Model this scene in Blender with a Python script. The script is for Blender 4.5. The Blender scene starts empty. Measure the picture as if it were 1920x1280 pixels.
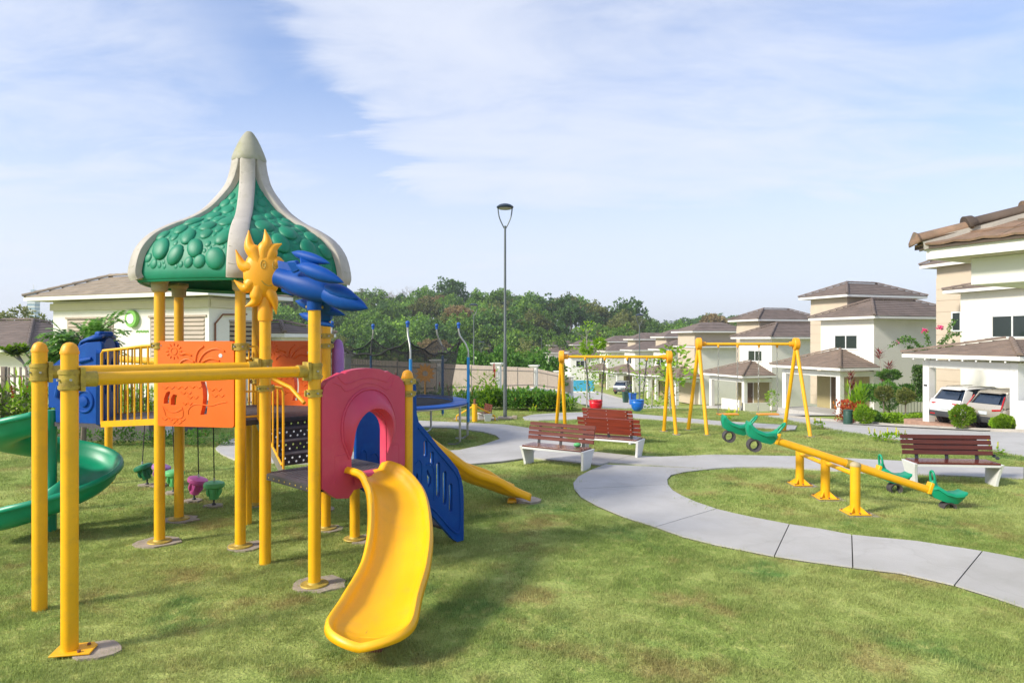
import bpy, bmesh, math, random
from mathutils import Vector, Matrix, noise
from mathutils.geometry import tessellate_polygon
R = math.radians
pi = math.pi
random.seed(7)
S = bpy.context.scene
COL = S.collection

# ---------------------------------------------------------------- camera, sky, sun, exposure
H = 2.3          # eye height over the lawn
HZ = 636.0       # horizon row in the 1920 wide photograph
F = 1280.0
cd = bpy.data.cameras.new('camera'); cam = bpy.data.objects.new('camera', cd); COL.objects.link(cam)
cam.location = (0, 0, H); cam.rotation_euler = (R(90), 0, 0)
cd.lens = 24; cd.sensor_width = 36; cd.shift_y = -4 / 1920; cd.clip_end = 3000; cd.clip_start = 0.05
S.camera = cam
SUN_EL, SUN_DIR = R(33), (0.88, 0.475)     # direction the light travels on the ground
sd = bpy.data.lights.new('sun', 'SUN'); sun = bpy.data.objects.new('sun', sd); COL.objects.link(sun)
sd.energy = 2.1; sd.angle = R(10); sd.color = (1.0, 0.93, 0.8)
sv = Vector((SUN_DIR[0] * math.cos(SUN_EL), SUN_DIR[1] * math.cos(SUN_EL), -math.sin(SUN_EL)))
sun.rotation_euler = sv.to_track_quat('-Z', 'Y').to_euler(); sun.location = (-20, -10, 30)
W = bpy.data.worlds.new('World'); S.world = W; W.use_nodes = True
nt = W.node_tree; nt.nodes.clear()
def N(nt, t, **k):
    n = nt.nodes.new(t)
    for a, b in k.items(): setattr(n, a, b)
    return n
def ramp(n, pts, interp='LINEAR'):
    cr = n.color_ramp; cr.interpolation = interp
    while len(cr.elements) < len(pts): cr.elements.new(0.5)
    for e, (p, c) in zip(cr.elements, pts):
        e.position = p; e.color = (c, c, c, 1) if isinstance(c, (int, float)) else (*c, 1)
L = nt.links.new
sky = N(nt, 'ShaderNodeTexSky', sky_type='NISHITA', sun_disc=False)
sky.sun_elevation = SUN_EL; sky.sun_rotation = math.atan2(-SUN_DIR[0], -SUN_DIR[1]); sky.altitude = 50
sky.air_density = 1.0; sky.dust_density = 1.2; sky.ozone_density = 1.3
tc = N(nt, 'ShaderNodeTexCoord'); sep = N(nt, 'ShaderNodeSeparateXYZ'); L(tc.outputs['Generated'], sep.inputs[0])
mx = N(nt, 'ShaderNodeMath', operation='MAXIMUM'); L(sep.outputs['Z'], mx.inputs[0]); mx.inputs[1].default_value = 0.0
ad = N(nt, 'ShaderNodeMath', operation='ADD'); L(mx.outputs[0], ad.inputs[0]); ad.inputs[1].default_value = 0.16
dx = N(nt, 'ShaderNodeMath', operation='DIVIDE'); L(sep.outputs['X'], dx.inputs[0]); L(ad.outputs[0], dx.inputs[1])
dy = N(nt, 'ShaderNodeMath', operation='DIVIDE'); L(sep.outputs['Y'], dy.inputs[0]); L(ad.outputs[0], dy.inputs[1])
cb = N(nt, 'ShaderNodeCombineXYZ'); L(dx.outputs[0], cb.inputs[0]); L(dy.outputs[0], cb.inputs[1])
mp = N(nt, 'ShaderNodeMapping'); L(cb.outputs[0], mp.inputs[0])
mp.inputs['Rotation'].default_value = (0, 0, R(38)); mp.inputs['Scale'].default_value = (0.55, 1.15, 1); mp.inputs['Location'].default_value = (3.35, 1.2, 0)
n1 = N(nt, 'ShaderNodeTexNoise'); L(mp.outputs[0], n1.inputs['Vector'])
n1.inputs['Scale'].default_value = 0.62; n1.inputs['Detail'].default_value = 9; n1.inputs['Roughness'].default_value = 0.56; n1.inputs['Distortion'].default_value = 0.5
n2 = N(nt, 'ShaderNodeTexNoise'); L(mp.outputs[0], n2.inputs['Vector'])
n2.inputs['Scale'].default_value = 2.6; n2.inputs['Detail'].default_value = 8; n2.inputs['Roughness'].default_value = 0.62; n2.inputs['Distortion'].default_value = 0.8
m12 = N(nt, 'ShaderNodeMix', data_type='FLOAT'); m12.inputs[0].default_value = 0.34; L(n1.outputs[0], m12.inputs[2]); L(n2.outputs[0], m12.inputs[3])
def mth(op, a, b=None, c=None):
    n = N(nt, 'ShaderNodeMath', operation=op)
    for i, v in enumerate((a, b, c)):
        if v is None: continue
        if isinstance(v, (int, float)): n.inputs[i].default_value = v
        else: L(v, n.inputs[i])
    return n.outputs[0]
def mr_(v, a, b, c, d, smooth=True):
    n = N(nt, 'ShaderNodeMapRange', interpolation_type='SMOOTHSTEP' if smooth else 'LINEAR'); L(v, n.inputs[0])
    for i, q in zip((1, 2, 3, 4), (a, b, c, d)): n.inputs[i].default_value = q
    return n.outputs[0]
ysafe = mth('MAXIMUM', sep.outputs['Y'], 0.18); tx = mth('DIVIDE', sep.outputs['X'], ysafe); tzz = mth('DIVIDE', sep.outputs['Z'], ysafe)
wob = mth('ADD', mth('MULTIPLY', mth('SUBTRACT', n2.outputs[0], 0.5), 0.34), mth('MULTIPLY', mth('SUBTRACT', n1.outputs[0], 0.5), 0.25))
q_ = mth('ADD', mth('ADD', mth('MULTIPLY_ADD', tzz, 0.83, -0.03), tx), wob)          # a cloud edge running down to the right
edge = mth('MULTIPLY', mr_(q_, -0.06, 0.06, 0, 1), mr_(q_, 0.10, 0.55, 1, 0)); gapb = mth('MULTIPLY', mr_(q_, -0.18, -0.06, 0, 1), mr_(q_, -0.05, 0.02, 1, 0))
hi = mr_(tzz, 0.12, 0.28, 0, 1)
bias = mth('MULTIPLY', mth('SUBTRACT', mth('MULTIPLY', edge, 0.068), mth('MULTIPLY', gapb, 0.05)), hi)
bias = mth('ADD', bias, mr_(tx, 0.15, 0.8, 0.0, -0.085)); bias = mth('ADD', bias, mr_(tx, -0.8, -0.2, 0.085, 0.03))
cov = mth('ADD', m12.outputs[0], bias)
cr1 = N(nt, 'ShaderNodeValToRGB'); ramp(cr1, [(0.36, 0.12), (0.46, 0.45), (0.56, 0.80), (0.72, 1.0)], 'B_SPLINE'); L(cov, cr1.inputs[0])
crh = N(nt, 'ShaderNodeValToRGB'); ramp(crh, [(0.0, 0.9), (0.14, 0.78), (0.42, 0.0)]); L(sep.outputs['Z'], crh.inputs[0])
mxx = N(nt, 'ShaderNodeMath', operation='MAXIMUM'); L(cr1.outputs[0], mxx.inputs[0]); L(crh.outputs[0], mxx.inputs[1])
cm = N(nt, 'ShaderNodeMix', data_type='RGBA'); L(mxx.outputs[0], cm.inputs[0]); skm = N(nt, 'ShaderNodeMix', data_type='RGBA', blend_type='MULTIPLY'); skm.inputs[0].default_value = 1; skm.inputs[7].default_value = (0.50, 0.60, 0.76, 1); L(sky.outputs[0], skm.inputs[6]); L(skm.outputs[2], cm.inputs[6])
cm.inputs[7].default_value = (2.85, 3.0, 3.4, 1)
bg = N(nt, 'ShaderNodeBackground'); bg.inputs[1].default_value = 0.128; L(cm.outputs[2], bg.inputs[0])
wo = N(nt, 'ShaderNodeOutputWorld'); L(bg.outputs[0], wo.inputs[0])
S.view_settings.view_transform = 'Standard'; S.view_settings.look = 'None'
S.view_settings.gamma = 1; S.view_settings.use_curve_mapping = False; S.view_settings.exposure = 1.28
S.cycles.max_bounces = 6; S.cycles.transparent_max_bounces = 12; S.cycles.diffuse_bounces = 3; S.cycles.glossy_bounces = 2

# ---------------------------------------------------------------- helpers
def at(px, py, Y): return Vector(((px - 960) / F * Y, Y, H - (py - HZ) / F * Y))
def gr(px, py, z=0.0):
    Y = (H - z) * F / (py - HZ); return Vector(((px - 960) / F * Y, Y, z))
def V(*a): return Vector(a)
WM = {}
def meta(o, label=None, cat=None, group=None, kind=None):
    if label: o['label'] = label
    if cat: o['category'] = cat
    if group: o['group'] = group
    if kind: o['kind'] = kind
    return o
def empty(name, loc, rz=0, label=None, cat=None, group=None):
    o = bpy.data.objects.new(name, None); COL.objects.link(o); o.empty_display_size = 0.1
    o.location = loc; o.rotation_euler = (0, 0, rz)
    WM[o.name] = Matrix.Translation(Vector(loc)) @ Matrix.Rotation(rz, 4, 'Z')
    return meta(o, label, cat, group)
def frame(o, ux, uz):
    """matrix with x = ux, z = uz (normal), y = uz x ux"""
    ux = Vector(ux).normalized(); uz = Vector(uz).normalized(); uy = uz.cross(ux).normalized(); uz = ux.cross(uy)
    m = Matrix.Identity(4)
    for i in range(3): m[i][0] = ux[i]; m[i][1] = uy[i]; m[i][2] = uz[i]; m[i][3] = o[i]
    return m
def link(name, me, parent=None):
    o = bpy.data.objects.new(name, me); COL.objects.link(o)
    if parent: o.parent = parent
    return o
class MB:
    def __init__(s): s.v = []; s.f = []; s.mi = []; s.cur = 0
    def add(s, vs, fs):
        b = len(s.v); s.v += [tuple(v) for v in vs]
        for f in fs: s.f.append(tuple(b + i for i in f)); s.mi.append(s.cur)
    def box(s, c, sz, m=None):
        hx, hy, hz = sz[0] / 2, sz[1] / 2, sz[2] / 2; c = Vector(c)
        vs = [Vector((x, y, z)) for z in (-hz, hz) for y in (-hy, hy) for x in (-hx, hx)]
        vs = [c + (m @ v if m else v) for v in vs]
        s.add(vs, [(0, 2, 3, 1), (4, 5, 7, 6), (0, 1, 5, 4), (2, 6, 7, 3), (0, 4, 6, 2), (1, 3, 7, 5)])
        return s
    def bar(s, p, q, w, h, up=(0, 0, 1)):
        p = Vector(p); q = Vector(q); d = q - p; x = d.normalized(); y = Vector(up).cross(x).normalized(); z = x.cross(y)
        m = Matrix((x, y, z)).transposed()
        return s.box((p + q) / 2, (d.length, w, h), m)
    def ring(s, c, x, y, r, n, sq=None):
        return [c + x * (r * math.cos(2 * pi * i / n)) + y * (r * math.sin(2 * pi * i / n)) for i in range(n)]
    def loft(s, rings, closed=True, caps=(True, True)):
        n = len(rings[0]); vs = [v for r in rings for v in r]; fs = []
        for k in range(len(rings) - 1):
            for i in range(n if closed else n - 1):
                j = (i + 1) % n
                fs.append((k * n + i, k * n + j, (k + 1) * n + j, (k + 1) * n + i))
        if caps[0]: fs.append(tuple(reversed(range(n))))
        if caps[1]: fs.append(tuple((len(rings) - 1) * n + i for i in range(n)))
        s.add(vs, fs); return s
    def cyl(s, p, q, r0, r1=None, n=20, caps=(True, True)):
        r1 = r0 if r1 is None else r1; p = Vector(p); q = Vector(q); d = (q - p).normalized()
        x = d.orthogonal().normalized(); y = d.cross(x)
        return s.loft([s.ring(p, x, y, r0, n), s.ring(q, x, y, r1, n)], True, caps)
    def tube(s, pts, r, n=10, closed=False, caps=(True, True)):
        pts = [Vector(p) for p in pts]; m = len(pts); rings = []; x = None
        for i, p in enumerate(pts):
            if closed: d = pts[(i + 1) % m] - pts[i - 1]
            else: d = pts[min(i + 1, m - 1)] - pts[max(i - 1, 0)]
            d.normalize()
            x = d.orthogonal() if x is None else x - d * x.dot(d)
            if x.length < 1e-5: x = d.orthogonal()
            x = x.normalized(); y = d.cross(x)
            rr = r[i] if isinstance(r, (list, tuple)) else r
            rings.append(s.ring(p, x, y, rr, n))
        if closed: rings.append(rings[0]); caps = (False, False)
        return s.loft(rings, True, caps)
    def lathe(s, prof, c=(0, 0, 0), n=24, ax=(0, 0, 1), caps=(True, True)):
        c = Vector(c); d = Vector(ax).normalized(); x = d.orthogonal().normalized(); y = d.cross(x)
        return s.loft([s.ring(c + d * z, x, y, max(r, 1e-4), n) for r, z in prof], True, caps)
    def panel(s, outer, holes, m, t):
        """flat plate with holes; outer / holes are 2D loops, m the frame matrix, thickness t along -normal..0"""
        loops = [[Vector((x, y, 0)) for x, y in lp] for lp in [outer] + list(holes)]
        tri = tessellate_polygon(loops); flat = [p for lp in loops for p in lp]; n = len(flat)
        vs = [m @ p for p in flat] + [m @ (p - Vector((0, 0, t))) for p in flat]
        fs = []
        for a, b, c in tri:
            pa, pb, pc = flat[a], flat[b], flat[c]
            if (pb - pa).cross(pc - pa).z < 0: a, c = c, a
            fs.append((a, b, c)); fs.append((n + c, n + b, n + a))
        b0 = 0
        for lp in loops:
            k = len(lp); area = sum(lp[i].x * lp[(i + 1) % k].y - lp[(i + 1) % k].x * lp[i].y for i in range(k))
            ccw = area > 0
            hole = b0 > 0
            for i in range(k):
                a, c = b0 + i, b0 + (i + 1) % k
                q = (a, n + a, n + c, c)
                if (not hole and not ccw) or (hole and ccw): q = tuple(reversed(q))
                fs.append(q)
            b0 += k
        s.add(vs, fs); return s
    def sphere(s, c, rx, ry=None, rz=None, n=16, k=8, m=None):
        ry = rx if ry is None else ry; rz = rx if rz is None else rz; c = Vector(c); rings = []
        for j in range(1, k):
            t = pi * j / k
            rg = [Vector((rx * math.sin(t) * math.cos(2 * pi * i / n), ry * math.sin(t) * math.sin(2 * pi * i / n), -rz * math.cos(t))) for i in range(n)]
            rings.append([c + (m @ p if m else p) for p in rg])
        b = len(s.v)
        s.loft(rings, True, (True, True)); return s
    def mesh(s, name, mats, smooth=35):
        me = bpy.data.meshes.new(name); me.from_pydata(s.v, [], s.f)
        for m in (mats if isinstance(mats, (list, tuple)) else [mats]): me.materials.append(m)
        if len(set(s.mi)) > 1: me.polygons.foreach_set('material_index', s.mi)
        if smooth:
            me.polygons.foreach_set('use_smooth', [True] * len(s.f))
            me.set_sharp_from_angle(angle=R(smooth))
        me.update(); return me
    def build(s, name, mats, parent=None, world=True, smooth=35, bevel=0, solid=0, sub=0, kind=None, label=None, seg=2):
        if parent and world:
            inv = WM[parent.name].inverted(); s.v = [tuple(inv @ Vector(v)) for v in s.v]
        me = s.mesh(name, mats, smooth); o = link(name, me, parent)
        WM[o.name] = WM[parent.name].copy() if parent else Matrix.Identity(4)
        if solid: md = o.modifiers.new('solid', 'SOLIDIFY'); md.thickness = solid; md.offset = -1
        if bevel:
            md = o.modifiers.new('bevel', 'BEVEL'); md.width = bevel; md.segments = seg; md.limit_method = 'ANGLE'; md.angle_limit = R(40)
            md.harden_normals = False
        if sub: md = o.modifiers.new('sub', 'SUBSURF'); md.levels = sub; md.render_levels = sub
        if kind: o['kind'] = kind
        if label: o['label'] = label
        return o
def copy_tree(o, parent=None, loc=None, rz=None, **k):
    c = o.copy(); COL.objects.link(c); c.parent = parent
    if loc is not None: c.location = loc
    if rz is not None: c.rotation_euler = (0, 0, rz)
    for ch in o.children: copy_tree(ch, c)
    if k: meta(c, **k)
    return c
def crom(pts, per=8):
    pts = [Vector(p) for p in pts]; out = []
    P = [pts[0] * 2 - pts[1]] + pts + [pts[-1] * 2 - pts[-2]]
    for i in range(1, len(P) - 2):
        a, b, c, d = P[i - 1:i + 3]
        for k in range(per):
            t = k / per
            out.append(0.5 * ((2 * b) + (c - a) * t + (2 * a - 5 * b + 4 * c - d) * t * t + (3 * b - a - 3 * c + d) * t ** 3))
    out.append(pts[-1]); return out
def lerp(a, b, t): return a + (b - a) * t
def sst(a, b, x):
    t = min(1, max(0, (x - a) / (b - a))); return t * t * (3 - 2 * t)
def interp(tab, x):
    if x <= tab[0][0]: return tab[0][1]
    for (a, b), (c, d) in zip(tab, tab[1:]):
        if x <= c: return b + (d - b) * (x - a) / (c - a)
    return tab[-1][1]

# ---------------------------------------------------------------- materials
def newmat(name):
    m = bpy.data.materials.new(name); m.use_nodes = True; t = m.node_tree; t.nodes.clear()
    o = N(t, 'ShaderNodeOutputMaterial'); b = N(t, 'ShaderNodeBsdfPrincipled'); t.links.new(b.outputs[0], o.inputs[0])
    return m, t, b, o
def pmat(name, col, rough=0.5, var=0.12, scale=3.0, bump=0.0, bscale=60, metal=0, dirt=None, dscale=4, damt=0.5, spec=0.5, world=True, stretch=None, coat=0):
    m, t, b, o = newmat(name); l = t.links.new
    g = N(t, 'ShaderNodeNewGeometry') if world else N(t, 'ShaderNodeTexCoord')
    src = g.outputs['Position'] if world else g.outputs['Object']
    if stretch:
        mpp = N(t, 'ShaderNodeMapping'); l(src, mpp.inputs[0]); mpp.inputs['Scale'].default_value = stretch; src = mpp.outputs[0]
    n = N(t, 'ShaderNodeTexNoise'); l(src, n.inputs['Vector']); n.inputs['Scale'].default_value = scale; n.inputs['Detail'].default_value = 6; n.inputs['Roughness'].default_value = 0.6
    r = N(t, 'ShaderNodeValToRGB'); ramp(r, [(0.3, tuple(c * (1 - var) for c in col)), (0.7, tuple(min(1, c * (1 + var)) for c in col))]); l(n.outputs[0], r.inputs[0])
    out = r.outputs[0]
    if dirt:
        n2 = N(t, 'ShaderNodeTexNoise'); l(src, n2.inputs['Vector']); n2.inputs['Scale'].default_value = dscale; n2.inputs['Detail'].default_value = 8; n2.inputs['Roughness'].default_value = 0.7
        r2 = N(t, 'ShaderNodeValToRGB'); ramp(r2, [(0.5, 0.0), (0.72, damt)]); l(n2.outputs[0], r2.inputs[0])
        mm = N(t, 'ShaderNodeMix', data_type='RGBA'); l(r2.outputs[0], mm.inputs[0]); l(out, mm.inputs[6]); mm.inputs[7].default_value = (*dirt, 1); out = mm.outputs[2]
    l(out, b.inputs['Base Color'])
    rr = N(t, 'ShaderNodeMapRange'); l(n.outputs[0], rr.inputs[0]); rr.inputs[3].default_value = max(0, rough - 0.08); rr.inputs[4].default_value = min(1, rough + 0.1); l(rr.outputs[0], b.inputs['Roughness'])
    b.inputs['Metallic'].default_value = metal; b.inputs['Specular IOR Level'].default_value = spec
    if coat: b.inputs['Coat Weight'].default_value = coat; b.inputs['Coat Roughness'].default_value = 0.05
    if bump:
        n3 = N(t, 'ShaderNodeTexNoise'); l(src, n3.inputs['Vector']); n3.inputs['Scale'].default_value = bscale; n3.inputs['Detail'].default_value = 4
        bp = N(t, 'ShaderNodeBump'); bp.inputs['Strength'].default_value = bump; bp.inputs['Distance'].default_value = 0.01; l(n3.outputs[0], bp.inputs['Height']); l(bp.outputs[0], b.inputs['Normal'])
    return m
M = {}
M['yellow'] = pmat('yellow_paint', (0.86, 0.435, 0.006), 0.38, 0.07, 2.5, 0.1, 90, dirt=(0.56, 0.29, 0.03), dscale=9, damt=0.42)
M['yplastic'] = pmat('yellow_plastic', (0.90, 0.445, 0.004), 0.4, 0.06, 2, 0.07, 130, dirt=(0.64, 0.33, 0.04), dscale=6, damt=0.4)
M['sunplastic'] = pmat('sun_plastic', (0.88, 0.38, 0.008), 0.45, 0.05, 3, 0.05, 130)
M['clamp'] = pmat('clamp_metal', (0.46, 0.33, 0.05), 0.55, 0.3, 14, 0.3, 60, metal=0.2, dirt=(0.2, 0.14, 0.05), dscale=20, damt=0.8)
M['pink'] = pmat('pink_plastic', (0.58, 0.05, 0.115), 0.42, 0.08, 2.5, 0.06, 120, dirt=(0.62, 0.12, 0.15), dscale=3, damt=0.35)
M['orange'] = pmat('orange_plastic', (0.88, 0.15, 0.010), 0.42, 0.06, 3, 0.06, 120)
M['blue'] = pmat('blue_plastic', (0.0, 0.060, 0.31), 0.5, 0.1, 3, 0.06, 120, dirt=(0.004, 0.13, 0.46), dscale=4, damt=0.4, spec=0.25)
M['green'] = pmat('green_plastic', (0.001, 0.29, 0.15), 0.38, 0.12, 3, 0.06, 120)
M['roofgreen'] = pmat('roof_green_plastic', (0.000, 0.205, 0.110), 0.5, 0.14, 4, 0.06, 100, dirt=(0.02, 0.16, 0.08), dscale=3, damt=0.5)
M['beige'] = pmat('beige_plastic', (0.46, 0.42, 0.37), 0.6, 0.1, 4, 0.12, 60, dirt=(0.27, 0.24, 0.16), dscale=3.2, damt=0.65)
M['beigecap'] = pmat('beige_bracket', (0.45, 0.37, 0.22), 0.6, 0.1, 4, 0.1, 60)
M['spire'] = pmat('spire_plastic', (0.34, 0.33, 0.25), 0.6, 0.12, 6, 0.1, 60, dirt=(0.26, 0.26, 0.08), dscale=5, damt=0.7)
M['rubber'] = pmat('black_coated_mesh', (0.035, 0.033, 0.035), 0.6, 0.2, 20, 0.3, 90)
M['deck'] = pmat('deck_coated_mesh', (0.085, 0.075, 0.085), 0.6, 0.2, 20, 0.3, 90)
M['tyre'] = pmat('tyre_rubber', (0.06, 0.052, 0.055), 0.8, 0.25, 20, 0.3, 60)
M['black'] = pmat('black_rope', (0.015, 0.015, 0.015), 0.7)
M['steel'] = pmat('galvanised_steel', (0.42, 0.42, 0.40), 0.4, 0.12, 10, 0.05, 60, metal=0.7)
M['concrete'] = pmat('path_concrete', (0.47, 0.455, 0.44), 0.85, 0.07, 1.2, 0.25, 120, dirt=(0.40, 0.38, 0.35), dscale=2.5, damt=0.5)
def objvar(m, lo, hi):
    t = m.node_tree; l = t.links.new; b = next(n for n in t.nodes if n.type == 'BSDF_PRINCIPLED'); src = b.inputs['Base Color'].links[0].from_socket
    oi = N(t, 'ShaderNodeObjectInfo'); mr = N(t, 'ShaderNodeMapRange'); l(oi.outputs['Random'], mr.inputs[0]); mr.inputs[3].default_value = lo; mr.inputs[4].default_value = hi
    hs = N(t, 'ShaderNodeHueSaturation'); l(mr.outputs[0], hs.inputs['Value']); l(src, hs.inputs['Color']); l(hs.outputs[0], b.inputs['Base Color'])
def cracks(m, scale=0.35, amt=0.35):
    t = m.node_tree; l = t.links.new; b = next(n for n in t.nodes if n.type == 'BSDF_PRINCIPLED'); src = b.inputs['Base Color'].links[0].from_socket
    g = N(t, 'ShaderNodeNewGeometry'); nz = N(t, 'ShaderNodeTexNoise'); l(g.outputs['Position'], nz.inputs['Vector']); nz.inputs['Scale'].default_value = 2.5
    va = N(t, 'ShaderNodeVectorMath', operation='MULTIPLY_ADD'); l(nz.outputs['Color'], va.inputs[0]); va.inputs[1].default_value = (.5, .5, 0); l(g.outputs['Position'], va.inputs[2])
    vo = N(t, 'ShaderNodeTexVoronoi', feature='DISTANCE_TO_EDGE'); l(va.outputs[0], vo.inputs['Vector']); vo.inputs['Scale'].default_value = scale
    r = N(t, 'ShaderNodeValToRGB'); ramp(r, [(0.0, amt), (0.006, 0.0)]); l(vo.outputs['Distance'], r.inputs[0])
    n2 = N(t, 'ShaderNodeTexNoise'); l(g.outputs['Position'], n2.inputs['Vector']); n2.inputs['Scale'].default_value = 0.7; n2.inputs['Detail'].default_value = 9; n2.inputs['Roughness'].default_value = .7
    r2 = N(t, 'ShaderNodeValToRGB'); ramp(r2, [(0.42, 0.0), (0.75, 0.5)]); l(n2.outputs[0], r2.inputs[0])
    mx1 = N(t, 'ShaderNodeMix', data_type='RGBA'); l(r2.outputs[0], mx1.inputs[0]); l(src, mx1.inputs[6]); mx1.inputs[7].default_value = (0.30, 0.285, 0.25, 1)
    mx2 = N(t, 'ShaderNodeMix', data_type='RGBA'); l(r.outputs[0], mx2.inputs[0]); l(mx1.outputs[2], mx2.inputs[6]); mx2.inputs[7].default_value = (0.12, 0.11, 0.09, 1); l(mx2.outputs[2], b.inputs['Base Color'])
cracks(M['concrete'], .35, .10); objvar(M['concrete'], .93, 1.04)
M['footing'] = pmat('footing_concrete', (0.36, 0.30, 0.24), 0.9, 0.2, 8, 0.6, 60)
M['joint'] = pmat('joint_dirt', (0.06, 0.055, 0.045), 0.9)
M['road'] = pmat('road_concrete', (0.47, 0.455, 0.43), 0.9, 0.06, 0.5, 0.2, 40, dirt=(0.40, 0.38, 0.35), dscale=0.6, damt=0.5)
cracks(M['road'], .12, .25)
M['kerb'] = pmat('kerb_concrete', (0.40, 0.37, 0.33), 0.9, 0.15, 3, 0.4, 40)
M['wall'] = pmat('cream_render', (0.82, 0.79, 0.72), 0.85, 0.03, 1.0, 0.15, 40, dirt=(0.66, 0.60, 0.50), dscale=0.8, damt=0.3)
M['white'] = pmat('white_paint', (0.80, 0.79, 0.75), 0.7, 0.03, 2, 0.05, 40)
M['taupe'] = pmat('taupe_render', (0.55, 0.46, 0.36), 0.85, 0.05, 1.0, 0.12, 40)
M['soffit'] = pmat('cream_soffit', (0.68, 0.62, 0.48), 0.85, 0.04)
M['garage'] = pmat('carport_shaded_olive', (0.36, 0.30, 0.15), 0.85, 0.05)  # carport shade put into the back wall colour
M['tile'] = pmat('roof_tile', (0.165, 0.125, 0.105), 0.8, 0.22, 1.6, 0.4, 9, dirt=(0.11, 0.09, 0.075), dscale=1.2, damt=0.7)
M['tile2'] = pmat('roof_tile_sunbleached', (0.205, 0.15, 0.115), 0.85, 0.22, 1.6, 0.4, 9, dirt=(0.13, 0.105, 0.08), dscale=1.5, damt=0.7)
M['tiletan'] = pmat('tan_roof_tile', (0.29, 0.235, 0.175), 0.85, 0.22, 1.6, 0.4, 9, dirt=(0.18, 0.15, 0.11), dscale=1.5, damt=0.7)
M['tileold'] = pmat('old_roof_tile', (0.235, 0.15, 0.10), 0.9, 0.3, 6, 0.7, 30, dirt=(0.13, 0.115, 0.08), dscale=7, damt=0.95)
M['tiledark'] = pmat('dark_roof_tile', (0.09, 0.065, 0.05), 0.8, 0.25, 5, 0.5, 30)
M['frame'] = pmat('white_window_frame', (0.72, 0.74, 0.74), 0.5)
M['door'] = pmat('brown_wood_door', (0.10, 0.055, 0.025), 0.5, 0.2, 2, stretch=(4, 4, 0.6))
M['louvre'] = pmat('beige_louvre', (0.43, 0.36, 0.29), 0.7, 0.08)
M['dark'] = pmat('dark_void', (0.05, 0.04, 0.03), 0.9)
M['wood'] = pmat('red_bench_wood', (0.20, 0.030, 0.012), 0.32, 0.35, 3, 0.15, 40, stretch=(0.6, 9, 14), world=False, dirt=(0.07, 0.012, 0.008), dscale=2, damt=0.6)
M['wood2'] = pmat('worn_bench_wood', (0.115, 0.020, 0.013), 0.55, 0.4, 3, 0.2, 40, stretch=(0.6, 9, 14), world=False, dirt=(0.30, 0.15, 0.11), dscale=1.2, damt=0.45, spec=.3)
M['woodd'] = pmat('dark_bench_wood', (0.095, 0.019, 0.009), 0.32, 0.35, 3, 0.15, 40, stretch=(0.6, 9, 14), world=False)
M['seatwood'] = pmat('seat_wood', (0.12, 0.022, 0.013), 0.22, 0.3, 3, 0.05, 40, stretch=(0.6, 9, 14), world=False)
M['benchwhite'] = pmat('bench_terrazzo', (0.66, 0.66, 0.65), 0.6, 0.05, 30, 0.1, 90)
M['iron'] = pmat('dark_iron', (0.03, 0.032, 0.04), 0.5, 0.2, 10)
M['lamp'] = pmat('lamp_grey', (0.13, 0.15, 0.15), 0.45, 0.1, 5, metal=0.3)
M['lamphead'] = pmat('lamp_head', (0.02, 0.035, 0.06), 0.35)
M['diff'] = pmat('lamp_diffuser', (0.4, 0.37, 0.32), 0.4)
M['tblue'] = pmat('trampoline_blue', (0.01, 0.09, 0.40), 0.5, 0.15, 6, 0.1, 20)
M['foam'] = pmat('foam_sleeve', (0.01, 0.20, 0.52), 0.5, 0.1, 6)
M['mat'] = pmat('trampoline_mat', (0.03, 0.035, 0.045), 0.6)
M['picket'] = pmat('beige_picket', (0.60, 0.49, 0.41), 0.7, 0.1, 5)
M['picketgrey'] = pmat('brown_picket', (0.26, 0.20, 0.17), 0.6, 0.1, 5)
M['planter'] = pmat('planter_wall', (0.17, 0.16, 0.15), 0.9, 0.15, 3, 0.2, 40)
M['carwhite'] = pmat('white_car_paint', (0.78, 0.78, 0.78), 0.25, 0.01, coat=0.5)
M['carsilver'] = pmat('champagne_car_paint', (0.48, 0.44, 0.38), 0.28, 0.02, metal=0.3, coat=0.5)
M['cargrey'] = pmat('grey_car_paint', (0.22, 0.24, 0.26), 0.3, 0.02, metal=0.4, coat=0.5)
M['carglass'] = pmat('car_glass', (0.015, 0.03, 0.06), 0.06, 0.02, spec=0.8)  # blue of the reflected sky put into the base colour
M['tail'] = pmat('tail_light_plastic', (0.45, 0.008, 0.012), 0.2)
M['plate'] = pmat('plate', (0.6, 0.65, 0.68), 0.4)
M['bumper'] = pmat('bumper_plastic', (0.045, 0.047, 0.05), 0.6)
M['paver'] = pmat('driveway_paver', (0.36, 0.22, 0.16), 0.9, 0.2, 6, 0.4, 30)
M['red'] = pmat('red_plastic', (0.62, 0.008, 0.02), 0.35)
M['sblue'] = pmat('seat_blue_plastic', (0.01, 0.15, 0.55), 0.35)
M['seaty'] = pmat('seat_orange_rubber', (0.80, 0.30, 0.02), 0.5)
M['lgreen'] = pmat('light_green_plastic', (0.11, 0.46, 0.16), 0.45, 0.15, 8)
M['dgreen'] = pmat('dark_green_plastic', (0.008, 0.16, 0.07), 0.45)
M['magenta'] = pmat('magenta_plastic', (0.60, 0.09, 0.34), 0.45, 0.1, 8)
M['lilac'] = pmat('lilac_plastic', (0.34, 0.14, 0.42), 0.45, 0.1, 8)
M['signgreen'] = pmat('sign_green', (0.22, 0.52, 0.10), 0.5)
M['bark'] = pmat('bark', (0.16, 0.13, 0.10), 0.9, 0.25, 6, 0.6, 30)
M['palebark'] = pmat('pale_bark', (0.36, 0.32, 0.28), 0.9, 0.2, 6, 0.4, 30)
M['binblue'] = pmat('bin_blue', (0.01, 0.12, 0.5), 0.5)
M['bingreen'] = pmat('bin_dark_green', (0.02, 0.07, 0.05), 0.5)
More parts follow.
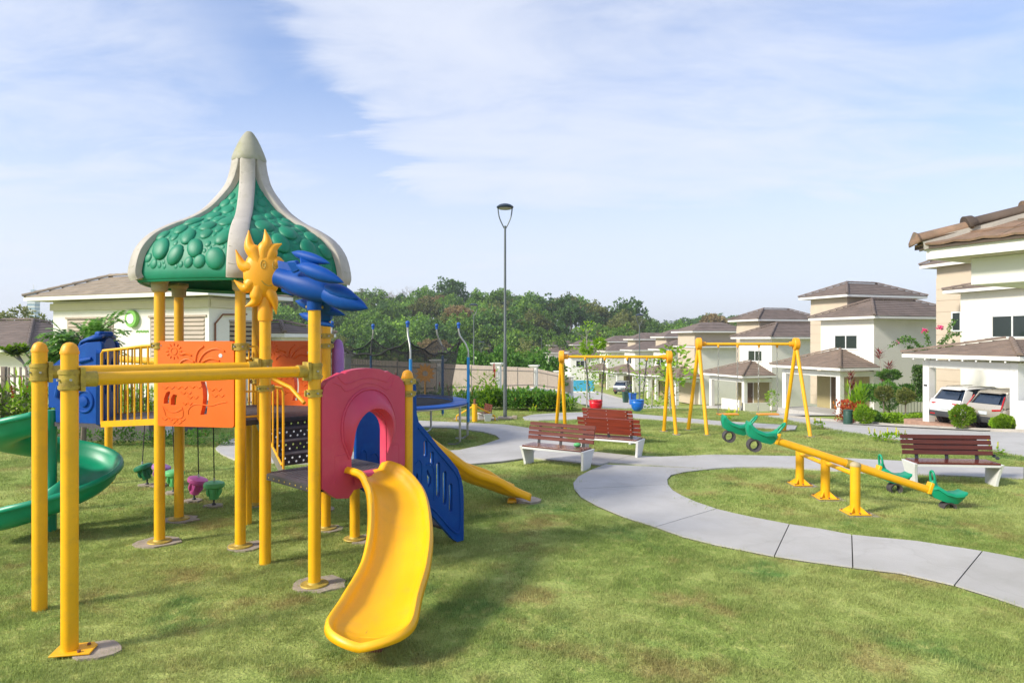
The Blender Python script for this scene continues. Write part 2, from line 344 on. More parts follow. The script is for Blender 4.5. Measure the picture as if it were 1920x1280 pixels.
M['poolblue'] = pmat('pool_blue', (0.05, 0.38, 0.55), 0.4)
M['towerhaze'] = pmat('far_tower_haze_blue', (0.30, 0.42, 0.50), 0.4, 0.1, 0.1)  # bluish distance haze put into the tower colour
M['rust'] = pmat('rusty_pipe', (0.22, 0.09, 0.05), 0.8)
M['terra'] = pmat('terracotta', (0.5, 0.2, 0.1), 0.8)
def glassmat():
    m, t, b, o = newmat('window_glass'); b.inputs['Base Color'].default_value = (0.02, 0.03, 0.028, 1); b.inputs['Roughness'].default_value = 0.12
    b.inputs['Specular IOR Level'].default_value = 0.7; return m
M['glass'] = glassmat()
def leafmat(name, c0, c1, c2=None, trans=0.35, rough=0.5, dead=0.0):
    m, t, b, o = newmat(name); l = t.links.new
    g = N(t, 'ShaderNodeNewGeometry'); r = N(t, 'ShaderNodeValToRGB')
    c2 = c2 or tuple(x * 1.25 for x in c1)
    ramp(r, [(0.0, c0), (0.55, c1), (0.95, c2)]); l(g.outputs['Random Per Island'], r.inputs[0])
    n = N(t, 'ShaderNodeTexNoise'); l(g.outputs['Position'], n.inputs['Vector']); n.inputs['Scale'].default_value = 0.35; n.inputs['Detail'].default_value = 3
    oi = N(t, 'ShaderNodeObjectInfo')
    a1 = N(t, 'ShaderNodeMath', operation='ADD'); l(n.outputs[0], a1.inputs[0]); l(oi.outputs['Random'], a1.inputs[1])
    mr = N(t, 'ShaderNodeMapRange'); l(a1.outputs[0], mr.inputs[0]); mr.inputs[1].default_value = 0.4; mr.inputs[2].default_value = 1.6; mr.inputs[3].default_value = 0.7; mr.inputs[4].default_value = 1.35
    mm = N(t, 'ShaderNodeMix', data_type='RGBA', blend_type='MULTIPLY'); mm.inputs[0].default_value = 1; l(r.outputs[0], mm.inputs[6])
    cc = N(t, 'ShaderNodeCombineColor'); [l(mr.outputs[0], cc.inputs[i]) for i in range(3)]; l(cc.outputs[0], mm.inputs[7])
    l(mm.outputs[2], b.inputs['Base Color']); b.inputs['Roughness'].default_value = rough; b.inputs['Specular IOR Level'].default_value = 0.3
    tr = N(t, 'ShaderNodeBsdfTranslucent'); l(mm.outputs[2], tr.inputs[0]); ms = N(t, 'ShaderNodeMixShader'); ms.inputs[0].default_value = trans
    l(b.outputs[0], ms.inputs[1]); l(tr.outputs[0], ms.inputs[2]); l(ms.outputs[0], o.inputs[0]); return m
M['leaf'] = leafmat('leaf_green', (0.07, 0.155, 0.02), (0.14, 0.28, 0.035), (0.28, 0.44, 0.06), trans=.35)
M['leafdark'] = leafmat('leaf_dark_green', (0.04, 0.105, 0.022), (0.08, 0.175, 0.034), (0.15, 0.26, 0.045), trans=.3)
M['leafolive'] = leafmat('leaf_olive', (0.10, 0.13, 0.03), (0.18, 0.21, 0.05), (0.27, 0.28, 0.09), trans=.45)
M['leafbrown'] = leafmat('leaf_brown', (0.17, 0.12, 0.05), (0.27, 0.20, 0.09), (0.36, 0.27, 0.13), trans=.45)
M['leafbright'] = leafmat('leaf_bright_green', (0.15, 0.30, 0.012), (0.25, 0.43, 0.02), (0.36, 0.54, 0.05), trans=0.45)
M['leafgloss'] = leafmat('leaf_glossy_green', (0.055, 0.16, 0.022), (0.11, 0.26, 0.035), (0.20, 0.37, 0.07), rough=0.35, trans=.45)
M['leafred'] = leafmat('leaf_dark_red', (0.14, 0.02, 0.025), (0.24, 0.04, 0.04), (0.34, 0.09, 0.06))
M['leafcroton'] = leafmat('leaf_orange_red', (0.32, 0.03, 0.015), (0.50, 0.09, 0.02), (0.55, 0.2, 0.03))
M['flowerred'] = leafmat('flower_red', (0.42, 0.01, 0.02), (0.60, 0.02, 0.04), (0.66, 0.06, 0.08), trans=0.2)
M['flowerpink'] = leafmat('flower_pink', (0.60, 0.02, 0.12), (0.72, 0.04, 0.2), (0.75, 0.1, 0.3), trans=0.3)
M['flowery'] = leafmat('flower_yellow', (0.65, 0.62, 0.02), (0.75, 0.72, 0.05), (0.8, 0.78, 0.1), trans=0.3)
def grasscol(t, l, blade):
    g = N(t, 'ShaderNodeNewGeometry')
    def nz(sc, det=5, off=0):
        mpp = N(t, 'ShaderNodeMapping'); l(g.outputs['Position'], mpp.inputs[0]); mpp.inputs['Location'].default_value = (off, off * 0.7, 0); mpp.inputs['Scale'].default_value = (1, 1, 0.0)
        n = N(t, 'ShaderNodeTexNoise'); l(mpp.outputs[0], n.inputs['Vector']); n.inputs['Scale'].default_value = sc; n.inputs['Detail'].default_value = det; n.inputs['Roughness'].default_value = 0.62; return n.outputs[0]
    def mixc(f, a, b):
        mm = N(t, 'ShaderNodeMix', data_type='RGBA'); l(f, mm.inputs[0])
        for i, c in ((6, a), (7, b)):
            if isinstance(c, tuple): mm.inputs[i].default_value = (*c, 1)
            else: l(c, mm.inputs[i])
        return mm.outputs[2]
    def rp(src, a, b):
        r = N(t, 'ShaderNodeValToRGB'); ramp(r, [(a, 0.0), (b, 0.92)], 'EASE'); l(src, r.inputs[0]); return r.outputs[0]
    k = 1.6
    base = mixc(rp(nz(0.5), 0.38, 0.62), (0.162 * k, 0.214 * k, 0.050 * k), (0.230 * k, 0.262 * k, 0.078 * k))
    base = mixc(rp(nz(1.1, 6, 13.0), 0.52, 0.68), base, (0.215 * k, 0.185 * k, 0.066 * k))    # straw and brownish patches
    base = mixc(rp(nz(0.75, 6, 31.0), 0.55, 0.70), base, (0.085 * k, 0.165 * k, 0.040 * k))    # darker green patches
    base = mixc(rp(nz(9, 3, 5.0), 0.50, 0.74), base, (0.29 * k, 0.30 * k, 0.10 * k))
    return base, g
def grassmat(blade):
    m, t, b, o = newmat('grass_blade' if blade else 'lawn_soil'); l = t.links.new
    c, g = grasscol(t, l, blade)
    if blade:
        hs = N(t, 'ShaderNodeHueSaturation'); l(c, hs.inputs['Color'])
        mr = N(t, 'ShaderNodeMapRange'); l(g.outputs['Random Per Island'], mr.inputs[0]); mr.inputs[3].default_value = 0.7; mr.inputs[4].default_value = 1.45; l(mr.outputs[0], hs.inputs['Value'])
        hs.inputs['Saturation'].default_value = 0.95
        c = hs.outputs[0]
        l(c, b.inputs['Base Color']); b.inputs['Roughness'].default_value = 0.6; b.inputs['Specular IOR Level'].default_value = 0.25
        tr = N(t, 'ShaderNodeBsdfTranslucent'); l(c, tr.inputs[0]); ms = N(t, 'ShaderNodeMixShader'); ms.inputs[0].default_value = 0.4
        l(b.outputs[0], ms.inputs[1]); l(tr.outputs[0], ms.inputs[2]); l(ms.outputs[0], o.inputs[0])
    else:
        l(c, b.inputs['Base Color']); b.inputs['Roughness'].default_value = 0.95; b.inputs['Specular IOR Level'].default_value = 0.1
        n = N(t, 'ShaderNodeTexNoise'); l(g.outputs['Position'], n.inputs['Vector']); n.inputs['Scale'].default_value = 40; n.inputs['Detail'].default_value = 5
        bp = N(t, 'ShaderNodeBump'); bp.inputs['Strength'].default_value = 0.8; bp.inputs['Distance'].default_value = 0.03; l(n.outputs[0], bp.inputs['Height']); l(bp.outputs[0], b.inputs['Normal'])
    return m
M['lawn'] = grassmat(False); M['blade'] = grassmat(True)
def netmat():
    m, t, b, o = newmat('black_netting'); l = t.links.new; b.inputs['Base Color'].default_value = (0.02, 0.02, 0.022, 1); b.inputs['Roughness'].default_value = 0.9
    tr = N(t, 'ShaderNodeBsdfTransparent'); ms = N(t, 'ShaderNodeMixShader'); ms.inputs[0].default_value = 0.62
    l(tr.outputs[0], ms.inputs[1]); l(b.outputs[0], ms.inputs[2]); l(ms.outputs[0], o.inputs[0]); return m
M['net'] = netmat()
# ---------------------------------------------------------------- terrain
STREET = [(-30, -0.2), (14, -0.35), (20, -0.6), (25, -1.12), (30, -1.55), (35, -1.9), (41, -2.3), (55, -3.5), (69, -4.4), (83, -4.9), (97, -5.2), (141, -6.4), (200, -7.3), (260, -7.8), (700, -8)]
FENCEZ = [(24, 0), (31.6, -0.46), (39, -0.87), (46, -1.26), (60, -2.6), (97, -5.0), (141, -6.2), (700, -8)]
RIDGE = [(480, 562), (560, 562), (620, 566), (700, 566), (760, 558), (860, 552), (900, 558), (980, 564), (1050, 568), (1100, 573), (1150, 583), (1200, 590), (1260, 600), (1300, 607), (1400, 607)]
def tz(x, y):
    right = interp(STREET, y)
    xc = interp([(12, 10.0), (14.6, 9.6), (15.7, 8.5), (17.6, 8.0), (22, 7.2), (27, 5.0)], y); a_ = sst(22.0, 29.0, y); b_ = sst(xc, xc + 1.5, x); right *= a_ + (1 - a_) * b_
    left = interp(FENCEZ, y)
    w = sst(0, 5, x - interp([(20, 0), (24, -5.5), (46, 2.0), (60, 3), (100, -2), (200, -20)], y))
    z = lerp(left, right, w)
    if x > 16 and y < 60:
        z += 0
    if y > 130:
        px = 960 + F * x / y
        rh = H + (HZ - interp(RIDGE, px)) * 230 / F - 9.5
        rh *= sst(380, 520, px) if px < 520 else 1
        z = lerp(z, rh, sst(145, 230, y)) if y < 230 else lerp(rh, -8, sst(240, 420, y))
    return z
def axis(segs):
    out = []
    for a, b, st in segs:
        k = a
        while k < b - 1e-6: out.append(k); k += st
    out.append(segs[-1][1]); return out
xs = axis([(-900, -160, 60), (-160, -40, 8), (-40, -8, 2), (-8, 26, 0.5), (26, 60, 3), (60, 200, 10), (200, 900, 70)])
ys = axis([(-60, 0, 10), (0, 18, 2), (18, 48, 0.75), (48, 100, 3), (100, 260, 8), (260, 500, 30), (500, 1600, 150)])
FK = [(19.6, -20), (19.4, 10), (19.2, 20), (18.55, 23.2), (17.8, 24.6), (17.2, 26.6), (16.6, 29.8), (16.35, 32.2), (15.9, 35.1), (15.6, 38), (15.3, 44), (14.8, 52), (14.0, 62), (13.2, 75), (12.4, 90), (10.5, 112), (7, 135), (2, 160), (-4, 190)]
NK = [(12.2, -20), (11.9, 10), (11.5, 13.5), (10.7, 15.2), (9.8, 16.6), (9.6, 18.5), (9.4, 20.6), (9.0, 22.5), (8.4, 25), (7.2, 28.5), (5.9, 33), (5.2, 38), (5.8, 46), (6.6, 56), (6.4, 68), (5.8, 82), (4.2, 104), (0.8, 128), (-4, 152), (-10, 182)]
def dens(pts, k=6):
    return [(p.x, p.y) for p in crom([(a, b, 0) for a, b in pts], k)]
NKX, FKX = dens(NK), dens(FK)
g = MB(); g.v = [(x, y, tz(x, y)) for y in ys for x in xs]; nx = len(xs)
def in_poly(px_, py_, poly):
    c = False; n = len(poly); j = n - 1
    for i in range(n):
        xi, yi = poly[i]; xj, yj = poly[j]
        if (yi > py_) != (yj > py_) and px_ < (xj - xi) * (py_ - yi) / (yj - yi) + xi: c = not c
        j = i
    return c
RK = [(p[0] + .35, p[1]) for p in NKX] + [(p[0] - .35, p[1]) for p in reversed(FKX)]
g.v = [(x, y, z - (.3 if (y < 192 and -20 < x < 22 and in_poly(x, y, RK)) else 0)) for x, y, z in g.v]
g.f = [(j * nx + i, j * nx + i + 1, (j + 1) * nx + i + 1, (j + 1) * nx + i) for j in range(len(ys) - 1) for i in range(nx - 1)]; g.mi = [0] * len(g.f)
g.build('ground', M['lawn'], smooth=80, kind='structure')

def drape(poly, name, mat, dz, th=0.06, kind='structure', sub=1.0, flat=False):
    """polygon of ground points made into a slab that follows the terrain"""
    mb = MB(); n = len(poly)
    P = [Vector((p[0], p[1], 0)) for p in poly]
    tri = tessellate_polygon([P])
    area = sum(P[i].x * P[(i + 1) % n].y - P[(i + 1) % n].x * P[i].y for i in range(n))
    vs = [(p.x, p.y, (0 if flat else tz(p.x, p.y)) + dz) for p in P]
    fs = [t if (P[t[1]] - P[t[0]]).cross(P[t[2]] - P[t[0]]).z > 0 else (t[0], t[2], t[1]) for t in tri]
    vb = [(v[0], v[1], v[2] - th) for v in vs]
    for i in range(n):
        j = (i + 1) % n; q = (i, n + i, n + j, j)
        fs.append(q if area > 0 else tuple(reversed(q)))
    mb.add(vs + vb, fs); return mb
def strip(left, right, name, mat, dz, th=0.06, kind='structure', parent=None, caps=True, per=1):
    """band between two lists of ground points; follows the terrain"""
    mb = MB(); n = len(left); vs = []
    for a, b in zip(left, right):
        za, zb = (a[2] if len(a) > 2 and a[2] is not None else tz(a[0], a[1])), (b[2] if len(b) > 2 and b[2] is not None else tz(b[0], b[1]))
        vs += [(a[0], a[1], za + dz), (b[0], b[1], zb + dz), (a[0], a[1], za + dz - th), (b[0], b[1], zb + dz - th)]
    fs = []
    for k in range(n - 1):
        i, j = 4 * k, 4 * k + 4
        fs += [(i, i + 1, j + 1, j), (i + 1, i + 3, j + 3, j + 1), (i + 2, i, j, j + 2)]
    fs += [(0, 2, 3, 1), (4 * n - 4, 4 * n - 3, 4 * n - 1, 4 * n - 2)]
    mb.add(vs, fs)
    return mb.build(name, mat, parent, smooth=20, kind=kind if parent is None else None)
def xy(p): return (p[0], p[1])

# -- the curving footpath in the foreground, slab by slab (cross sections: outer px, inner px, joint)
SEC = [((2300, 1275), (2300, 1125), 0), ((2090, 1195), (2100, 1082), 1), ((1920, 1142), (1925, 1052), 0), ((1862, 1122), (1885, 1044), 0), ((1790, 1100), (1842, 1036), 1), ((1690, 1077), (1720, 1017), 0),
       ((1599, 1066), (1597, 1005), 1), ((1525, 1056), (1540, 994), 0), ((1452, 1045), (1480, 985), 1), ((1340, 1023), (1412, 972), 0), ((1280, 1008), (1375, 964), 0),
       ((1230, 990), (1343, 956), 1), ((1170, 971), (1305, 943), 0), ((1120, 950), (1278, 931), 0), ((1090, 934), (1261, 921), 0), ((1077, 919), (1252, 910), 1),
       ((1075, 907), (1251, 900), 0), ((1085, 895), (1258, 892), 0), ((1105, 884), (1285, 886), 0), ((1135, 872), (1330, 881), 1)]
path = MB()
outer = [gr(*s[0]) for s in SEC]; inner = [gr(*s[1]) for s in SEC]
pr = empty('footpath', (0, 0, 0)); pr['kind'] = 'structure'
def slabset(outer, inner, joints, root, z=0.022):
    start = 0
    for k in range(1, len(outer)):
        if joints[k] or k == len(outer) - 1:
            o = [xy(p) for p in outer[start:k + 1]]; i = [xy(p) for p in inner[start:k + 1]]
            def pull(lst, other):
                a, b = Vector(lst[0]), Vector(lst[1]); c, d = Vector(lst[-1]), Vector(lst[-2])
                lst[0] = tuple(a + (b - a).normalized() * 0.006); lst[-1] = tuple(c + (d - c).normalized() * 0.006)
            pull(o, i); pull(i, o)
            sw = (Vector(o[-1]) - Vector(o[0])).x * (Vector(i[0]) - Vector(o[0])).y - (Vector(o[-1]) - Vector(o[0])).y * (Vector(i[0]) - Vector(o[0])).x
            a, b = (i, o) if sw > 0 else (o, i)
            strip(a, b, 'slab', M['concrete'], z, 0.08, parent=root)
            start = k
slabset(outer, inner, [s[2] for s in SEC], pr)
# -- far arm of the loop (right) : near edge px, far edge px
ARM = [((1330, 881), (1135, 868), 1), ((1345, 879.5), (1160, 855), 0), ((1380, 877.5), (1240, 858), 0), ((1440, 877), (1340, 854), 0), ((1507, 880), (1495, 857), 1), ((1632, 888), (1601, 861.5), 0), ((1700, 890), (1695, 866), 1), ((1800, 894), (1800, 872), 0), ((1920, 899), (1920, 878), 1), ((2200, 912), (2200, 889), 0)]
slabset([gr(*s[1]) for s in ARM], [gr(*s[0]) for s in ARM], [s[2] for s in ARM], pr, 0.026)
# -- the ring round the trampoline lawn, to the left of bench one
RING = [((1105, 883), (1240, 858), 1), ((1123, 874), (1184, 856), 0), ((1049, 865.5), (1115, 849), 0), ((996, 860), (1075, 826), 0), ((940, 868), (1020, 812), 1), ((880, 873), (991, 804), 0)]
slabset([gr(*s[0]) for s in RING[1:]], [gr(*s[1]) for s in RING[1:]], [s[2] for s in RING[1:]], pr, 0.030)
tri = MB()
LO = [(880, 873), (760, 874), (640, 872), (540, 870), (480, 867), (440, 863.5), (415, 853), (404, 843), (416, 832), (440, 824), (500, 813), (560, 806), (640, 799), (720, 793), (780, 790), (850, 793), (945, 797.5), (991, 804), (1020, 812)]
LI = [(862, 846), (760, 850), (680, 850), (600, 848), (560, 844), (530, 840), (525, 836), (522, 832), (530, 828), (545, 824), (580, 818), (640, 812), (700, 806), (740, 804), (790, 802), (850, 804), (905, 811), (930, 818), (938, 825)]
strip([xy(gr(*p)) for p in LO], [xy(gr(*p)) for p in LI], 'slab', M['concrete'], 0.034, 0.08, parent=pr)
fill = [gr(*p) for p in [(880, 873), (862, 846), (900, 838), (938, 825), (1020, 812), (996, 860), (940, 868)]]
mb = drape([xy(p) for p in fill], 'slab', M['concrete'], 0.038, 0.08); mb.build('slab', M['concrete'], pr, smooth=20)
# -- thin pale path behind the benches, running to the swings
BK = [((984, 788), (980, 783)), ((1010, 789), (1000, 778)), ((1060, 788), (1050, 775)), ((1105, 786), (1105, 773.5)), ((1180, 784), (1180, 776)), ((1265, 790), (1262, 783)), ((1340, 797), (1345, 790)), ((1420, 803), (1425, 795)), ((1490, 807), (1495, 799))]
strip([xy(gr(*a)) for a, b in BK], [xy(gr(*b)) for a, b in BK], 'slab', M['concrete'], 0.026, 0.08, parent=pr)
# dark soil bed under the near slabs so the joints read as dark lines
def bedz(pts): return [(p[0], p[1]) for p in pts]
strip(bedz(inner), bedz(outer), 'path_bed', M['joint'], 0.010, 0.05)

# ---------------------------------------------------------------- road, kerbs
# far kerb line (house side) and near lawn edge
def dens(pts, k=6):
    return [(p.x, p.y) for p in crom([(a, b, 0) for a, b in pts], k)]
fk, nk = dens(FK), dens(NK)
strip(nk, fk, 'road', M['road'], 0.05, 0.4) if False else None
NSEC = 6
mb = MB(); rows = []
for a, b in zip(nk, fk):
    rows.append([(lerp(a[0], b[0], t / NSEC), lerp(a[1], b[1], t / NSEC)) for t in range(NSEC + 1)])
vs = [(x, y, max(tz(x, y), 0) * 0 + tz(x, y) + 0.05) for r in rows for x, y in r]
w = NSEC + 1
mb.add(vs, [(k * w + i, k * w + i + 1, (k + 1) * w + i + 1, (k + 1) * w + i) for k in range(len(rows) - 1) for i in range(NSEC)])
mb.build('road', M['road'], smooth=60, kind='structure')
def kerb(line, off, name='kerb'):
    pts = [Vector((a, b, 0)) for a, b in line]; a2 = []; b2 = []
    for i, p in enumerate(pts):
        d = (pts[min(i + 1, len(pts) - 1)] - pts[max(i - 1, 0)]).normalized(); n = Vector((d.y, -d.x, 0))
        a2.append(xy(p)); b2.append(xy(p + n * off))
    if off < 0: a2, b2 = b2, a2
    strip(a2, b2, name, M['kerb'], 0.15, 0.4)
kerb(fk, 0.22)
kerb(nk, -0.16)
# driveways and verge paving
def house_xy(o, ph, v, u): return (o[0] + math.cos(ph) * v - math.sin(ph) * u, o[1] + math.sin(ph) * v + math.cos(ph) * u)

# ---------------------------------------------------------------- houses
def hip_roof(mb, x0, x1, y0, y1, z, rise, step=0.3, over=0.55, th=0.16, lip=0.03, ridge=True, xflat=None):
    """stepped tile courses climbing to a hip; xflat = x beyond which the roof stays vertical (lean-to)"""
    a, b, c, d = x0 - over, x1 + (over if xflat is None else 0), y0 - over, y1 + over
    w = min((b - a) / (2 if xflat is None else 1), (d - c) / 2) * (1 if xflat is None else 0.96)
    n = max(3, int(w / step)); hips = []
    for k in range(n):
        s0, s1 = w * k / n, w * (k + 1) / n
        zz0 = z + rise * s0 / w + lip; zz1 = z + rise * s1 / w
        def rc(s, zz):
            return [(a + s, c + s, zz), ((b - s) if xflat is None else b, c + s, zz), ((b - s) if xflat is None else b, d - s, zz), (a + s, d - s, zz)]
        r0, r1 = rc(s0, zz0), rc(s1, zz1)
        bse = [(p[0], p[1], p[2] - lip - 0.02) for p in r0]
        mb.add(r0 + r1 + bse, [(0, 1, 5, 4), (2, 3, 7, 6), (3, 0, 4, 7)] + ([(1, 2, 6, 5)] if xflat is None else []) + [(8, 9, 1, 0), (10, 11, 3, 2), (11, 8, 0, 3)] + ([(9, 10, 2, 1)] if xflat is None else []))
    top = rc(w, z + rise)
    mb.add(top, [(0, 1, 2, 3)])
    return (a, b, c, d, w, n)
def ridge_tiles(mb, p, q, r=0.09, n=None):
    p = Vector(p); q = Vector(q); L_ = (q - p).length; n = n or max(3, int(L_ / 0.42)); d = (q - p) / n
    x = d.normalized(); y = Vector((0, 0, 1)).cross(x).normalized(); z = x.cross(y)
    for k in range(n):
        a = p + d * k - x * 0.04; b = p + d * (k + 1)
        r0, r1 = r * 1.2, r
        ra = [a + y * (math.cos(t) * r0) + z * (math.sin(t) * r0) for t in [pi * i / 5 for i in range(6)]]
        rb = [b + y * (math.cos(t) * r1) + z * (math.sin(t) * r1) for t in [pi * i / 5 for i in range(6)]]
        mb.loft([ra, rb], False, (True, True))
def roof_part(root, x0, x1, y0, y1, z, rise, xflat=None, tile='tile', over=0.55, detail=True, back=None):
    mb = MB(); a, b, c, d, w, n = hip_roof(mb, x0, x1, y0, y1, z + 0.16, rise, xflat=xflat, over=over, step=0.3 if detail else 0.6)
    if detail:
        zt = z + 0.2
        if xflat is None:
            ends = [((a, c, zt), (a + w, c + w, zt + rise)), ((b, c, zt), (b - w, c + w, zt + rise)), ((b, d, zt), (b - w, d - w, zt + rise)), ((a, d, zt), (a + w, d - w, zt + rise)), ((a + w, c + w, zt + rise), (b - w, d - w, zt + rise))]
        else:
            ends = [((a, c, zt), (a + w, c + w, zt + rise)), ((a, d, zt), (a + w, d - w, zt + rise))]
        for p, q in ends:
            if (Vector(p) - Vector(q)).length > 0.3: ridge_tiles(mb, p, q)
    r = mb.build('roof', M[tile], root, world=False, smooth=0)
    f = MB()
    t = 0.05
    for (cx, cy, sx, sy) in [((a + b) / 2, c + 0.03, b - a, t), ((a + b) / 2, d - 0.03, b - a, t), (a + 0.03, (c + d) / 2, t, d - c - 0.12)] + ([(b - 0.03, (c + d) / 2, t, d - c - 0.12)] if xflat is None else []):
        f.box((cx, cy, z + 0.08), (sx, sy, 0.18))
    f.build('fascia', M['white'], r, world=False, smooth=0)
    s = MB(); s.box(((a + b) / 2, (c + d) / 2, z + 0.03), (b - a - 0.14, d - c - 0.14, 0.03)); s.build('soffit', M['soffit'], r, world=False, smooth=0)
    return r
def window(root, p, ux, w, h, n=2, depth=0.05, curtain=False):
    """p = lower-left corner on the wall face, ux along the wall; the normal is ux turned -90 deg about z"""
    ux = Vector(ux).normalized(); un = Vector((ux.y, -ux.x, 0)); m = Matrix((ux, un, Vector((0, 0, 1)))).transposed(); p = Vector(p)
    f = MB(); fw = 0.07
    for (cx, cz, sx, sz) in [(w / 2, fw / 2, w, fw), (w / 2, h - fw / 2, w, fw)]: f.box(p + ux * cx + Vector((0, 0, cz)) + un * depth / 2, (sx, depth, sz), m)
    for k in range(n + 1): f.box(p + ux * (fw / 2 + (w - fw) * k / n) + Vector((0, 0, h / 2)) + un * (depth / 2 - 0.002), (fw, depth, h - 2 * fw), m)
    o = f.build('window', M['frame'], root, world=False, smooth=0)
    for k in range(n):
        gl = MB(); gl.box(p + ux * (fw / 2 + (w - fw) * (k + .5) / n) + Vector((0, 0, h / 2)) + un * 0.012, ((w - fw) / n - fw, 0.012, h - 2 * fw), m); gl.build('pane', M['glass'], o, world=False, smooth=0)
    if curtain:
        c = MB()
        for k in range(6): c.cyl(p + ux * (0.1 + k * 0.06) + Vector((0, 0, fw)) + un * 0.024, p + ux * (0.1 + k * 0.06) + Vector((0, 0, h - fw)) + un * 0.024, 0.03, n=6)
        c.build('curtain', M['white'], o, world=False)
    return o
MAIN_H, TOW_H, CAR_H = 5.85, 7.4, 2.62
def house(origin, z0, ph, label, detail=True, mx=2.65, mdepth=8, mlen=4.3, tx=4.0, tlen=3.3, ty=3.4, clen=4.93, cz=2.75, crise=1.05, win=None, tdep=6.0, mh=MAIN_H, two=False, mrise=1.15):
    root = empty('house', (origin[0], origin[1], z0), ph, label, 'house', 'houses with brown tiled roofs along the street')
    w = MB(); w.box((mx + mdepth / 2, mlen / 2, mh / 2), (mdepth, mlen, mh)); w.build('wall', M['wall'], root, world=False, smooth=0)
    # tower clad with wide bands
    if detail:
        core = MB(); core.box((tx + tdep / 2, ty + tlen / 2, TOW_H / 2), (tdep - 0.04, tlen - 0.04, TOW_H)); core.build('tower_wall', M['taupe'], root, world=False, smooth=0)
        hb = 0.62; nb = int(TOW_H / hb); b = MB(); b.box((0, 0, 0), (tdep, tlen, hb - 0.025)); bm_ = b.mesh('wall_panel', M['taupe'], 0)
        for k in range(nb):
            o = link('wall_panel', bm_, root); o.location = (tx + tdep / 2, ty + tlen / 2, hb * (k + 0.5)); WM[o.name] = WM[root.name]
    else:
        core = MB(); core.box((tx + tdep / 2, ty + tlen / 2, TOW_H / 2), (tdep, tlen, TOW_H)); core.build('tower_wall', M['taupe'], root, world=False, smooth=0)
    roof_part(root, mx, mx + mdepth, 0, mlen, mh, mrise, detail=detail)
    roof_part(root, tx, tx + tdep, ty, ty + tlen, TOW_H, 0.95, detail=detail)
    # carport
    for (x, y) in ((0.16, 0.16), (0.16, clen - 0.16)):
        c = MB(); c.box((x, y, CAR_H / 2), (0.32, 0.32, CAR_H)); c.build('pillar', M['white'], root, world=False, smooth=0, bevel=0.01)
    bm_ = MB()
    for (cx, cy, sx, sy) in [(0.16, clen / 2, 0.30, clen - 0.66), (mx / 2 + 0.16, 0.16, mx - 0.34, 0.30), (mx / 2 + 0.16, clen - 0.16, mx - 0.34, 0.30)]: bm_.box((cx, cy, CAR_H - 0.16), (sx, sy, 0.3))
    bm_.build('beam', M['white'], root, world=False, smooth=0)
    roof_part(root, 0, mx - 0.01, 0, clen, cz - 0.02, crise, xflat=mx, tile='tile2', detail=detail)
    bw = MB(); bw.box((mx - 0.02, clen / 2 + (mlen if clen > mlen else 0) * 0, 1.2), (0.03, min(clen, mlen) - 0.02, 2.35)); bw.build('carport_wall', M['garage'], root, world=False, smooth=0)  # thin sheet over the cream wall, coloured olive as if in shade
    d = MB(); d.box((mx - 0.06, min(clen, mlen) * 0.66, 1.05), (0.06, 0.95, 2.1)); dd = d.build('door', M['door'], root, world=False, smooth=0)
    hnd = MB(); hnd.box((mx - 0.11, min(clen, mlen) * 0.66 - 0.35, 1.0), (0.04, 0.04, 0.14)); hnd.build('handle', M['steel'], dd, world=False, smooth=0)
    if detail:
        dm = MB(); [dm.box((mx - 0.05, min(clen, mlen) * 0.66 + s * 0.52, 1.08), (0.07, 0.08, 2.16)) for s in (-1, 1)]; dm.build('door_frame', M['white'], root, world=False, smooth=0)
    for wn in (win or [('f', 1.2, 3.93, 1.9, 0.95)]):
        side, a, zc, ww, hh = wn[:5]
        if side == 'f': window(root, (mx, a + ww, zc), (0, -1, 0), ww, hh, wn[5] if len(wn) > 5 else 2, curtain=len(wn) > 6)
        elif side == 't': window(root, (tx, a + ww, zc), (0, -1, 0), ww, hh, 1)
        else: window(root, (a, 0, zc), (1, 0, 0), ww, hh, 1)
    return root
PH1, PH2 = math.atan2(.22, .975), R(19.3)
H1 = (18.45, 24.9)
h1 = house(H1, -1.19, PH1, 'nearest cream two storey house, two cars in its wide carport, curtained upstairs window', mx=6.5, mdepth=8, mlen=8.7, tx=7.4, tdep=7, ty=8.72, tlen=2.4, clen=4.3, crise=0.60, win=[('f', 4.4, 3.55, 2.9, 1.1, 2, 1), ('t', 9.5, 3.9, 0.6, 1.05)])
# divider wall and utility niche beside the nearest carport
nw = MB(); nw.box((-0.1, -0.6, 0.62), (0.25, 1.0, 1.3)); nw.box((0.9, -1.0, 0.62), (1.7, 0.2, 1.3)); nw.build('side_wall', M['white'], h1, world=False, smooth=0)
ng = MB(); ng.box((-0.28, -1.0, 0.55), (0.05, 0.9, 1.1)); ng.build('meter_box', M['steel'], h1, world=False, smooth=0, bevel=0.01)
for k in range(8): dl = MB(); dl.sphere((-0.56, 0.0 + k * 0.6, 2.66), 0.035, n=8, k=5); dl.build('eave_light', M['white'], h1, world=False)
hn = MB(); hn.box((-0.02, 4.14, 1.55), (0.02, 0.16, 0.07)); hn.build('number_plate', M['iron'], h1, world=False, smooth=0)
h2 = house((19.7, 41), -2.28, PH2, 'cream two storey house right of the second swing set, dark twin window above its porch', win=[('f', 1.2, 3.93, 1.9, 0.95), ('s', 6.6, 0.9, 0.5, 0.9)])
h3 = house((18.7, 55), -3.5, R(17), 'cream two storey house seen through the tall yellow swing frame, low wall at its porch')
h4 = house((16.7, 69.5), -4.4, R(14), 'house whose taupe tower rises just left of the tall swing frame', detail=False, ty=0.2, tx=2.2, tlen=3.6)
lw = MB(); lw.box((-0.4, 1.2, 0.45), (0.15, 2.4, 0.9)); lw.box((0.9, -0.4, 0.35), (2.4, 0.15, 0.7)); lw.build('porch_wall', M['wall'], h3, world=False, smooth=0)
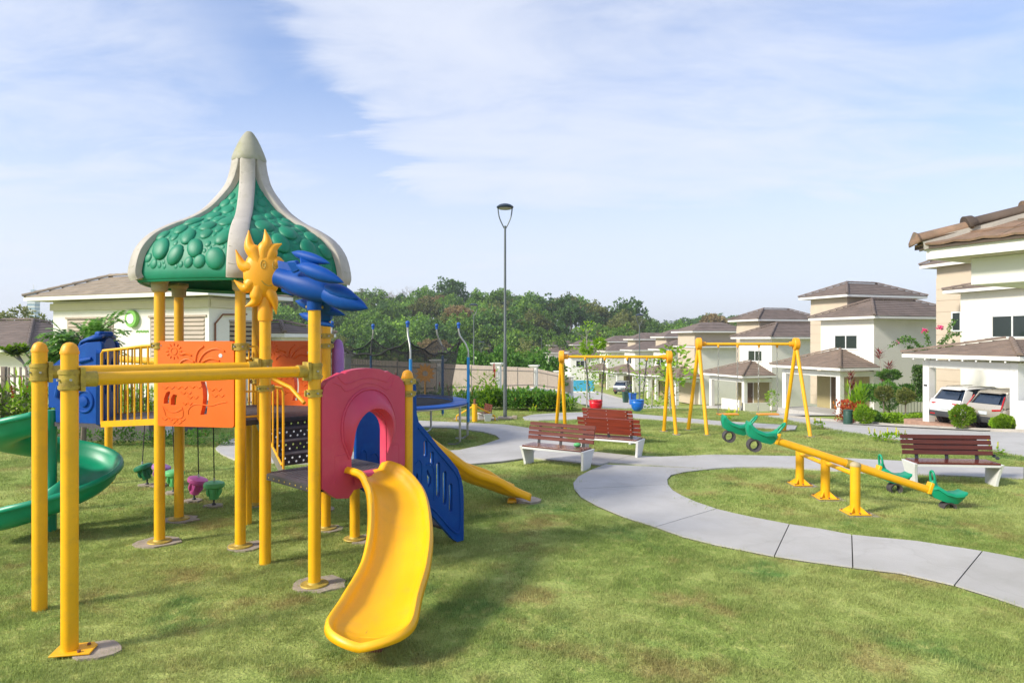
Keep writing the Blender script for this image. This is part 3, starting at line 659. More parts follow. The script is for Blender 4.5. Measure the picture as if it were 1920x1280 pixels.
for o, z, ph, lab in [((16.5, 83), -4.9, R(12), 'far cream house behind the blue toddler swing seat'), ((14.9, 97), -5.2, R(10), 'far cream house with a grey car parked under its porch'),
                      ((13.0, 111), -5.6, R(10), 'far cream house, half hidden, beyond the house with the grey car'),
                      ((9.8, 141), -6.4, R(8), 'distant cream house right of the smaller swing frame post'), ((5.2, 146), -6.5, R(8), 'distant cream house just above the last white fence pillars'),
                      ((-4.6, 178), -7.0, R(0), 'farthest brown roofed house showing over the hedge right of the tall lamp'), ((-10.5, 186), -7.1, R(0), 'farthest brown roofed house showing over the hedge left of the tall lamp')]:
    house(o, z, ph, lab, detail=False)
# long grey-roofed houses standing crosswise between the far rows
def longhouse(o, z0, ph, sx, sy, hh, label, roofh=1.3, wins=()):
    root = empty('house', (*o, z0), ph, label, 'house', 'houses with brown tiled roofs along the street')
    w = MB(); w.box((sx / 2, sy / 2, hh / 2), (sx, sy, hh)); w.build('wall', M['white' if hh > 5 else 'wall'], root, world=False, smooth=0)
    roof_part(root, 0, sx, 0, sy, hh, roofh, detail=False)
    for a, z, ww, h_ in wins: window(root, (a, 0, z), (1, 0, 0), ww, h_, 2)
    return root
longhouse((10.8, 126), -6.0, R(2), 11.5, 9, 5.2, 'wide pale house with a long brown roof between the two far groups of houses', wins=[(1.0, 3.2, 1.6, 1.2), (6.6, 3.2, 1.8, 1.3)])
longhouse((-9.0, 160), -6.9, R(0), 15, 9, 5.4, 'long low brown roof beyond the hedge, right of the tall lamp')
longhouse((-17.5, 150), -6.6, R(3), 9.5, 8, 4.8, 'far brown roof between the trampoline and the tall lamp')

# ---------------------------------------------------------------- driveways, verges and garden ground
def quad_ground(name, pts, mat, dz):
    """bilinear patch draped on the terrain"""
    A, B, C, D = [Vector((p[0], p[1])) for p in pts]; n = 8; mb = MB(); vs = []
    for j in range(n + 1):
        for i in range(n + 1):
            p = A.lerp(B, i / n).lerp(D.lerp(C, i / n), j / n); vs.append((p.x, p.y, tz(p.x, p.y) + dz))
    fs = [(j * (n + 1) + i, j * (n + 1) + i + 1, (j + 1) * (n + 1) + i + 1, (j + 1) * (n + 1) + i) for j in range(n) for i in range(n)]
    a, b, c = Vector(vs[0]), Vector(vs[1]), Vector(vs[n + 1])
    if (b - a).cross(c - a).z < 0: fs = [tuple(reversed(f)) for f in fs]
    mb.add(vs, fs); return mb.build(name, mat, smooth=60, kind='structure')
hx = lambda o, ph, v, u: house_xy(o, ph, v, u)
def pad(name, o, ph, z0, v0, v1, u0, u1, mat, dz):
    mb = MB(); P = [hx(o, ph, v0, u0), hx(o, ph, v1, u0), hx(o, ph, v1, u1), hx(o, ph, v0, u1)]
    mb.add([(*p, z0 + dz) for p in P] + [(*p, z0 - 1.0) for p in P], [(0, 1, 2, 3), (0, 4, 5, 1), (1, 5, 6, 2), (2, 6, 7, 3), (3, 7, 4, 0)])
    return mb.build(name, mat, smooth=0, kind='structure')
pad('driveway', H1, PH1, -1.19, -0.12, 6.5, 0, 5.2, M['paver'], 0.02)
pad('driveway', (19.7, 41), PH2, -2.28, -0.2, 2.65, -0.4, 5.2, M['road'], 0.02)
pad('driveway', (18.7, 55), R(17), -3.5, -0.2, 2.65, -0.4, 5.2, M['road'], 0.02)
quad_ground('driveway', [hx(H1, PH1, -1.25, 0.4), hx(H1, PH1, -0.12, 0.4), hx(H1, PH1, -0.12, 5.6), hx(H1, PH1, -1.5, 7.0)], M['road'], 0.09)
quad_ground('driveway', [(15.6, 40.2), hx((19.7, 41), PH2, -0.2, -0.4), hx((19.7, 41), PH2, -0.2, 5.2), (15.2, 46.5)], M['road'], 0.07)
quad_ground('driveway', [(15.0, 54), hx((18.7, 55), R(17), -0.2, -0.4), hx((18.7, 55), R(17), -0.2, 5.2), (14.4, 60)], M['road'], 0.07)

# ---------------------------------------------------------------- near pavilion roof (upper right)
pv = empty('pavilion_roof', (6.2, 5.2, 0), 0, 'weathered terracotta tiled roof corner jutting in at the upper right edge', 'roof')
e0 = at(1709, 470, 7.0); dirn = Vector((0.47, -0.883, 0)); back = Vector((0.883, 0.47, 0))   # eave runs toward the viewer, body lies to the right
zE = e0.z
def pvp(s, t, z): return Vector((e0.x, e0.y, z)) + dirn * s + back * t
PM = frame((0, 0, 0), dirn, (0, 0, 1))
sl = 0.36
rows_, tw = 4, 0.26
tl = MB(); L0 = 0.36
ux = dirn; uy = (back + Vector((0, 0, sl))).normalized(); un = ux.cross(uy)
if un.z < 0: un = -un
# one interlocking tile: a shallow wave with thickness
prof = [(-tw / 2, 0.0), (-tw / 4, 0.006), (0, 0.014), (tw / 4, 0.006), (tw / 2, 0.0)]
ra = [Vector((x, 0, z)) for x, z in prof]; rb = [Vector((x, L0, z - 0.012)) for x, z in prof]
tl.add([*ra, *rb, *[v - Vector((0, 0, 0.022)) for v in ra], *[v - Vector((0, 0, 0.022)) for v in rb]],
       [(i, i + 1, 6 + i, 5 + i) for i in range(4)] + [(10 + i, 15 + i, 16 + i, 11 + i) for i in range(4)] + [(i, 10 + i, 11 + i, i + 1) for i in range(4)] + [(0, 5, 15, 10), (4, 14, 19, 9)])
tmesh = tl.mesh('roof_tile', M['tileold'], 60)
MT = Matrix((ux, uy, un)).transposed().to_4x4()
for r_ in range(rows_ + 2):
    for c_ in range(9):
        t0 = r_ * 0.30
        s0 = 0.16 + c_ * tw
        if s0 < t0 - 0.16: continue
        p = pvp(s0, 0, zE + 0.045) + uy * t0
        o = link('roof_tile', tmesh, pv); o.matrix_local = WM[pv.name].inverted() @ Matrix.Translation(p + un * random.uniform(0, .006)) @ MT @ Matrix.Rotation(random.uniform(-.012, .012), 4, 'Z')
# tiles of the other slope (seen edge on) are laid on the back side of the hip
hipd = (dirn + back + Vector((0, 0, sl))).normalized()
for k in range(5):
    a = pvp(0, 0, zE + 0.07) + hipd * (k * 0.52 - 0.02); b = a + hipd * 0.56
    x = (b - a).normalized(); y = Vector((0, 0, 1)).cross(x).normalized(); z = x.cross(y)
    mb = MB(); rr = []
    for t_, r_ in ((0, 0.145), (0.12, 0.135), (0.17, 0.108), (0.92, 0.098), (1.0, 0.108)):
        c = a.lerp(b, t_) + z * (0.035 if k else 0.02)
        if k == 0 and t_ == 0: r_ = 0.05; c -= z * 0.02
        rr.append([c + y * math.cos(q) * r_ + z * math.sin(q) * r_ * 0.9 - z * 0.03 for q in [pi * i / 8 for i in range(9)]])
    mb.loft(rr, False, (True, True)); mb.build('ridge_tile', M['tileold'] if k % 2 == 0 else M['tiledark'], pv, solid=0.012)
mo = MB(); mo.bar(pvp(0.06, 0.06, zE + .045), pvp(0.06, 0.06, zE + .045) + hipd * 2.5, .20, .10); mo.build('mortar', M['kerb'], pv)
sb = MB()   # roof boards under the tiles
q0, q1, q2, q3 = pvp(0.02, 0.02, zE + 0.03), pvp(2.6, 0.02, zE + 0.03), pvp(2.6, 2.4, zE + 0.03 + sl * 2.4), pvp(2.4, 2.4, zE + .03 + sl * 2.4)
sb.add([q0, q1, q2, q3] + [v - Vector((0, 0, 0.03)) for v in (q0, q1, q2, q3)], [(0, 1, 2, 3), (7, 6, 5, 4), (0, 4, 5, 1), (3, 2, 6, 7), (0, 3, 7, 4), (1, 5, 6, 2)])
q3b = pvp(0.02, 2.4, zE + 0.03)
sb.add([q0, q3, q3b], [(0, 1, 2)]); sb.build('roof_board', M['tiledark'], pv, smooth=0)
fb = MB(); fb.bar(pvp(0.12, 0.08, zE - 0.045), pvp(2.6, 0.08, zE - 0.045), 0.05, 0.11); fb.bar(pvp(0.145, 0.105, zE - 0.047), pvp(0.145, 2.4, zE - 0.047), 0.05, 0.105)
fb.bar(pvp(0.1, 0.06, zE + 0.0), pvp(2.6, 0.06, zE + 0.0), 0.03, 0.03); fb.build('fascia', M['white'], pv, smooth=0)
sf = MB(); sf.box(pvp(1.38, 1.28, zE - 0.09), (2.42, 2.2, 0.02), PM.to_3x3()); sf.build('soffit', M['soffit'], pv, smooth=0)
bb = MB(); b0 = pvp(0.47, 0.42, zE - 0.26)
bb.bar(pvp(0.40, 0.42, zE - 0.235), pvp(2.6, 0.42, zE - 0.235), 0.2, 0.27); bb.bar(pvp(0.50, 0.53, zE - 0.237), pvp(0.50, 2.4, zE - 0.237), 0.2, 0.265); bb.build('beam', M['white'], pv, smooth=0, bevel=0.012)
for s_, t_ in ((2.45, 0.42), (2.45, 2.2)):
    c = MB(); c.box(pvp(s_, t_, (zE - 0.37) / 2), (0.22, 0.22, zE - 0.37), PM.to_3x3()); c.build('post', M['white'], pv, smooth=0)

# ---------------------------------------------------------------- white clubhouse behind the fence (left)
C0 = Vector((-11.0, 24.7)); d1 = Vector((-0.92, 0.39)).normalized(); d2 = Vector((0.39, 0.92)).normalized()
cbr = math.atan2(-d1.y, -d1.x)     # local x = along the front toward the right corner, local y = away
cb_ = empty('clubhouse', (C0.x, C0.y, 0), cbr, 'low white clubhouse with brown tiled roof, round green sign and louvred openings', 'building')
# local frame: front wall along -x from the corner (0,0); side wall along +y
OV = 0.75; WL = 8.9; WD = 8.5; EH = 4.0
w = MB(); zt = EH - 0.1
def wallbox(x0, x1, y0, y1, z0, z1): w.box(((x0 + x1) / 2, (y0 + y1) / 2, (z0 + z1) / 2), (x1 - x0, y1 - y0, z1 - z0))
ox = -OV; oy = OV; WD = 3.0
OPEN = [(-8.75, -5.9, 1.3, 3.15), (-3.85, -0.95, 1.3, 3.15)]
xs_ = [-OV - WL] + [a for o_ in OPEN for a in (ox + o_[0] + OV, ox + o_[1] + OV)] + [-OV]
# front wall pieces between the openings (openings are real recesses)
cur = -OV - WL
for a, b, z0, z1 in OPEN:
    wallbox(cur, a, oy, oy + 0.2, 0, zt); wallbox(a, b, oy, oy + 0.2, 0, z0); wallbox(a, b, oy, oy + 0.2, z1, zt); cur = b
wallbox(cur, -OV, oy, oy + 0.2, 0, zt)
wallbox(-OV - 0.2, -OV, oy + 0.2, oy + 1.0, 0, zt); wallbox(-OV - 0.2, -OV, oy + 1.0, oy + 2.7, 0, 1.5); wallbox(-OV - 0.2, -OV, oy + 1.0, oy + 2.7, 3.0, zt); wallbox(-OV - 0.2, -OV, oy + 2.7, oy + WD, 0, zt); wallbox(-OV - WL, -OV, oy + WD, oy + WD + .15, 0, zt)
wallbox(-OV - WL, -OV - WL + 0.2, oy + 0.2, oy + WD, 0, zt)
wallbox(-OV - WL + 0.2, -OV - 0.2, oy + 0.45, oy + 0.5, 0, zt)
w.build('wall', M['wall'], cb_, world=False, smooth=0)
roof_part(cb_, -OV - WL, -OV, oy, oy + WD, EH - 0.08, 0.95, over=OV, tile='tiletan')
bd = MB(); bd.box((-OV - WL / 2, oy - 0.06, EH - 0.34), (WL + 0.12, 0.1, 0.3)); bd.box((-OV + 0.06, oy + WD / 2, EH - 0.342), (0.1, WD, 0.3)); bd.build('cornice', M['soffit'], cb_, world=False, smooth=0)
for k, (a, b, z0, z1) in enumerate(OPEN):
    lv = MB(); lv.box(((a + b) / 2, oy - 0.01, (z0 + z1) / 2 - 0.3), ((b - a) * 0.62, 0.03, (z1 - z0) - 0.7)) if False else None
    fr = MB(); fr.box(((a + b) / 2, oy - 0.02, z1 + 0.04), (b - a + 0.16, 0.06, 0.08)); fr.box(((a + b) / 2, oy - 0.02, z0 - 0.04), (b - a + 0.16, 0.06, 0.08)); fr.box((a + 0.03, oy + 0.08, (z0 + z1) / 2), (0.06, 0.14, z1 - z0)); fr.box((b - 0.03, oy + 0.08, (z0 + z1) / 2), (0.06, 0.14, z1 - z0))
    for q in (0.14, 0.66): fr.box((a + (b - a) * q, oy + 0.1, (z0 + z1) / 2), (0.05, 0.1, z1 - z0))
    lo = fr.build('louvre', M['louvre'], cb_, world=False, smooth=0)
    s = MB(); s.box((0, 0, 0), (b - a - 0.1, 0.05, 0.15), Matrix.Rotation(R(-20), 3, 'X')); sm = s.mesh('slat', M['louvre'], 0)
    for i in range(11):
        o = link('slat', sm, lo); o.location = ((a + b) / 2, oy + 0.02, z0 + 0.1 + i * 0.165); WM[o.name] = WM[cb_.name]
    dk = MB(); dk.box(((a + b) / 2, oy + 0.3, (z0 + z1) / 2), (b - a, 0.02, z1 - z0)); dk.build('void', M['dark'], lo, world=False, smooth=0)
fr = MB(); fr.box((-OV - 0.0, oy + 1.85, 3.02), (0.06, 1.75, 0.08)); fr.box((-OV, oy + 1.85, 1.48), (0.06, 1.75, 0.08)); lo = fr.build('louvre', M['louvre'], cb_, world=False, smooth=0)
s = MB(); s.box((0, 0, 0), (0.05, 1.66, 0.12), Matrix.Rotation(R(28), 3, 'Y')); sm = s.mesh('slat', M['louvre'], 0)
for i in range(8):
    o = link('slat', sm, lo); o.location = (-OV - 0.04, oy + 1.85, 1.6 + i * 0.185); WM[o.name] = WM[cb_.name]
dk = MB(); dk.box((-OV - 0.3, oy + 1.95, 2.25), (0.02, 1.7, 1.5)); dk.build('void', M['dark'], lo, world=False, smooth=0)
pp = MB(); pp.tube([(-OV + 0.05, oy + 0.25, 1.9), (-OV + 0.05, oy + 0.25, 2.9), (-OV + 0.12, oy + 0.55, 3.25), (-OV + 0.1, oy + 1.8, 3.3)], 0.035, 8); pp.build('downpipe', M['rust'], cb_, world=False)
pc = MB(); pc.box((-2.6, 5.4, 1.2), (4.6, 2.6, 2.4)); pc.build('porch_wall', M['wall'], cb_, world=False, smooth=0)
roof_part(cb_, -5.0, -0.35, 4.3, 6.7, 2.40, 0.5, over=0.5)
# round sign: green rim, white face; built flat on the wall
SX = -OV - 4.02; SZ = 3.12
sg = MB(); sg.lathe([(0.33, 0), (0.34, 0.03), (0.34, 0.14), (0.32, 0.16), (0.19, 0.16)], (SX, oy - 0.0, SZ), 32, (0, -1, 0)); sn = sg.build('sign', M['signgreen'], cb_, world=False)
sw = MB(); sw.cyl((SX, oy - 0.15, SZ), (SX, oy - 0.172, SZ), 0.2, n=32); sw.build('sign_face', M['white'], sn, world=False)
# small wall lettering strokes beneath the sign (too small to read in the photograph)
lt = MB()
for k in range(12):
    x = SX + 0.15 + k * 0.06
    lt.box((x, oy - 0.012, SZ - 0.52 + (0.02 if k % 3 else 0)), (0.022, 0.02, 0.07 + 0.03 * (k % 2)))
    if k % 2: lt.box((x + 0.02, oy - 0.012, SZ - 0.52), (0.03, 0.02, 0.018))
lt.build('lettering', M['signgreen'], cb_, world=False, smooth=0)
# low dark-roofed house at the far left
lh = empty('house', (-28.6, 34.5, -.4), R(-12), 'low house with dark roof at the far left, behind the bright green tree', 'house')
w = MB(); w.box((0, 4, 1.1), (10, 8, 2.2)); w.build('wall', M['wall'], lh, world=False, smooth=0)
roof_part(lh, -5, 5, 0, 8, 2.1, 1.5, tile='tile', over=0.8)
# slim far tower
ft = empty('tower_block', at(63, 640, 450), 0, 'slim hazy blue high rise tower far off at the left horizon', 'tower'); ft.location.z = -8; ft.scale = (.5, .5, .56); WM[ft.name] = Matrix.Translation(ft.location)
t_ = MB(); t_.box((0, 0, 34), (10, 10, 68)); t_.box((0, 0, 70), (8, 8, 6)); t_.box((0, 0, 74.5), (4.5, 4.5, 4)); t_.build('shaft', M['towerhaze'], ft, world=False, smooth=0)
for k in range(14):
    b = MB(); b.box((0, 0, 6 + k * 4.6), (10.3, 10.3, 1.2)); b.build('floor_band', M['white'], ft, world=False, smooth=0)
s = MB(); s.cyl((0, 0, 76), (0, 0, 84), 0.6, 0.1, 8); s.build('spire', M['white'], ft, world=False)
# ---------------------------------------------------------------- play structure
POST = dict(A=(-3.98, 7.71), B=(-3.0, 7.54), C=(-2.25, 8.26), K=(-2.575, 9.22), L=(-3.545, 9.46), D=(-4.24, 8.69), O=(-3.30, 8.50),
            E=(-2.53, 7.0), F=(-1.84, 6.36), G=(-1.80, 7.82), H=(-1.10, 7.18), P1=(-3.24, 5.0), P2=(-4.02, 5.81), J=(-6.44, 10.9), T1=(-5.44, 8.42), T2=(-6.3, 9.05))
ps = empty('play_structure', (-3.3, 8.0, 0), 0, 'yellow post climbing frame with green mushroom roof, three slides and coloured panels', 'playground')
TOP = dict(A=2.97, B=2.97, C=2.97, K=2.97, L=2.97, D=2.97, O=1.33, E=2.62, F=2.66, G=0.9, H=1.90, P1=2.20, P2=2.20, J=2.15, T1=1.3, T2=1.3)
PR = 0.057
posts = {}
for k, (x, y) in POST.items():
    mb = MB(); mb.cyl((x, y, -0.02), (x, y, TOP[k]), PR, n=28)
    posts[k] = mb.build('post', M['yellow'], ps)
    if k in ('P1', 'P2', 'H', 'J'):
        c = MB(); c.lathe([(PR + .004, 0), (PR + .006, 0.012), (PR, 0.03), (PR * .93, 0.05), (PR * .7, 0.072), (PR * .35, 0.084), (0.002, 0.087)], (x, y, TOP[k] - 0.008), 28); c.build('cap', M['sunplastic'], posts[k])
    if k not in ('P1', 'P2', 'E', 'J', 'T1', 'T2', 'O'):
        fl = MB(); fl.lathe([(0.125, 0.012), (0.13, 0.022), (0.125, 0.032), (0.07, 0.034), (0.06, 0.05)], (x, y, 0), 24); fl.build('flange', M['clamp'], posts[k])
# P1's base plate with bolts
bp_ = MB(); bp_.panel([(-.10, -.10), (.17, -.10), (.17, .05), (.13, .10), (-.10, .10)], [], frame((-3.24, 5.0, 0.035), (0.98, 0.2, 0), (0, 0, 1)), 0.012); b_ = bp_.build('base_plate', M['yplastic'], posts['P1'], bevel=0.004)
bo = MB(); [bo.cyl((-3.24 + a, 5.0 + b, 0.034), (-3.24 + a, 5.0 + b, 0.05), 0.013, n=6) for a, b in ((0.10, -0.05), (0.10, 0.07))]; bo.build('bolt', M['rust'], b_)
def blob(c, r, n=14, sq=1.0, seed=0):
    rnd = random.Random(seed); return [(c[0] + r * math.cos(2 * pi * i / n) * rnd.uniform(.8, 1.15), c[1] + r * sq * math.sin(2 * pi * i / n) * rnd.uniform(.8, 1.15)) for i in range(n)]
for i, (k, dx_, dy_, r_) in enumerate([('A', -.02, .02, .24), ('B', .06, .02, .22), ('D', .02, .0, .22), ('F', .05, .03, .25), ('C', .05, 0, .17), ('G', .12, 0, .2), ('P1', .18, .03, .17), ('L', 0, 0, .2), ('K', 0, 0, .2)]):
    x, y = POST[k]; mb = drape(blob((x + dx_, y + dy_), r_, sq=0.9, seed=i), 'f', None, 0.018, 0.05, flat=True); mb.build('footing', M['footing'], posts[k], smooth=0)
def clamp(parent, k, z, h=0.10, r=None, arm=None, ext=0.1, armr=0.05):
    """two half-shell bands with ribs and bolts; arm = direction of the gripped tube"""
    x, y = POST[k]; r = (r or PR) + 0.006
    mb = MB()
    for dz in (-h * .36, h * .36):
        mb.lathe([(r, -0.012), (r + 0.012, -0.012), (r + 0.012, 0.012), (r, 0.012)], (x, y, z + dz), 24)
    mb.lathe([(r - 0.002, -h / 2), (r + 0.005, -h / 2), (r + 0.005, h / 2), (r - 0.002, h / 2)], (x, y, z), 24)
    if arm:
        a = Vector((arm[0], arm[1], arm[2] if len(arm) > 2 else 0)).normalized(); p = Vector((x, y, z))
        mb.cyl(p + a * (r - 0.005), p + a * (r + ext), armr * 1.12, armr * 1.2, 18)
        mb.box(p + a * (r + 0.012), (0.03, 2 * r * .95, h * 1.15), frame((0, 0, 0), a, (0, 0, 1)).to_3x3())
        pr_ = Vector((-a.y, a.x, 0))
        for sgn in (-1, 1): mb.box(p + a * (r + ext * .45) + pr_ * (sgn * armr * .9), (ext * .9, 0.02, 0.022), frame((0, 0, 0), a, (0, 0, 1)).to_3x3())
    else:
        for q in (0.6, 0.6 + pi): mb.box(Vector((x + math.cos(q) * (r + .012), y + math.sin(q) * (r + .012), z)), (0.035, 0.03, h * .9), Matrix.Rotation(q, 3, 'Z'))
    mb.build('clamp', M['clamp'], parent, smooth=30)
    bl = MB()
    for q in (-0.9, -2.1): bl.cyl((x + math.cos(q) * r, y + math.sin(q) * r, z), (x + math.cos(q) * (r + .024), y + math.sin(q) * (r + .024), z), 0.009, n=8)
    bl.build('bolt', M['steel'], parent)
# front overhead tubes
def tubebetween(a, b, z, r=0.05, name='overhead_bar', g0=0.16):
    p = Vector((*POST[a], z)); q = Vector((*POST[b], z)); d = (q - p).normalized()
    mb = MB(); mb.cyl(p + d * g0, q - d * g0, r, n=24); mb.build(name, M['yellow'], ps)
    clamp(posts[a], a, z, 0.15, arm=tuple(d), ext=0.11, armr=r); clamp(posts[b], b, z, 0.15, arm=tuple(-d), ext=0.11, armr=r)
tubebetween('P1', 'F', 2.005); tubebetween('P2', 'E', 2.02)
# overhead tubes over the stepping pods
pod_dir = Vector((-.72, .69, 0)).normalized()
for s_, (a, zz) in (((0, 'D'), (0, 1.98)),) if False else []: pass
def freebar(p, q, r, name, mat='yellow', n=18, parent=None): mb = MB(); mb.cyl(p, q, r, n=n); return mb.build(name, M[mat], parent or ps)
Jp = Vector((*POST['J'], 2.0)); Lp = Vector((*POST['L'], 2.0)); J2 = Vector((-5.7, 11.75, 2.0))
freebar(Lp, J2, 0.05, 'overhead_bar'); freebar(Vector((*POST['D'], 2.0)), Jp, 0.05, 'overhead_bar')
mb = MB(); mb.cyl((J2.x, J2.y, 0), (J2.x, J2.y, 2.2), PR, n=20); mb.build('post', M['yellow'], ps)
mb = MB(); mb.tube([(-4.24, 8.75, 1.97), (-3.9, 9.08, 2.08), (-3.6, 9.4, 1.97)], 0.05, 12); mb.build('overhead_bar', M['yellow'], ps)
# decks
HC = Vector((-3.27, 8.48, 0)); HEX = [POST[k] for k in 'ABCKLD']
def plate_with_holes(outer, m, t, hx_, hy_, pitch, inside, name, mat, r=0.017, diamond=True):
    holes = []
    y = hx_[2]
    row = 0
    while y < hx_[3]:
        x = hx_[0] + (pitch / 2 if row % 2 else 0)
        while x < hx_[1]:
            if inside(x, y): holes.append([(x - r * 1.5, y), (x, y - r * .8), (x + r * 1.5, y), (x, y + r * .8)])
            x += pitch
        y += pitch * 0.5; row += 1
    mb = MB(); mb.panel(outer, holes, m, t); return mb
def inpoly(p, poly, mar=0.05):
    n = len(poly)
    for i in range(n):
        a = Vector(poly[i]); b = Vector(poly[(i + 1) % n]); e = b - a
        d = (e.x * (p[1] - a.y) - e.y * (p[0] - a.x)) / e.length
        if d < mar: return False
    return True
hexl = [(x - HC.x, y - HC.y) for x, y in HEX]; hexl = [(x * .985, y * .985) for x, y in hexl]
mbx = plate_with_holes(hexl, Matrix.Translation((HC.x, HC.y, 1.40)), 0.012, (-1, 1, -1, 1), None, 0.085, lambda x, y: inpoly((x, y), hexl), '', None)
hd = mbx.build('upper_deck', M['deck'], ps, smooth=0)
def rimbeam(poly, z, parent, h=0.055, mat='rubber'):
    mb = MB()
    for i in range(len(poly)):
        a = Vector((*poly[i], z - h / 2)); b = Vector((*poly[(i + 1) % len(poly)], z - h / 2)); d = (b - a).normalized()
        mb.bar(a + d * 0.02, b - d * 0.02, 0.03, h)
    mb.build('deck_rim', M[mat], parent, smooth=0, bevel=0.006)
rimbeam(HEX, 1.398, hd)
LD = [POST['E'], POST['F'], POST['H'], POST['G']]
lc = Vector((sum(p[0] for p in LD) / 4, sum(p[1] for p in LD) / 4)); LDl = [(x - lc.x, y - lc.y) for x, y in LD]
mbx = plate_with_holes(LDl, Matrix.Translation((lc.x, lc.y, 0.935)), 0.012, (-1, 1, -1, 1), None, 0.075, lambda x, y: inpoly((x, y), LDl), '', None)
ldk = mbx.build('lower_deck', M['deck'], ps, smooth=0); rimbeam(LD, 0.933, ldk, 0.065)
hb_ = MB()
for a, b in ((LD[0], LD[1]), (LD[1], LD[2])):
    a = Vector((*a, .9)); b = Vector((*b, .9)); d = (b - a).normalized(); nrm = Vector((d.y, -d.x, 0))
    for i in range(1, 9):
        c = a.lerp(b, i / 9) + nrm * 0.016; hb_.cyl(c, c + nrm * 0.003, 0.008, n=8)
hb_.build('bolt_head', M['clamp'], ldk)
# stairs : from the hexagon down to the square deck
sd_ = Vector((.655, -.755, 0)).normalized(); sw_ = Vector((.72, .69, 0)).normalized()
s_left = Vector((-2.86, 7.71, 0)); wid = 0.78
nr = 4; run = 0.70 / nr; rise = 0.465 / nr
stair = None
st = MB()
for k in range(nr):
    z1 = 1.40 - rise * k; p = s_left + sd_ * (run * k)
    hol = []
    for i in range(9):
        for j in range(2):
            cx = 0.05 + i * 0.085 + (0.04 if j else 0); cy = rise * (0.30 + 0.38 * j); 
            if cx < wid - 0.03: hol.append([(cx + .0125 * math.cos(2 * pi * t / 8), cy + .0125 * math.sin(2 * pi * t / 8)) for t in range(8)])
    m = frame(p + Vector((0, 0, z1 - rise)), sw_, sd_)
    # frame(): y = z x x ; make sure y points up
    if m[2][1] < 0: m = m @ Matrix.Scale(-1, 4, (0, 1, 0))
    up = Matrix.Identity(4)
    for i in range(3): up[i][0] = sw_[i]; up[i][1] = (0, 0, 1)[i]; up[i][2] = sd_[i]; up[i][3] = (p + Vector((0, 0, z1 - rise)))[i]
    r_ = MB(); r_.panel([(0, 0), (wid, 0), (wid, rise), (0, rise)], hol, up, 0.008)
    o = r_.build('riser', M['rubber'], hd, smooth=0)
    if k < nr - 1:
        c = p + sd_ * (run / 2) + sw_ * (wid / 2) + Vector((0, 0, z1 - rise))
        t_ = MB(); t_.box(c, (wid, run + 0.02, 0.014), Matrix((sw_, -sd_, Vector((0, 0, 1)))).transposed()); t_.build('tread', M['deck'], hd, smooth=0)
sg_ = MB(); a = s_left + Vector((0, 0, 1.36)); b = s_left + sd_ * 0.70 + Vector((0, 0, 0.90)); sg_.bar(a - sw_ * .015, b - sw_ * .015, 0.014, 0.09); sg_.build('stringer', M['steel'], hd, smooth=0)
rl = MB(); a0 = s_left - sw_ * 0.02; b0_ = a0 + sd_ * 0.70
E_ = Vector((*POST['E'], 0))
rl.tube([E_ + Vector((0.03, 0.03, 1.80)), E_.lerp(b0_, .6) + Vector((0, 0, 1.80)), b0_ + Vector((0, 0, 1.785)), b0_ + Vector((0.012, 0, 1.74)), b0_ + Vector((0.015, 0, 1.6)), b0_ + Vector((0.015, 0, 0.93))], 0.013, 8)
for q in (0.12, 0.3, 0.48, .66, .84):
    c = a0 + sd_ * (0.70 * q); rl.tube([c + Vector((0, 0, 1.44 - .46 * q)), c + Vector((0, 0, 1.80))], 0.010, 8)
rl.tube([a0 + Vector((0, 0, 1.44)), b0_ + Vector((0, 0, 0.98))], 0.012, 8)
rl.tube([a0 + Vector((0, 0, 1.80)), b0_ + Vector((0, 0, 1.79))], 0.012, 8)
rl.build('stair_railing', M['yplastic'], ps)
hr = MB(); a = s_left + sw_ * wid; hr.tube([s_left + Vector((0, 0, 1.93)), s_left + sd_ * .3 + sw_ * .25 + Vector((0, 0, 1.76)), s_left + sd_ * .55 + sw_ * .3 + Vector((0, 0, 1.60))], 0.022, 10); hr.build('handrail', M['yplastic'], ps)
clamp(posts['E'], 'E', 1.80, 0.05); clamp(posts['B'], 'B', 2.22, 0.075); clamp(posts['A'], 'A', 2.23, 0.06); clamp(posts['F'], 'F', 1.80, 0.06)
clamp(posts['H'], 'H', 1.86, 0.05); clamp(posts['H'], 'H', 1.73, 0.05); clamp(posts['C'], 'C', 2.34, 0.05); clamp(posts['C'], 'C', 2.22, 0.05); clamp(posts['L'], 'L', 2.0, 0.1)
clamp(posts['L'], 'L', 1.72, 0.05)
# ---- panels
def pl_frame(a, b, z, off, s0=0.0):
    a = Vector((*a, z)); b = Vector((*b, z)); ux = (b - a).normalized(); un = Vector((ux.y, -ux.x, 0))
    m = Matrix.Identity(4); o = a + ux * s0 + un * off
    for i in range(3): m[i][0] = ux[i]; m[i][1] = (0, 0, 1)[i]; m[i][2] = un[i]; m[i][3] = o[i]
    return m
def rrect(x0, y0, x1, y1, r, n=6, r2=None):
    r2 = r if r2 is None else r2; out = []
    for cx, cy, a0, rr in ((x1 - r2, y0 + r2, -90, r2), (x1 - r, y1 - r, 0, r), (x0 + r, y1 - r, 90, r), (x0 + r2, y0 + r2, 180, r2)):
        for i in range(n + 1):
            t = R(a0 + 90 * i / n); out.append((cx + rr * math.cos(t), cy + rr * math.sin(t)))
    return out
def relief(parent, m, curves, mat, r=0.006, name='relief_line', z=0.0):
    mb = MB()
    for c in curves:
        pts = [m @ Vector((x, y, z)) for x, y in c]
        if len(pts) > 2: pts = crom(pts, 5)
        mb.tube(pts, r, 6)
    return mb.build(name, M[mat], parent)
def aw(px, py, W_=0.93, H_=0.95, x0=300, x1=440, y0=640, y1=800): return ((px - x0) / (x1 - x0) * W_, (y1 - py) / (y1 - y0) * H_)
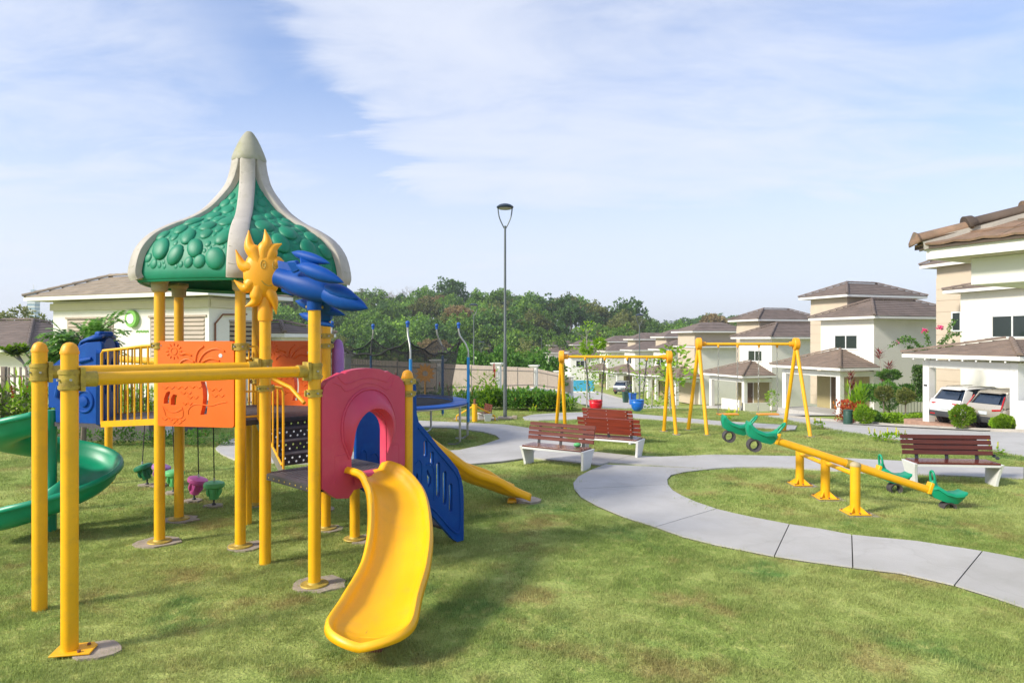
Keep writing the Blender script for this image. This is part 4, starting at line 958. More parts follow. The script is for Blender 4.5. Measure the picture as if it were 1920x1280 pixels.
z1c = lambda X, Y: aw(X / 4, 600 + Y / 4)
def wave(x, y, w_=90, h_=8, n=2):
    return [z1c(x + w_ * i / (2 * n), y + (h_ if i % 2 else -h_)) for i in range(2 * n + 1)]
def orange_panel(a, b, off=0.05, s0=0.0, wd=0.93, flip=False, boat=True):
    m = pl_frame(a, b, 1.33, off, s0)
    trunk = [z1c(*p) for p in [(1515, 708), (1562, 708), (1572, 620), (1576, 560), (1560, 462), (1520, 462), (1533, 520), (1537, 580), (1530, 650)]]
    sail1 = [z1c(*p) for p in [(1243, 630), (1246, 590), (1262, 548), (1284, 535), (1292, 545), (1284, 590), (1282, 630)]]
    sail2 = [z1c(*p) for p in [(1296, 640), (1298, 590), (1315, 558), (1346, 566), (1338, 590), (1334, 642)]]
    mb = MB(); mb.panel(rrect(0, 0, wd, 0.95, 0.035), [trunk, sail1, sail2], m, 0.075)
    p = mb.build('panel', M['orange'], ps, bevel=0.010, seg=3, smooth=40)
    cv = [wave(1235, 508), wave(1330, 508), wave(1435, 502), wave(1580, 520, 90), wave(1370, 548, 80), wave(1420, 580, 80), wave(1600, 565, 90), wave(1385, 628, 70), wave(1230, 745, 90), wave(1310, 748, 95, 8), wave(1290, 770, 90)]
    cv.append([z1c(*q) for q in [(1425, 708), (1430, 670), (1460, 638), (1510, 630), (1590, 640), (1650, 622), (1710, 610)]])
    cv.append([z1c(*q) for q in [(1235, 650), (1250, 690), (1270, 730), (1370, 735), (1388, 700), (1380, 655)]]); cv.append([z1c(*q) for q in [(1240, 655), (1290, 690), (1340, 690), (1385, 665)]])
    relief(p, m, cv, 'orange', 0.0068)
    fr = [[(1480, 312), (1487, 262), (1505, 225), (1540, 196)], [(1505, 315), (1535, 262), (1580, 228), (1640, 215), (1692, 235)], [(1378, 262), (1410, 252), (1450, 268)], [(1362, 332), (1385, 305), (1425, 295), (1468, 315)], [(1530, 318), (1565, 298), (1600, 290), (1655, 305)]]
    rad = []
    for i in range(12):
        t = 2 * pi * i / 12; c = (1320, 235); rad.append([z1c(c[0] + 42 * math.cos(t), c[1] + 42 * math.sin(t)), z1c(c[0] + 60 * math.cos(t), c[1] + 60 * math.sin(t))])
    relief(p, m, [[z1c(*q) for q in f] for f in fr], 'orange', 0.011, 'palm_frond', 0.002)
    relief(p, m, rad, 'orange', 0.008, 'sun_ray', 0.001)
    dk = MB(); c = m @ Vector((*z1c(1320, 235), 0)); n_ = m.to_3x3() @ Vector((0, 0, 1)); dk.lathe([(0.042, 0.0), (0.042, 0.006), (0.034, 0.006), (0.03, 0.001)], c, 24, n_); dk.build('sun_disc', M['orange'], p)
    bd = MB(); c = m @ Vector((*z1c(1664, 267), 0)); bd.cyl(c, c + n_ * 0.004, 0.022, n=20); bd.build('badge', M['plate'], p)
    return p
orange_panel(POST['A'], POST['B'], 0.055, 0.02)
orange_panel(POST['L'], POST['K'], 0.02, 0.05, 0.90)
# orange side panel edge by post C
mb = MB(); m = pl_frame(POST['C'], POST['K'], 1.4, 0.0, 0.06); mb.panel(rrect(0, 0, 0.14, 0.9, 0.03), [], m, 0.03); mb.panel(rrect(0.72, 0, 0.86, 0.9, 0.03), [], m, 0.03); mb.panel(rrect(0.14, 0.74, 0.72, 0.9, 0.02), [], m, 0.03); mb.build('panel', M['orange'], ps, bevel=0.006)
# lilac spindle panel beyond post C (only its rounded edge shows)
mb = MB(); mb.lathe([(0.02, 0), (0.07, 0.08), (0.075, 0.4), (0.072, 0.75), (0.055, .84), (.03, .875), (0.0, 0.885)], (-2.14, 8.40, 1.42), 16); mb.build('roller', M['lilac'], ps)
# pink tunnel panel on side F-H
fh = (Vector(POST['H']) - Vector(POST['F'])).length; gap = 0.075; pw = fh - 2 * gap + 0.03
m = pl_frame(POST['F'], POST['H'], 0.89, 0.055, gap - 0.03); PH_ = 1.12
def arch(cx, w_, y0, y1, n=14, rb=0.05):
    r = w_ / 2; pts = []
    for i in range(5): t = R(180 + 90 * i / 4); pts.append((cx - r + rb + rb * math.cos(t), y0 + rb + rb * math.sin(t)))
    for i in range(5): t = R(270 + 90 * i / 4); pts.append((cx + r - rb + rb * math.cos(t), y0 + rb + rb * math.sin(t)))
    for i in range(n + 1): t = pi * i / n; pts.append((cx + r * math.cos(t), y1 - r + r * math.sin(t)))
    return pts
cx = pw * 0.54
outl = [(0.06, -0.03), (0.16, -0.10), (pw * .30, -0.12), (pw * .36, -0.05), (pw * .80, -0.02), (pw - .04, 0.05), (pw, 0.12)]
outl += [(pw, PH_ - 0.20), (pw - .03, PH_ - 0.14), (pw - .08, PH_ - 0.09), (pw - .16, PH_ - 0.065), (pw - .22, PH_ - 0.03)]
outl += [(pw / 2 + pw * .24 * math.cos(t), PH_ - 0.04 + 0.045 * math.sin(t)) for t in [pi * i / 8 for i in range(0, 9)]]
outl += [(0.22, PH_ - 0.03), (0.16, PH_ - 0.06), (0.07, PH_ - 0.10), (0.02, PH_ - 0.16), (0, PH_ - 0.24), (0, 0.02)]
hole = arch(cx, 0.41, 0.085, 0.70)
pk = MB(); pk.panel(outl, [hole], m, 0.10); pink = pk.build('panel', M['pink'], ps, bevel=0.014, seg=3, smooth=45)
# hood : a swelling that frames the opening
hood = []
def archpt(t, w_, y0, y1):
    # t 0..1 from lower left over the top to lower right
    r = w_ / 2; Ls = (y1 - r) - y0; La = pi * r; tot = 2 * Ls + La; s = t * tot
    if s < Ls: return Vector((cx - r, y0 + s, 0)), Vector((-1, 0, 0))
    if s < Ls + La:
        a = pi - (s - Ls) / r; return Vector((cx + r * math.cos(a), y1 - r + r * math.sin(a), 0)), Vector((math.cos(a), math.sin(a), 0))
    return Vector((cx + r, y0 + (tot - s), 0)), Vector((1, 0, 0))
nT = 40
for i in range(nT + 1):
    t = i / nT; c, nn = archpt(t, 0.43, 0.26, 0.71); e = math.sin(pi * t) ** 0.7; wv = 0.012 + .075 * min(1, math.sin(pi * t) * 2.2) + 0.125 * math.sin(pi * t) ** 5; hh = 0.13 * e
    row = []
    for j in range(9):
        u = j / 8; off = wv * u; zz = 0.001 + hh * (math.sin(pi * min(1, (1 - u) * 1.25) * .5) ** 1.2 if u > .2 else 1.0 - .5 * (0.2 - u) / 0.2 * 0)
        if j == 0: zz = -0.01
        if j == 8: zz = -0.004
        row.append(m @ (c + nn * off + Vector((0, 0, zz))))
    hood.append(row)
hm = MB(); hm.loft(hood, False, (False, False)); hm.build('hood', M['pink'], pink, smooth=60)
hm = MB()
for i in range(nT + 1): pass
hm.tube([m @ (archpt(i / nT, 0.43, 0.26, 0.71)[0] + archpt(i / nT, 0.43, 0.26, 0.71)[1] * (0.012 + .075 * min(1, math.sin(pi * i / nT) * 2.2) + 0.125 * math.sin(pi * i / nT) ** 5) + Vector((0, 0, 0.003))) for i in range(nT + 1)], 0.013, 8); hm.build('hood_rim', M['pink'], pink)
relief(pink, m, [[(0.12, PH_ - .12), (0.20, PH_ - .15), (0.26, PH_ - .205), (.36, PH_ - .19), (.5, PH_ - .145), (.64, PH_ - .165), (.74, PH_ - .215), (.80, PH_ - .19), (.84, PH_ - .12)], [(.17, PH_ - .06), (.24, PH_ - .13), (.32, PH_ - .13), (.5, PH_ - .09), (.68, PH_ - .12), (.76, PH_ - .14), (.82, PH_ - .08)]], 'pink', 0.006)
relief(pink, m, [[(0.14, 0.30), (0.26, 0.315)], [(0.14, 0.04), (0.14, 0.30)], [(pw - .2, 0.35), (pw - .08, 0.33)], [(pw - .08, 0.08), (pw - .08, 0.33)]], 'pink', 0.004)
# tunnel sill
sl_ = MB(); sl_.add(*(lambda P: (P, [(0, 1, 3, 2), (2, 3, 5, 4), (4, 5, 7, 6)]))([m @ Vector(v) for x in (cx - .2, cx + .2) for v in []] or [m @ Vector((x, y, z)) for y, z in ((0.10, -0.1), (0.085, 0.0), (0.07, 0.02), (0.0, 0.03)) for x in (cx - 0.19, cx + 0.19)])); sl_.build('sill', M['pink'], pink)
# blue stair side panels (continue the line F-H and E-G)
FHd = Vector((.67, .74, 0)).normalized()
def blue_side(base, near):
    m = Matrix.Identity(4); un = Vector((FHd.y, -FHd.x, 0))
    for i in range(3): m[i][0] = FHd[i]; m[i][1] = (0, 0, 1)[i]; m[i][2] = un[i]; m[i][3] = (Vector((*base, 0)) + un * (0.02 if near else -0.02))[i]
    o = [(0.03, 0.62), (0.30, 0.42), (0.62, 0.08), (0.70, 0.02), (0.80, 0.02), (0.80, 0.52), (0.79, 0.62), (0.765, 0.72), (0.71, 0.84), (0.60, 0.96), (0.42, 1.13), (0.24, 1.32), (0.14, 1.42), (0.11, 1.52), (0.10, 1.82), (0.03, 1.84)]
    def slot(x, y0, y1, w_=0.026, n=5): return [(x + w_ * math.cos(R(180 + 180 * i / n)), y0 + w_ * math.sin(R(180 + 180 * i / n))) for i in range(n + 1)] + [(x + w_ * math.cos(R(180 * i / n)), y1 + w_ * math.sin(R(180 * i / n))) for i in range(n + 1)]
    hs = [slot(0.235, 1.06, 1.19), slot(0.325, 0.95, 1.06), slot(0.415, .60, .93), slot(0.51, .50, .82), slot(0.60, .40, .67), [(0.27, .70), (0.31, .74), (0.315, .80), (0.29, .84), (0.265, .90), (0.25, .88), (.262, .80)], [(0.10, .84), (.125, .80), (.13, .86), (.11, .89)]]
    if not near: o = o[:9] + [(0.60, 0.96), (0.50, 1.2), (0.44, 1.5), (0.40, 1.62), (0.33, 1.66), (0.03, 1.66)]; hs = hs[3:5]
    mb = MB(); mb.panel(o, hs, m, 0.05); p = mb.build('panel', M['blue'], ps, bevel=0.010, seg=2, smooth=40)
    rim = [(0.13, 1.36), (0.24, 1.25), (0.42, 1.06), (0.58, 0.90), (0.70, 0.76), (0.735, 0.62), (0.745, 0.20), (0.66, 0.14), (0.38, 0.42), (0.16, .60)]
    if near: relief(p, m, [rim], 'blue', 0.012, 'moulded_rim', 0.0)
    relief(p, m, [[(0.09, 0.98), (0.14, 1.02), (0.18, .96), (0.18, .82), (0.17, .66)], [(0.24, 0.95), (0.30, .96), (.35, .88), (.36, .74), (.355, .55)]], 'blue', 0.009)
    return p
blue_side(POST['H'], True); blue_side(POST['G'], False)
bs = MB()
for k in range(4):
    z = 0.74 - k * 0.19; a = Vector((*POST['H'], z)).lerp(Vector((*POST['G'], z)), .06) + FHd * (0.13 + k * .19); b = Vector((*POST['H'], z)).lerp(Vector((*POST['G'], z)), .94) + FHd * (0.13 + k * .19)
    t_ = MB(); t_.bar(a, b, 0.2, 0.03); t_.build('step', M['rubber'], ps, smooth=0, bevel=0.005)
# side arch panel between G and the deck (blue) : entry to the blue stairs
m = pl_frame(POST['G'], POST['H'], 0.93, -0.10, 0.06)
# ---- roof
RP = [(1.30, 2.96), (1.325, 3.05), (1.27, 3.28), (1.14, 3.46), (.95, 3.59), (.73, 3.70), (.54, 3.83), (.40, 3.98), (.262, 4.17), (.195, 4.36), (.165, 4.53)]
RPf = [(p.x, p.y) for p in crom([(r, z, 0) for r, z in RP], 4)]
RC = Vector((-3.27, 8.49, 0)); TH = [R(-74 + 60 * k) for k in range(6)]
def rpt(th, r, z): return Vector((RC.x + r * math.cos(th), RC.y + r * math.sin(th), z))
def face_pt(k, u, v, dr=0.0):
    """u across the face 0..1, v index along the profile 0..1"""
    i = v * (len(RPf) - 1); a = int(min(i, len(RPf) - 2)); f = i - a
    r = lerp(RPf[a][0], RPf[a + 1][0], f) - 0.045; z = lerp(RPf[a][1], RPf[a + 1][1], f) - 0.01
    p = rpt(TH[k], r, z).lerp(rpt(TH[(k + 1) % 6], r, z), u)
    out = Vector((p.x - RC.x, p.y - RC.y, 0)).normalized(); return p + out * (0.06 * math.sin(pi * u) * min(1, r / 1.1) + dr)
roof = MB()
for k in range(6):
    rows_ = [[face_pt(k, i / 8, j / 28) for i in range(9)] for j in range(29)]
    roof.loft(list(reversed(rows_)), False, (False, False))
rf = roof.build('roof', M['roofgreen'], ps, smooth=50, solid=0.02)
# rolled lower lip and inner ceiling
lip_ = MB(); ceil = MB()
for k in range(6):
    pts = [face_pt(k, i / 8, 0.0) for i in range(9)]; lip_.tube(pts, 0.022, 8)
    inn = [Vector((lerp(RC.x, p.x, .93), lerp(RC.y, p.y, .93), p.z + .02)) for p in pts]
    ceil.loft([pts, inn], False, (False, False))
lip_.build('roof_lip', M['roofgreen'], rf); ceil.build('roof_underside', M['roofgreen'], rf, solid=0.01)
for k in range(6):
    rows_ = []
    t = Vector((-math.sin(TH[k]), math.cos(TH[k]), 0)); o = Vector((math.cos(TH[k]), math.sin(TH[k]), 0))
    for j, (r, z) in enumerate(RPf):
        hw = lerp(0.115, 0.088, min(1, j / 20)); hw = min(hw, r * 0.56)
        a = RPf[max(j - 1, 0)]; b = RPf[min(j + 1, len(RPf) - 1)]; tg = Vector((b[0] - a[0], b[1] - a[1])).normalized(); nn = Vector((tg.y, -tg.x)); nv = o * nn.x + Vector((0, 0, nn.y))
        if nv.dot(o) < 0 and nv.z < 0: nv = -nv
        c = rpt(TH[k], r, z)
        rows_.append([c - t * hw - nv * .06, c - t * hw + nv * 0.006, c - t * (hw - .02) + nv * .022, c + nv * 0.026, c + t * (hw - .02) + nv * .022, c + t * hw + nv * 0.006, c + t * hw - nv * .06])
    mb = MB(); mb.loft(rows_, True, (True, True)); rb_ = mb.build('rib', M['beige'], rf, smooth=50)
    gv = MB()
    for j in range(5, len(RPf) - 3, 3):
        rw = rows_[j]; dn = Vector((0, 0, -.012)); gv.tube([rw[2].lerp(rw[3], .0), rw[2].lerp(rw[3], .6) + dn, rw[4].lerp(rw[3], .6) + dn, rw[4]], 0.0035, 5)
    gv.build('groove_line', M['spire'], rb_)
    # bracket from post to rib
    px_, py_ = POST['BCKLDA'[k]]; kk = 'BCKLDA'[k]
    br = MB(); br.lathe([(PR + .008, 0), (PR + .028, .02), (PR + .03, .11), (PR + .05, .13), (PR + .05, .16)], (px_, py_, 2.83), 20)
    cpos = rpt(TH[k], 1.16, 2.985); pp_ = Vector((px_, py_, 2.985)); br.bar(pp_ - o * .07, rpt(TH[k], 1.28, 2.985), 0.17, 0.055); br.build('bracket', M['beigecap'], rf, bevel=0.008)
sp = MB(); sp.lathe([(0.18, 4.50), (0.202, 4.50), (0.206, 4.53), (0.198, 4.56), (0.172, 4.63), (0.138, 4.71), (0.098, 4.79), (0.058, 4.85), (0.035, 4.875), (0.0, 4.885)], RC, 28); sp.build('spire', M['spire'], rf)
pb_ = MB(); pb_.sphere((0, 0, 0), 1, 1, 1, 14, 8); pbm = pb_.mesh('pebble', M['roofgreen'], 80)
rnd = random.Random(5); inv = WM[rf.name].inverted()
for k in (5, 0, 1, 4, 2, 3):
    placed = []; tries = 0
    want = 85 if k in (5, 0) else 40
    while len(placed) < want and tries < 7000:
        tries += 1
        u = rnd.uniform(.06, .94); v = 0.08 + 0.70 * rnd.random() ** 1.1
        i_ = v * (len(RPf) - 1); rr = RPf[int(i_)][0]
        if rr * 0.98 < 0.34: continue
        m_ = 0.17 / rr
        if u < m_ or u > 1 - m_: continue
        p = face_pt(k, u, v)
        s = rnd.uniform(.09, .135) if tries < 330 else (rnd.uniform(.055, .085) if tries < 2200 else rnd.uniform(.026, .05))
        s = min(s, 0.11 * rr + .02)
        if p.z < 3.06 + s * .75: continue
        edge = min(u, 1 - u) * rr
        if edge < 0.09 + s * .7: continue
        if any((p - q).length < (s + t) * .90 for q, t in placed): continue
        placed.append((p, s))
        du = (face_pt(k, u + .02, v) - face_pt(k, u - .02, v)).normalized(); dv = (face_pt(k, u, min(v + .02, 1)) - face_pt(k, u, v - .02)).normalized(); nn = du.cross(dv).normalized()
        if nn.dot(p - RC - Vector((0, 0, 3))) < 0: nn = -nn
        dv = nn.cross(du)
        an = rnd.uniform(-.5, .5); ca, sa = math.cos(an), math.sin(an); d1_ = du * ca + dv * sa; d2_ = -du * sa + dv * ca
        asp = rnd.uniform(.78, 1.0); mm = Matrix.Identity(4)
        for i in range(3): mm[i][0] = d1_[i] * s * asp * 1.0; mm[i][1] = d2_[i] * s * rnd.uniform(1.0, 1.0) * 1.08; mm[i][2] = nn[i] * s * .40; mm[i][3] = (p + nn * .014)[i]
        o = link('pebble', pbm, rf); o.matrix_local = inv @ mm

# ---- slides
def slide(name, path, width, mat, wallh, end_round=True, bank=None, n=7, th=0.018, lipflat=None, widths=None, rimo=0.045, per=7, bank_tab=None, close_end=True, skirt=.045):
    P = crom(path, per); RD = .8
    if end_round:
        hw_ = (interp(widths, 1) if widths else width) / 2 * RD; tot = [0]
        for i in range(1, len(P)): tot.append(tot[-1] + (P[i] - P[i - 1]).length)
        def atl(s):
            for i in range(1, len(P)):
                if tot[i] >= s: return P[i - 1].lerp(P[i], (s - tot[i - 1]) / max(1e-6, tot[i] - tot[i - 1]))
            return P[-1]
        keep = [p for p, s in zip(P, tot) if s < tot[-1] - hw_ - .01]
        P = keep + [atl(tot[-1] - hw_ + hw_ * math.sin(pi / 2 * k / 12)) for k in range(13)]
    N_ = len(P); acc = [0]
    for i in range(1, N_): acc.append(acc[-1] + (P[i] - P[i - 1]).length)
    Lt = acc[-1]; rows = []
    for i, p in enumerate(P):
        d = (P[min(i + 1, N_ - 1)] - P[max(i - 1, 0)]).normalized(); s = acc[i]
        x = d.cross(Vector((0, 0, 1))).normalized(); z = x.cross(d).normalized()
        w = interp(widths, s / Lt) / 2 if widths else width / 2; h = interp(wallh, s / Lt) if isinstance(wallh, list) else wallh
        e, sn = 1.0, 0.0
        if end_round and s > Lt - w * RD:
            sn = min(1.0, (s - (Lt - w * RD)) / (w * RD)); e = math.sqrt(max(0.0, 1 - sn * sn)); h = lerp(h * .45, h, e)
        bl, br_ = (h, h)
        if bank_tab: bl = h * interp(bank_tab[0], s / Lt); br_ = h * interp(bank_tab[1], s / Lt)
        fil = min(.10, w * .45)
        prof = [(-w - rimo, bl - skirt), (-w - rimo * .8, bl - .008), (-w - rimo * .4, bl + .004), (-w, bl - .004), (-w + .015, bl * .75), (-w + .04, bl * .38), (-w + fil, .035), (-w + fil * 1.8 if w > .12 else -w * .4, .006), (0, 0),
                (w - fil * 1.8 if w > .12 else w * .4, .006), (w - fil, .035), (w - .04, br_ * .38), (w - .015, br_ * .75), (w, br_ - .004), (w + rimo * .4, br_ + .004), (w + rimo * .8, br_ - .008), (w + rimo, br_ - skirt)]
        row = []
        for a, b in prof:
            sg = -1 if a < 0 else 1; q = w - abs(a)            # distance inward from the wall line
            if a == 0: row.append(p - d * (sn * w * RD * .75) + z * b); continue
            if q > 0 and sn > 0: q = min(q, w * .55)
            row.append(p + x * (sg * w * e) - (x * (sg * e) + d * sn) * q + z * b)
        rows.append(row)
    mb = MB(); mb.loft(rows, False, (False, False))
    o = mb.build(name, M[mat], ps, smooth=0)
    bm = bmesh.new(); bm.from_mesh(o.data); bmesh.ops.remove_doubles(bm, verts=bm.verts, dist=.004); bm.to_mesh(o.data); bm.free()
    o.data.polygons.foreach_set('use_smooth', [True] * len(o.data.polygons)); o.data.set_sharp_from_angle(angle=R(60))
    md = o.modifiers.new('solid', 'SOLIDIFY'); md.thickness = th; md.offset = 0; 
    return o, P, rows
sl1 = [(-1.49, 6.80, .945), (-1.37, 6.67, .93), (-1.20, 6.50, .845), (-1.06, 6.28, .71), (-.975, 5.95, .51), (-.955, 5.60, .34), (-.99, 5.25, .215), (-1.015, 5.0, .165), (-1.035, 4.82, .15), (-1.045, 4.72, .152)]
o1, P1_, _ = slide('slide', sl1, .5, 'yplastic', [(0, .10), (.12, .17), (.3, .15), (.6, .14), (.78, .15), (1, .10)], widths=[(0, .44), (.1, .42), (.25, .46), (.6, .48), (.8, .53), (.88, .57), (1, .57)], rimo=.042)
o1['label'] = 'short yellow slide curving toward the viewer from the pink tunnel'
gr_ = MB()
for a in (-.09, -.02, .05): gr_.tube([Vector((-1.02 + a * .6, 5.10, .182)), Vector((-1.03 + a * 1.1, 5.02, .174)), Vector((-1.03 + a * 1.6, 4.95, .167))], 0.004, 6)
gr_.build('moulded_line', M['clamp'], o1)
fo = MB(); fo.box((-1.04, 5.08, .045), (.16, .12, .13)); fo.build('foot', M['rust'], o1, bevel=.01)  # small added block, dark to stand for the shadow below the lip
sl2 = [(-2.42, 8.78, 1.40), (-2.15, 8.87, 1.37), (-1.85, 8.98, 1.20), (-1.45, 9.11, .97), (-1.1, 9.23, .70), (-.72, 9.37, .40), (-.38, 9.49, .25), (-.12, 9.58, .14), (.12, 9.67, .075)]
o2, P2_, _ = slide('slide', sl2, .62, 'yplastic', [(0, .14), (.1, .22), (.85, .2), (1, .10)], end_round=False, rimo=.05, skirt=.09)
o2['label'] = 'long wavy yellow slide running to the right, low behind the blue panel'
fo = MB(); fo.loft([[Vector((.0 + a * s, 9.63 + b * s, z)) for a, b in ((-.14, -.16), (.14, -.12), (.14, .18), (-.14, .14))] for z, s in ((0, .5), (.03, .45), (.06, .4))]); fo.build('foot', M['yplastic'], o2, bevel=.02)
mb = drape(blob((.22, 9.72), .2, seed=30), 'f', None, 0.03, 0.05, flat=True); mb.build('footing', M['footing'], o2, smooth=0)
SC = Vector((-5.55, 8.22, 0)); sp3 = []
nn_ = 26
for i in range(nn_ + 1):
    th = R(-62 - 385 * i / nn_); q = i / nn_; z = 1.26 - 1.04 * q; r = .47
    sp3.append((SC.x + r * math.cos(th), SC.y + r * math.sin(th), z))
lx = Vector(sp3[-1]); th = R(-62 - 385); td = Vector((math.sin(th), -math.cos(th), 0))
sp3 += [tuple(lx + td * .18 - Vector((0, 0, .05))), tuple(lx + td * .36 - Vector((0, 0, .075)))]
o3, P3_, _ = slide('slide', sp3, .5, 'green', .24, end_round=False, per=4, bank_tab=([(0, 1), (1, 1)], [(0, 1), (1, .8)]), rimo=.035, widths=[(0, .46), (1, .50)], th=.03)
o3['label'] = 'green spiral slide winding round its column at the left edge'
cl = MB(); cl.cyl((SC.x, SC.y, 0), (SC.x, SC.y, 1.45), .062, n=18); cl.build('column', M['green'], o3)
cl = MB(); cl.cyl((-5.15, 7.86, 0), (-5.15, 7.86, .26), .03, n=12); cl.build('support', M['steel'], o3)
# ---- blue slide hood (train shaped panel) on the left
Nn = Vector((-4.82, 8.02, 0)); Mn = Vector((-5.58, 8.21, 0))
m = pl_frame((Mn.x, Mn.y), (Nn.x, Nn.y), 0, 0.0, 0); W_ = (Nn - Mn).length
def bz(px, py): return ((px - 90) / 100 * W_, H - (py - HZ) / F * 8.1)
out = [bz(90, 766), bz(103, 766), bz(104, 797), bz(190, 795), bz(190, 645), bz(186, 640), bz(160, 642), bz(148, 648), bz(143, 657), bz(120, 670), bz(104, 683), bz(95, 692), bz(90, 702)]
mb = MB(); mb.panel(out, [], m, .05); bh = mb.build('slide_hood', M['blue'], ps, bevel=.012, smooth=40)
ring_ = MB(); c = m @ Vector((*bz(158, 752), 0.0)); n_ = m.to_3x3() @ Vector((0, 0, 1)); t0 = m.to_3x3() @ Vector((1, 0, 0)); t1 = Vector((0, 0, 1))
ring_.tube([c + t0 * .125 * math.cos(2 * pi * i / 28) + t1 * .125 * math.sin(2 * pi * i / 28) for i in range(28)], .018, 8, closed=True); ring_.lathe([(.07, 0), (.06, .02), (0.001, .03)], c, 24, n_)
ring_.build('moulded_wheel', M['blue'], bh)
rd = MB(); rd.tube([m @ Vector((*bz(108, 745), .01)), m @ Vector((*bz(112, 722), .01))], [.035, .03], 10); rd.tube([m @ Vector((*bz(150, 677), .005)), m @ Vector((*bz(172, 672), .005))], [.03, .02], 10); rd.build('moulded_handle', M['blue'], bh)
# entry arch facing the bridge
N2 = Nn + Vector((-.33, .88, 0)); m2 = pl_frame((Nn.x, Nn.y), (N2.x, N2.y), 1.30, 0.0, 0)
wa = (N2 - Nn).length
def oval(x, y, a, b, n=14): return [(x + a * math.cos(2 * pi * i / n), y + b * math.sin(2 * pi * i / n)) for i in range(n)]
ar = [(0, 0), (wa, 0), (wa, .80), (wa * .85, .95), (wa * .7, 1.0), (wa * .5, 1.02), (wa * .3, 1.0), (wa * .1, .93), (0, .84)]
mb = MB(); mb.panel(ar, [oval(.22, .55, .1, .22), oval(.62, .55, .1, .22)], m2, .06); mb.build('entry_panel', M['blue'], bh, bevel=.012, smooth=40)
far = MB(); m3 = pl_frame(((Mn + Vector((-.33, .88, 0))).x, (Mn + Vector((-.33, .88, 0))).y), (N2.x, N2.y), 0, 0.0, 0); far.panel(out, [], m3, .05); far.build('far_side', M['blue'], bh, bevel=.012, smooth=40)
tp = MB(); rws = []
for q in range(9):
    t = q / 8
    cc = []
    for (px_, py_) in ((95, 690), (104, 681), (120, 668), (143, 655), (150, 640), (165, 634), (188, 631)):
        x_, z_ = bz(px_, py_); base = m @ Vector((x_, z_ + .05 * math.sin(pi * t), 0)); cc.append(base + Vector((-.33, .88, 0)) * t)
    rws.append(cc)
tp.loft(rws, False, (False, False)); tp.build('hood_top', M['blue'], bh, solid=.03, smooth=60)
fnn = MB(); x_, z_ = bz(186, 632); c = m @ Vector((x_, z_, 0)) + Vector((-.17, .44, 0)) * .6; fnn.box(c + Vector((0, 0, .035)), (.09, .2, .07), Matrix.Rotation(R(-20), 3, 'Z')); fnn.build('roof_vent', M['blue'], bh, bevel=.02)
dk_ = MB(); pol = [Mn, Nn, N2, Mn + Vector((-.33, .88, 0))]; dk_.panel([(p.x, p.y) for p in pol], [], Matrix.Translation((0, 0, 1.31)), .05); dk_.build('hood_deck', M['deck'], ps, smooth=0)
# ---- bridge between post A/D and the hood
A_ = Vector((*POST['A'], 0)); D_ = Vector((*POST['D'], 0))
br_ = MB(); zt0, zt1, zb0, zb1 = 2.235, 2.165, 1.375, 1.31
def bpt(q, z0, z1, far_): 
    a = D_ if far_ else A_ + Vector((-.05, 0, 0)); b = (N2 if far_ else Nn); p = a.lerp(b, q); p.z = lerp(z0, z1, q) ; return p
dkk = MB(); dkk.add([bpt(q, 1.40, 1.33, f) for q in (0, 1) for f in (0, 1)] + [bpt(q, 1.375, 1.305, f) for q in (0, 1) for f in (0, 1)], [(0, 1, 3, 2), (4, 6, 7, 5), (0, 2, 6, 4), (1, 5, 7, 3)]); bdk = dkk.build('bridge_deck', M['deck'], ps, smooth=0)
for f_ in (0, 1):
    rb = MB(); rb.tube([bpt(0, zt0, zt1, f_), bpt(.25, zt0 + .005, zt1 + .005, f_), bpt(.5, zt0 + .0, zt1 + .0, f_), bpt(.97, zt0, zt1, f_), bpt(1, zt0 - .03, zt1 - .03, f_), bpt(1, zb0, zb1, f_)], .016, 8)
    rb.bar(bpt(0, zb0 - .005, zb1 - .005, f_), bpt(1, zb0 - .005, zb1 - .005, f_), .03, .07); ro = rb.build('bridge_rail', M['yellow'], ps)
    for i in range(1, 8):
        q = i / 8.0; b = MB(); b.cyl(bpt(q, zb0, zb1, f_), bpt(q, zt0, zt1, f_), .010, n=8); b.build('baluster', M['yellow'], ro)
# guard bars at the pod exit
gd = MB()
for q0_, q1_ in ((.1, .3), (.7, .9)):
    a = D_.lerp(Vector((*POST['L'], 0)), q0_); b = D_.lerp(Vector((*POST['L'], 0)), q1_)
    gd.tube([a + Vector((0, 0, 1.4)), a + Vector((0, 0, 2.15)), b + Vector((0, 0, 2.15)), b + Vector((0, 0, 1.4))], .013, 8)
gd.build('guard_rail', M['yellow'], ps)
gd = MB(); bq = Vector((*POST['B'], 0)); gp = bq + Vector((.14, .13, 0)); gd.tube([bq + Vector((0, 0, 2.22)), gp + Vector((0, 0, 2.22)), gp + Vector((.02, .02, 2.1)), gp + Vector((-.0, 0, 1.9)), gp + Vector((.01, 0, 1.41))], .012, 8); gd.tube([bq + Vector((0, 0, 1.72)), gp + Vector((0, 0, 1.72))], .01, 8)
gd.cyl(bq + Vector((0, 0, 1.44)), gp + Vector((0, 0, 1.44)), .012, n=8); gd.build('guard_rail', M['yellow'], ps)
gp0 = Vector((*POST['A'], 2.225)); freebar(gp0 + Vector((.93, -.16, 0)), Vector((*POST['B'], 2.225)), .014, 'panel_pin', 'yellow', 8)

